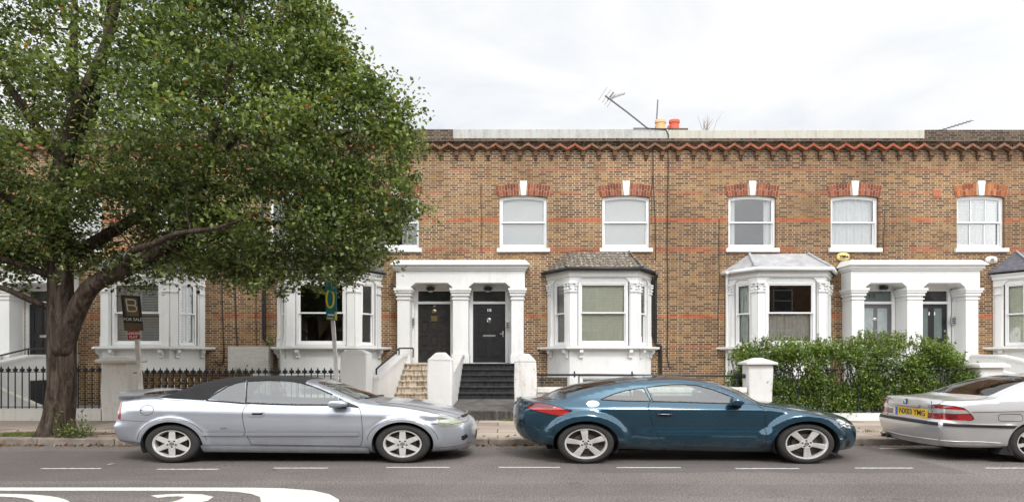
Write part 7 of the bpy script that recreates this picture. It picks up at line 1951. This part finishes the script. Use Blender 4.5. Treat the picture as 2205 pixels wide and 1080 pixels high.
# in the rear: t runs across (-1 is the kerb-off side, nearest the camera)
def rl(s_): return [(s_*1.0, 0.665), (s_*1.0, 0.905), (s_*0.985, 0.91), (s_*0.80, 0.885), (s_*0.76, 0.80), (s_*0.66, 0.80), (s_*0.56, 0.775), (s_*0.53, 0.70), (s_*0.56, 0.665)]
d = dict(cabin=(XR+1.3, XR+4.0), cardz=0.97, E=E, rear=rear, front=front, wheels=(W1, W2), ax=0.49, az=0.352, fl0=1.05, fl1=1.40, flare=0.022, x_mid=9.9,
    hw=[(XR, 0.865), (XR+0.6, 0.875), (XR+3, 0.88), (XR+6.1, 0.84)], crease=[(XR, 0.80), (XR+6.1, 0.78)], belt=[(XR, 0.965), (XR+2, 1.01), (XR+4, 0.97), (XR+6.1, 0.9)],
    sill=[(XR, 0.24), (XR+0.7, 0.23), (XR+1.0, 0.22), (XR+5, 0.22), (XR+6.2, 0.22)], low=0.06, lowp=1.7, mid=0.22, up=0.58, sharp=0.02, er=0.05, Rr=0.30, Ryr=0.16, Rf=0.7, Ryf=0.25,
    crown=[(XR, 0.018), (XR+0.6, 0.02), (XR+0.9, 0.03), (XR+1.9, 0.045), (XR+3, 0.045), (XR+4.3, 0.04), (XR+6, 0.02)], bow=[(XR, -0.085), (XR+0.6, -0.10), (XR+0.9, -0.14), (XR+1.7, -0.04), (XR+2.6, 0.0), (XR+3.6, 0.15), (XR+4.5, 0.12), (XR+6.1, 0.12)],
    extra=[lambda x, z: 0.022*np.clip((0.635-z)/0.03, 0, 1)*np.clip((XR+1.05-x)/0.15, 0, 1) - 0.016*np.clip((0.655-z)/0.015, 0, 1)*0],
    endextra=[lambda y, z, rear: (0.022*np.exp(-((z-0.715)/0.10)**4)*np.exp(-(y/0.52)**6)) if rear else 0*z],
    R=0.312, rr=0.225, sx=1.42, spokes=7, wstyle='seven', paint=M['silver'],
    side_regions=[('quarter', qwin), ('dwin', dwin), ('tail', tail), ('door', door)],
    top_regions=[('rearglass', [(XR+0.86, -0.80), (XR+1.70, -0.83), (XR+1.72, 0), (XR+1.70, 0.83), (XR+0.86, 0.80), (XR+0.82, 0)]), ('screen', [(XR+3.25, -0.85), (XR+4.2, -0.9), (XR+4.25, 0), (XR+4.2, 0.9), (XR+3.25, 0.85)])],
    rear_regions=[('tail', rl(-1)), ('tail', rl(1))],
    region_mats=dict(door=(M['silver'], 'door', None), quarter=(M['car_glass'], 'quarter_window', None), dwin=(M['car_glass'], 'door_window', 'door'), tail=(M['red_lens'], 'tail_light', None), rearglass=(M['car_glass_rear'], 'rear_window', None), screen=(M['car_glass'], 'windscreen', None)),
    front_regions=[])
car, cb, ob = build_car('parked_saloon', 'silver saloon with a yellow number plate, cut off by the right edge', 'car', d, 9.80)
def end_poly(poly, mat, name, parent, off=0.004, step=0.03):
    """a thin piece lying on the tail, outline in (t, z)"""
    P, parts = cdt(poly, [], [], step); V, N = cb.end(P[:, 0], P[:, 1], True); a = Acc(); a.add(V + N*off, N, parts['body'])
    B = np.array(dens(poly, step)); V0, N0 = cb.end(B[:, 0], B[:, 1], True); n = len(B)
    F = [(i, (i+1) % n, n+(i+1) % n) for i in range(n)] + [(i, n+(i+1) % n, n+i) for i in range(n)]
    a.v.append(np.concatenate([V0+N0*off, V0-N0*0.006])); a.n.append(np.concatenate([N0, N0])); a.f.append(np.array(F)+a.c); a.c += 2*n
    return a.build(name, mat, parent)
# lamp bands: red over clear over red
tr = ob['tail'] if 'tail' in ob else ob['tail@near']
for s_ in (-1, 1):
    end_poly([(s_*1.0, 0.765), (s_*1.0, 0.835), (s_*0.78, 0.835), (s_*0.755, 0.80), (s_*0.66, 0.80), (s_*0.57, 0.775), (s_*0.565, 0.755), (s_*0.9, 0.757)], M['clear_lens'], 'reverse_lens', tr, 0.003)
    end_poly([(s_*0.54, 0.752), (s_*0.76, 0.755), (s_*0.76, 0.672), (s_*0.565, 0.67), (s_*0.538, 0.70)], M['red_dark'], 'fog_lens', tr, 0.003)
    end_poly([(s_*0.985, 0.90), (s_*0.80, 0.878), (s_*0.775, 0.838), (s_*0.90, 0.84), (s_*0.93, 0.87)], M['red_dark'], 'brake_lens', tr, 0.003)
tn = ob['tail@near']; offset_side_poly(cb, [(XR-0.01, 0.768), (XR-0.01, 0.835), (XR+0.12, 0.83), (XR+0.26, 0.822), (XR+0.32, 0.775), (XR+0.16, 0.768)][::-1], M['clear_lens'], 'indicator_lens', tn, 0.003)
offset_side_poly(cb, [(XR+0.03, 0.745), (XR+0.14, 0.752), (XR+0.155, 0.70), (XR+0.06, 0.68)][::-1], M['red_dark'], 'reflector', tn, 0.003)
b = MB(); cb.line(tail[1:], 0.005, b, off=0.001); b.build('lamp_gap', M['gap'], tn)
b = MB(); cb.line_end([(-0.80, 0.93), (-0.79, 0.885), (-0.755, 0.80), (-0.745, 0.66), (-0.70, 0.628), (0, 0.625), (0.70, 0.628), (0.745, 0.66), (0.755, 0.80), (0.80, 0.93)], 0.005, b)
cb.line([(XR+0.35, 0.79), (XR+1.0, 0.805), (XR+1.9, 0.82)], 0.004, b); cb.line(door + [door[0]], 0.005, b)
cb.line_top([(XR+0.06, -0.93), (XR+0.45, -0.90), (XR+0.80, -0.86)], 0.004, b)
b.build('panel_gap', M['gap'], ob['body'])
ff = rnd_rect(XR+0.76, XR+1.13, 0.655, 0.765, (0.06, 0.035)); b = MB(); cb.line(ff + [ff[0]], 0.004, b); b.build('fuel_flap', M['gap'], ob['body'])
# dark bumper strip round the back
end_poly([(-1.0, 0.575), (-1.0, 0.615), (1.0, 0.615), (1.0, 0.575)], M['black_trim'], 'bumper_strip', car, 0.014)
offset_side_poly(cb, [(XR-0.035, 0.575), (XR+0.98, 0.545), (XR+1.03, 0.585), (XR-0.03, 0.615)], M['black_trim'], 'bumper_strip', car, 0.014)
b = MB(); cb.line_end([(-1.0, 0.335), (0, 0.325), (1.0, 0.335)], 0.012, b, off=0.004); b.build('bumper_lip', M['silver'], ob['body'])
b = MB(); cb.line([(XR-0.02, 0.335), (XR+0.5, 0.33), (XR+0.80, 0.31)], 0.010, b, off=0.003); b.build('bumper_lip', M['silver'], ob['body'])
# plate recess handle bar
end_poly([(-0.45, 0.828), (-0.47, 0.852), (0.47, 0.852), (0.45, 0.828)], M['silver'], 'boot_handle', car, 0.022)
end_poly([(-0.44, 0.818), (-0.44, 0.828), (0.44, 0.828), (0.44, 0.818)], M['gap'], 'handle_shadow', car, 0.006)
def tz(y, z): return ((y-9.80)/float(cb.Y(np.interp(z, cb.rz, cb.rx), z)), z)
PY, PH = 9.70, 0.37
pz0, pz1 = 0.662, 0.800
xpl = float(cb.end(np.array([tz(9.70, .73)[0]]), np.array([0.73]), True)[0][0][0])
# flat plate facing backwards, following the slight turn of the tail
xa = float(cb.end(np.array([tz(PY-PH, .73)[0]]), np.array([0.73]), True)[0][0][0]); xb = float(cb.end(np.array([tz(PY+PH, .73)[0]]), np.array([0.73]), True)[0][0][0])
FP = Fr(xb-0.022, PY+PH, xa-xb, -2*PH); Lp = math.hypot(xa-xb, 2*PH)
b = MB(); b.prism(FP, rnd_rect(0, Lp, pz0, pz1, (0.015, 0.012)), -0.02, 0.0); pt = b.build('number_plate', M['plate_yellow'], car)
b = MB(); b.fbox(FP, 0.0, 0.055, 0.0005, 0.003, pz0+0.004, pz1-0.004); b.build('blue_band', M['blue_ink'], pt)
b = MB(); b.text(FP, 'NX03 YMG', Lp/2+0.03, (pz0+pz1)/2, 0.130, 0.002, 0.002, xs=0.96, bold=0.0015); b.build('plate_letters', M['ink'], pt)
def end_disc(y, z, r, mat, name, par, off, sy=1.0):
    t0 = tz(y, z)[0]; ye = float(cb.Y(np.interp(z, cb.rz, cb.rx), z))
    return end_poly([(t0 + r*sy/ye*math.cos(a), z + r*math.sin(a)) for a in np.linspace(0, 2*math.pi, 20, endpoint=False)], mat, name, par, off, 0.02)
bg = end_disc(9.80, 0.885, 0.044, M['ink'], 'badge', car, 0.012)
def quarter(k, mat, nm):
    ye = float(cb.Y(np.interp(0.885, cb.rz, cb.rx), 0.885))
    pts = [(0.0, 0.885)] + [((0.029*math.cos(a))/ye, 0.885+0.029*math.sin(a)) for a in np.linspace(k*math.pi/2, (k+1)*math.pi/2, 6)]
    end_poly(pts, mat, nm, bg, 0.014, 0.02)
for k, mt in enumerate((M['white_ink'], M['blue_ink'], M['white_ink'], M['blue_ink'])): quarter(k, mt, 'badge_quarter')
b = MB(); xq = float(cb.end(np.array([-0.66]), np.array([0.857]), True)[0][0][0]); FB = Fr(xq-0.004, 9.24, 0.10, -1)
b.text(FB, '330i', 0.0, 0.857, 0.055, 0.004, 0.003, xs=1.5); b.build('model_number', M['grey_plastic'], car)
end_disc(9.245, 0.775, 0.013, M['ink'], 'boot_lock', car, 0.004)
# mud flap, exhaust
b = MB(); b.hexa([(W1[0]-0.52, 8.95, 0.30), (W1[0]-0.44, 8.95, 0.30), (W1[0]-0.44, 9.20, 0.30), (W1[0]-0.52, 9.20, 0.30), (W1[0]-0.40, 8.935, 0.52), (W1[0]-0.37, 8.935, 0.52), (W1[0]-0.37, 9.20, 0.52), (W1[0]-0.40, 9.20, 0.52)])
b.hexa([(W1[0]-0.62, 8.95, 0.14), (W1[0]-0.38, 8.95, 0.12), (W1[0]-0.36, 9.2, 0.12), (W1[0]-0.60, 9.2, 0.14), (W1[0]-0.52, 8.95, 0.30), (W1[0]-0.44, 8.95, 0.30), (W1[0]-0.44, 9.20, 0.30), (W1[0]-0.52, 9.20, 0.30)])
b.build('mud_flap', M['black_trim'], car)
for yy in (10.28, 10.40):
    b = MB(); b.tube([(XR-0.10, yy, 0.255), (XR+0.4, yy, 0.26)], 0.032, 12); b.build('exhaust_pipe', M['black_trim'], car)
b = MB(); b.box(XR+0.05, XR+0.75, 9.5, 10.5, 0.20, 0.34); b.build('silencer', M['underside'], car, bevel=0.03)
b = MB(); b.box(XR+1.2, XR+1.95, 9.15, 10.45, 0.55, 0.93); b.build('rear_shelf', M['seat'], car)
for yy in (9.42, 10.18):
    b = MB(); b.box(XR+1.70, XR+1.80, yy-0.14, yy+0.14, 0.94, 1.10); b.build('rear_headrest', M['seat'], car, bevel=0.04)
seats(car, 9.80, [XR+2.9], 0, zb=0.5, h=0.62)
mirror(car, cb, XR+3.75, 1.0, -1, M['silver'])
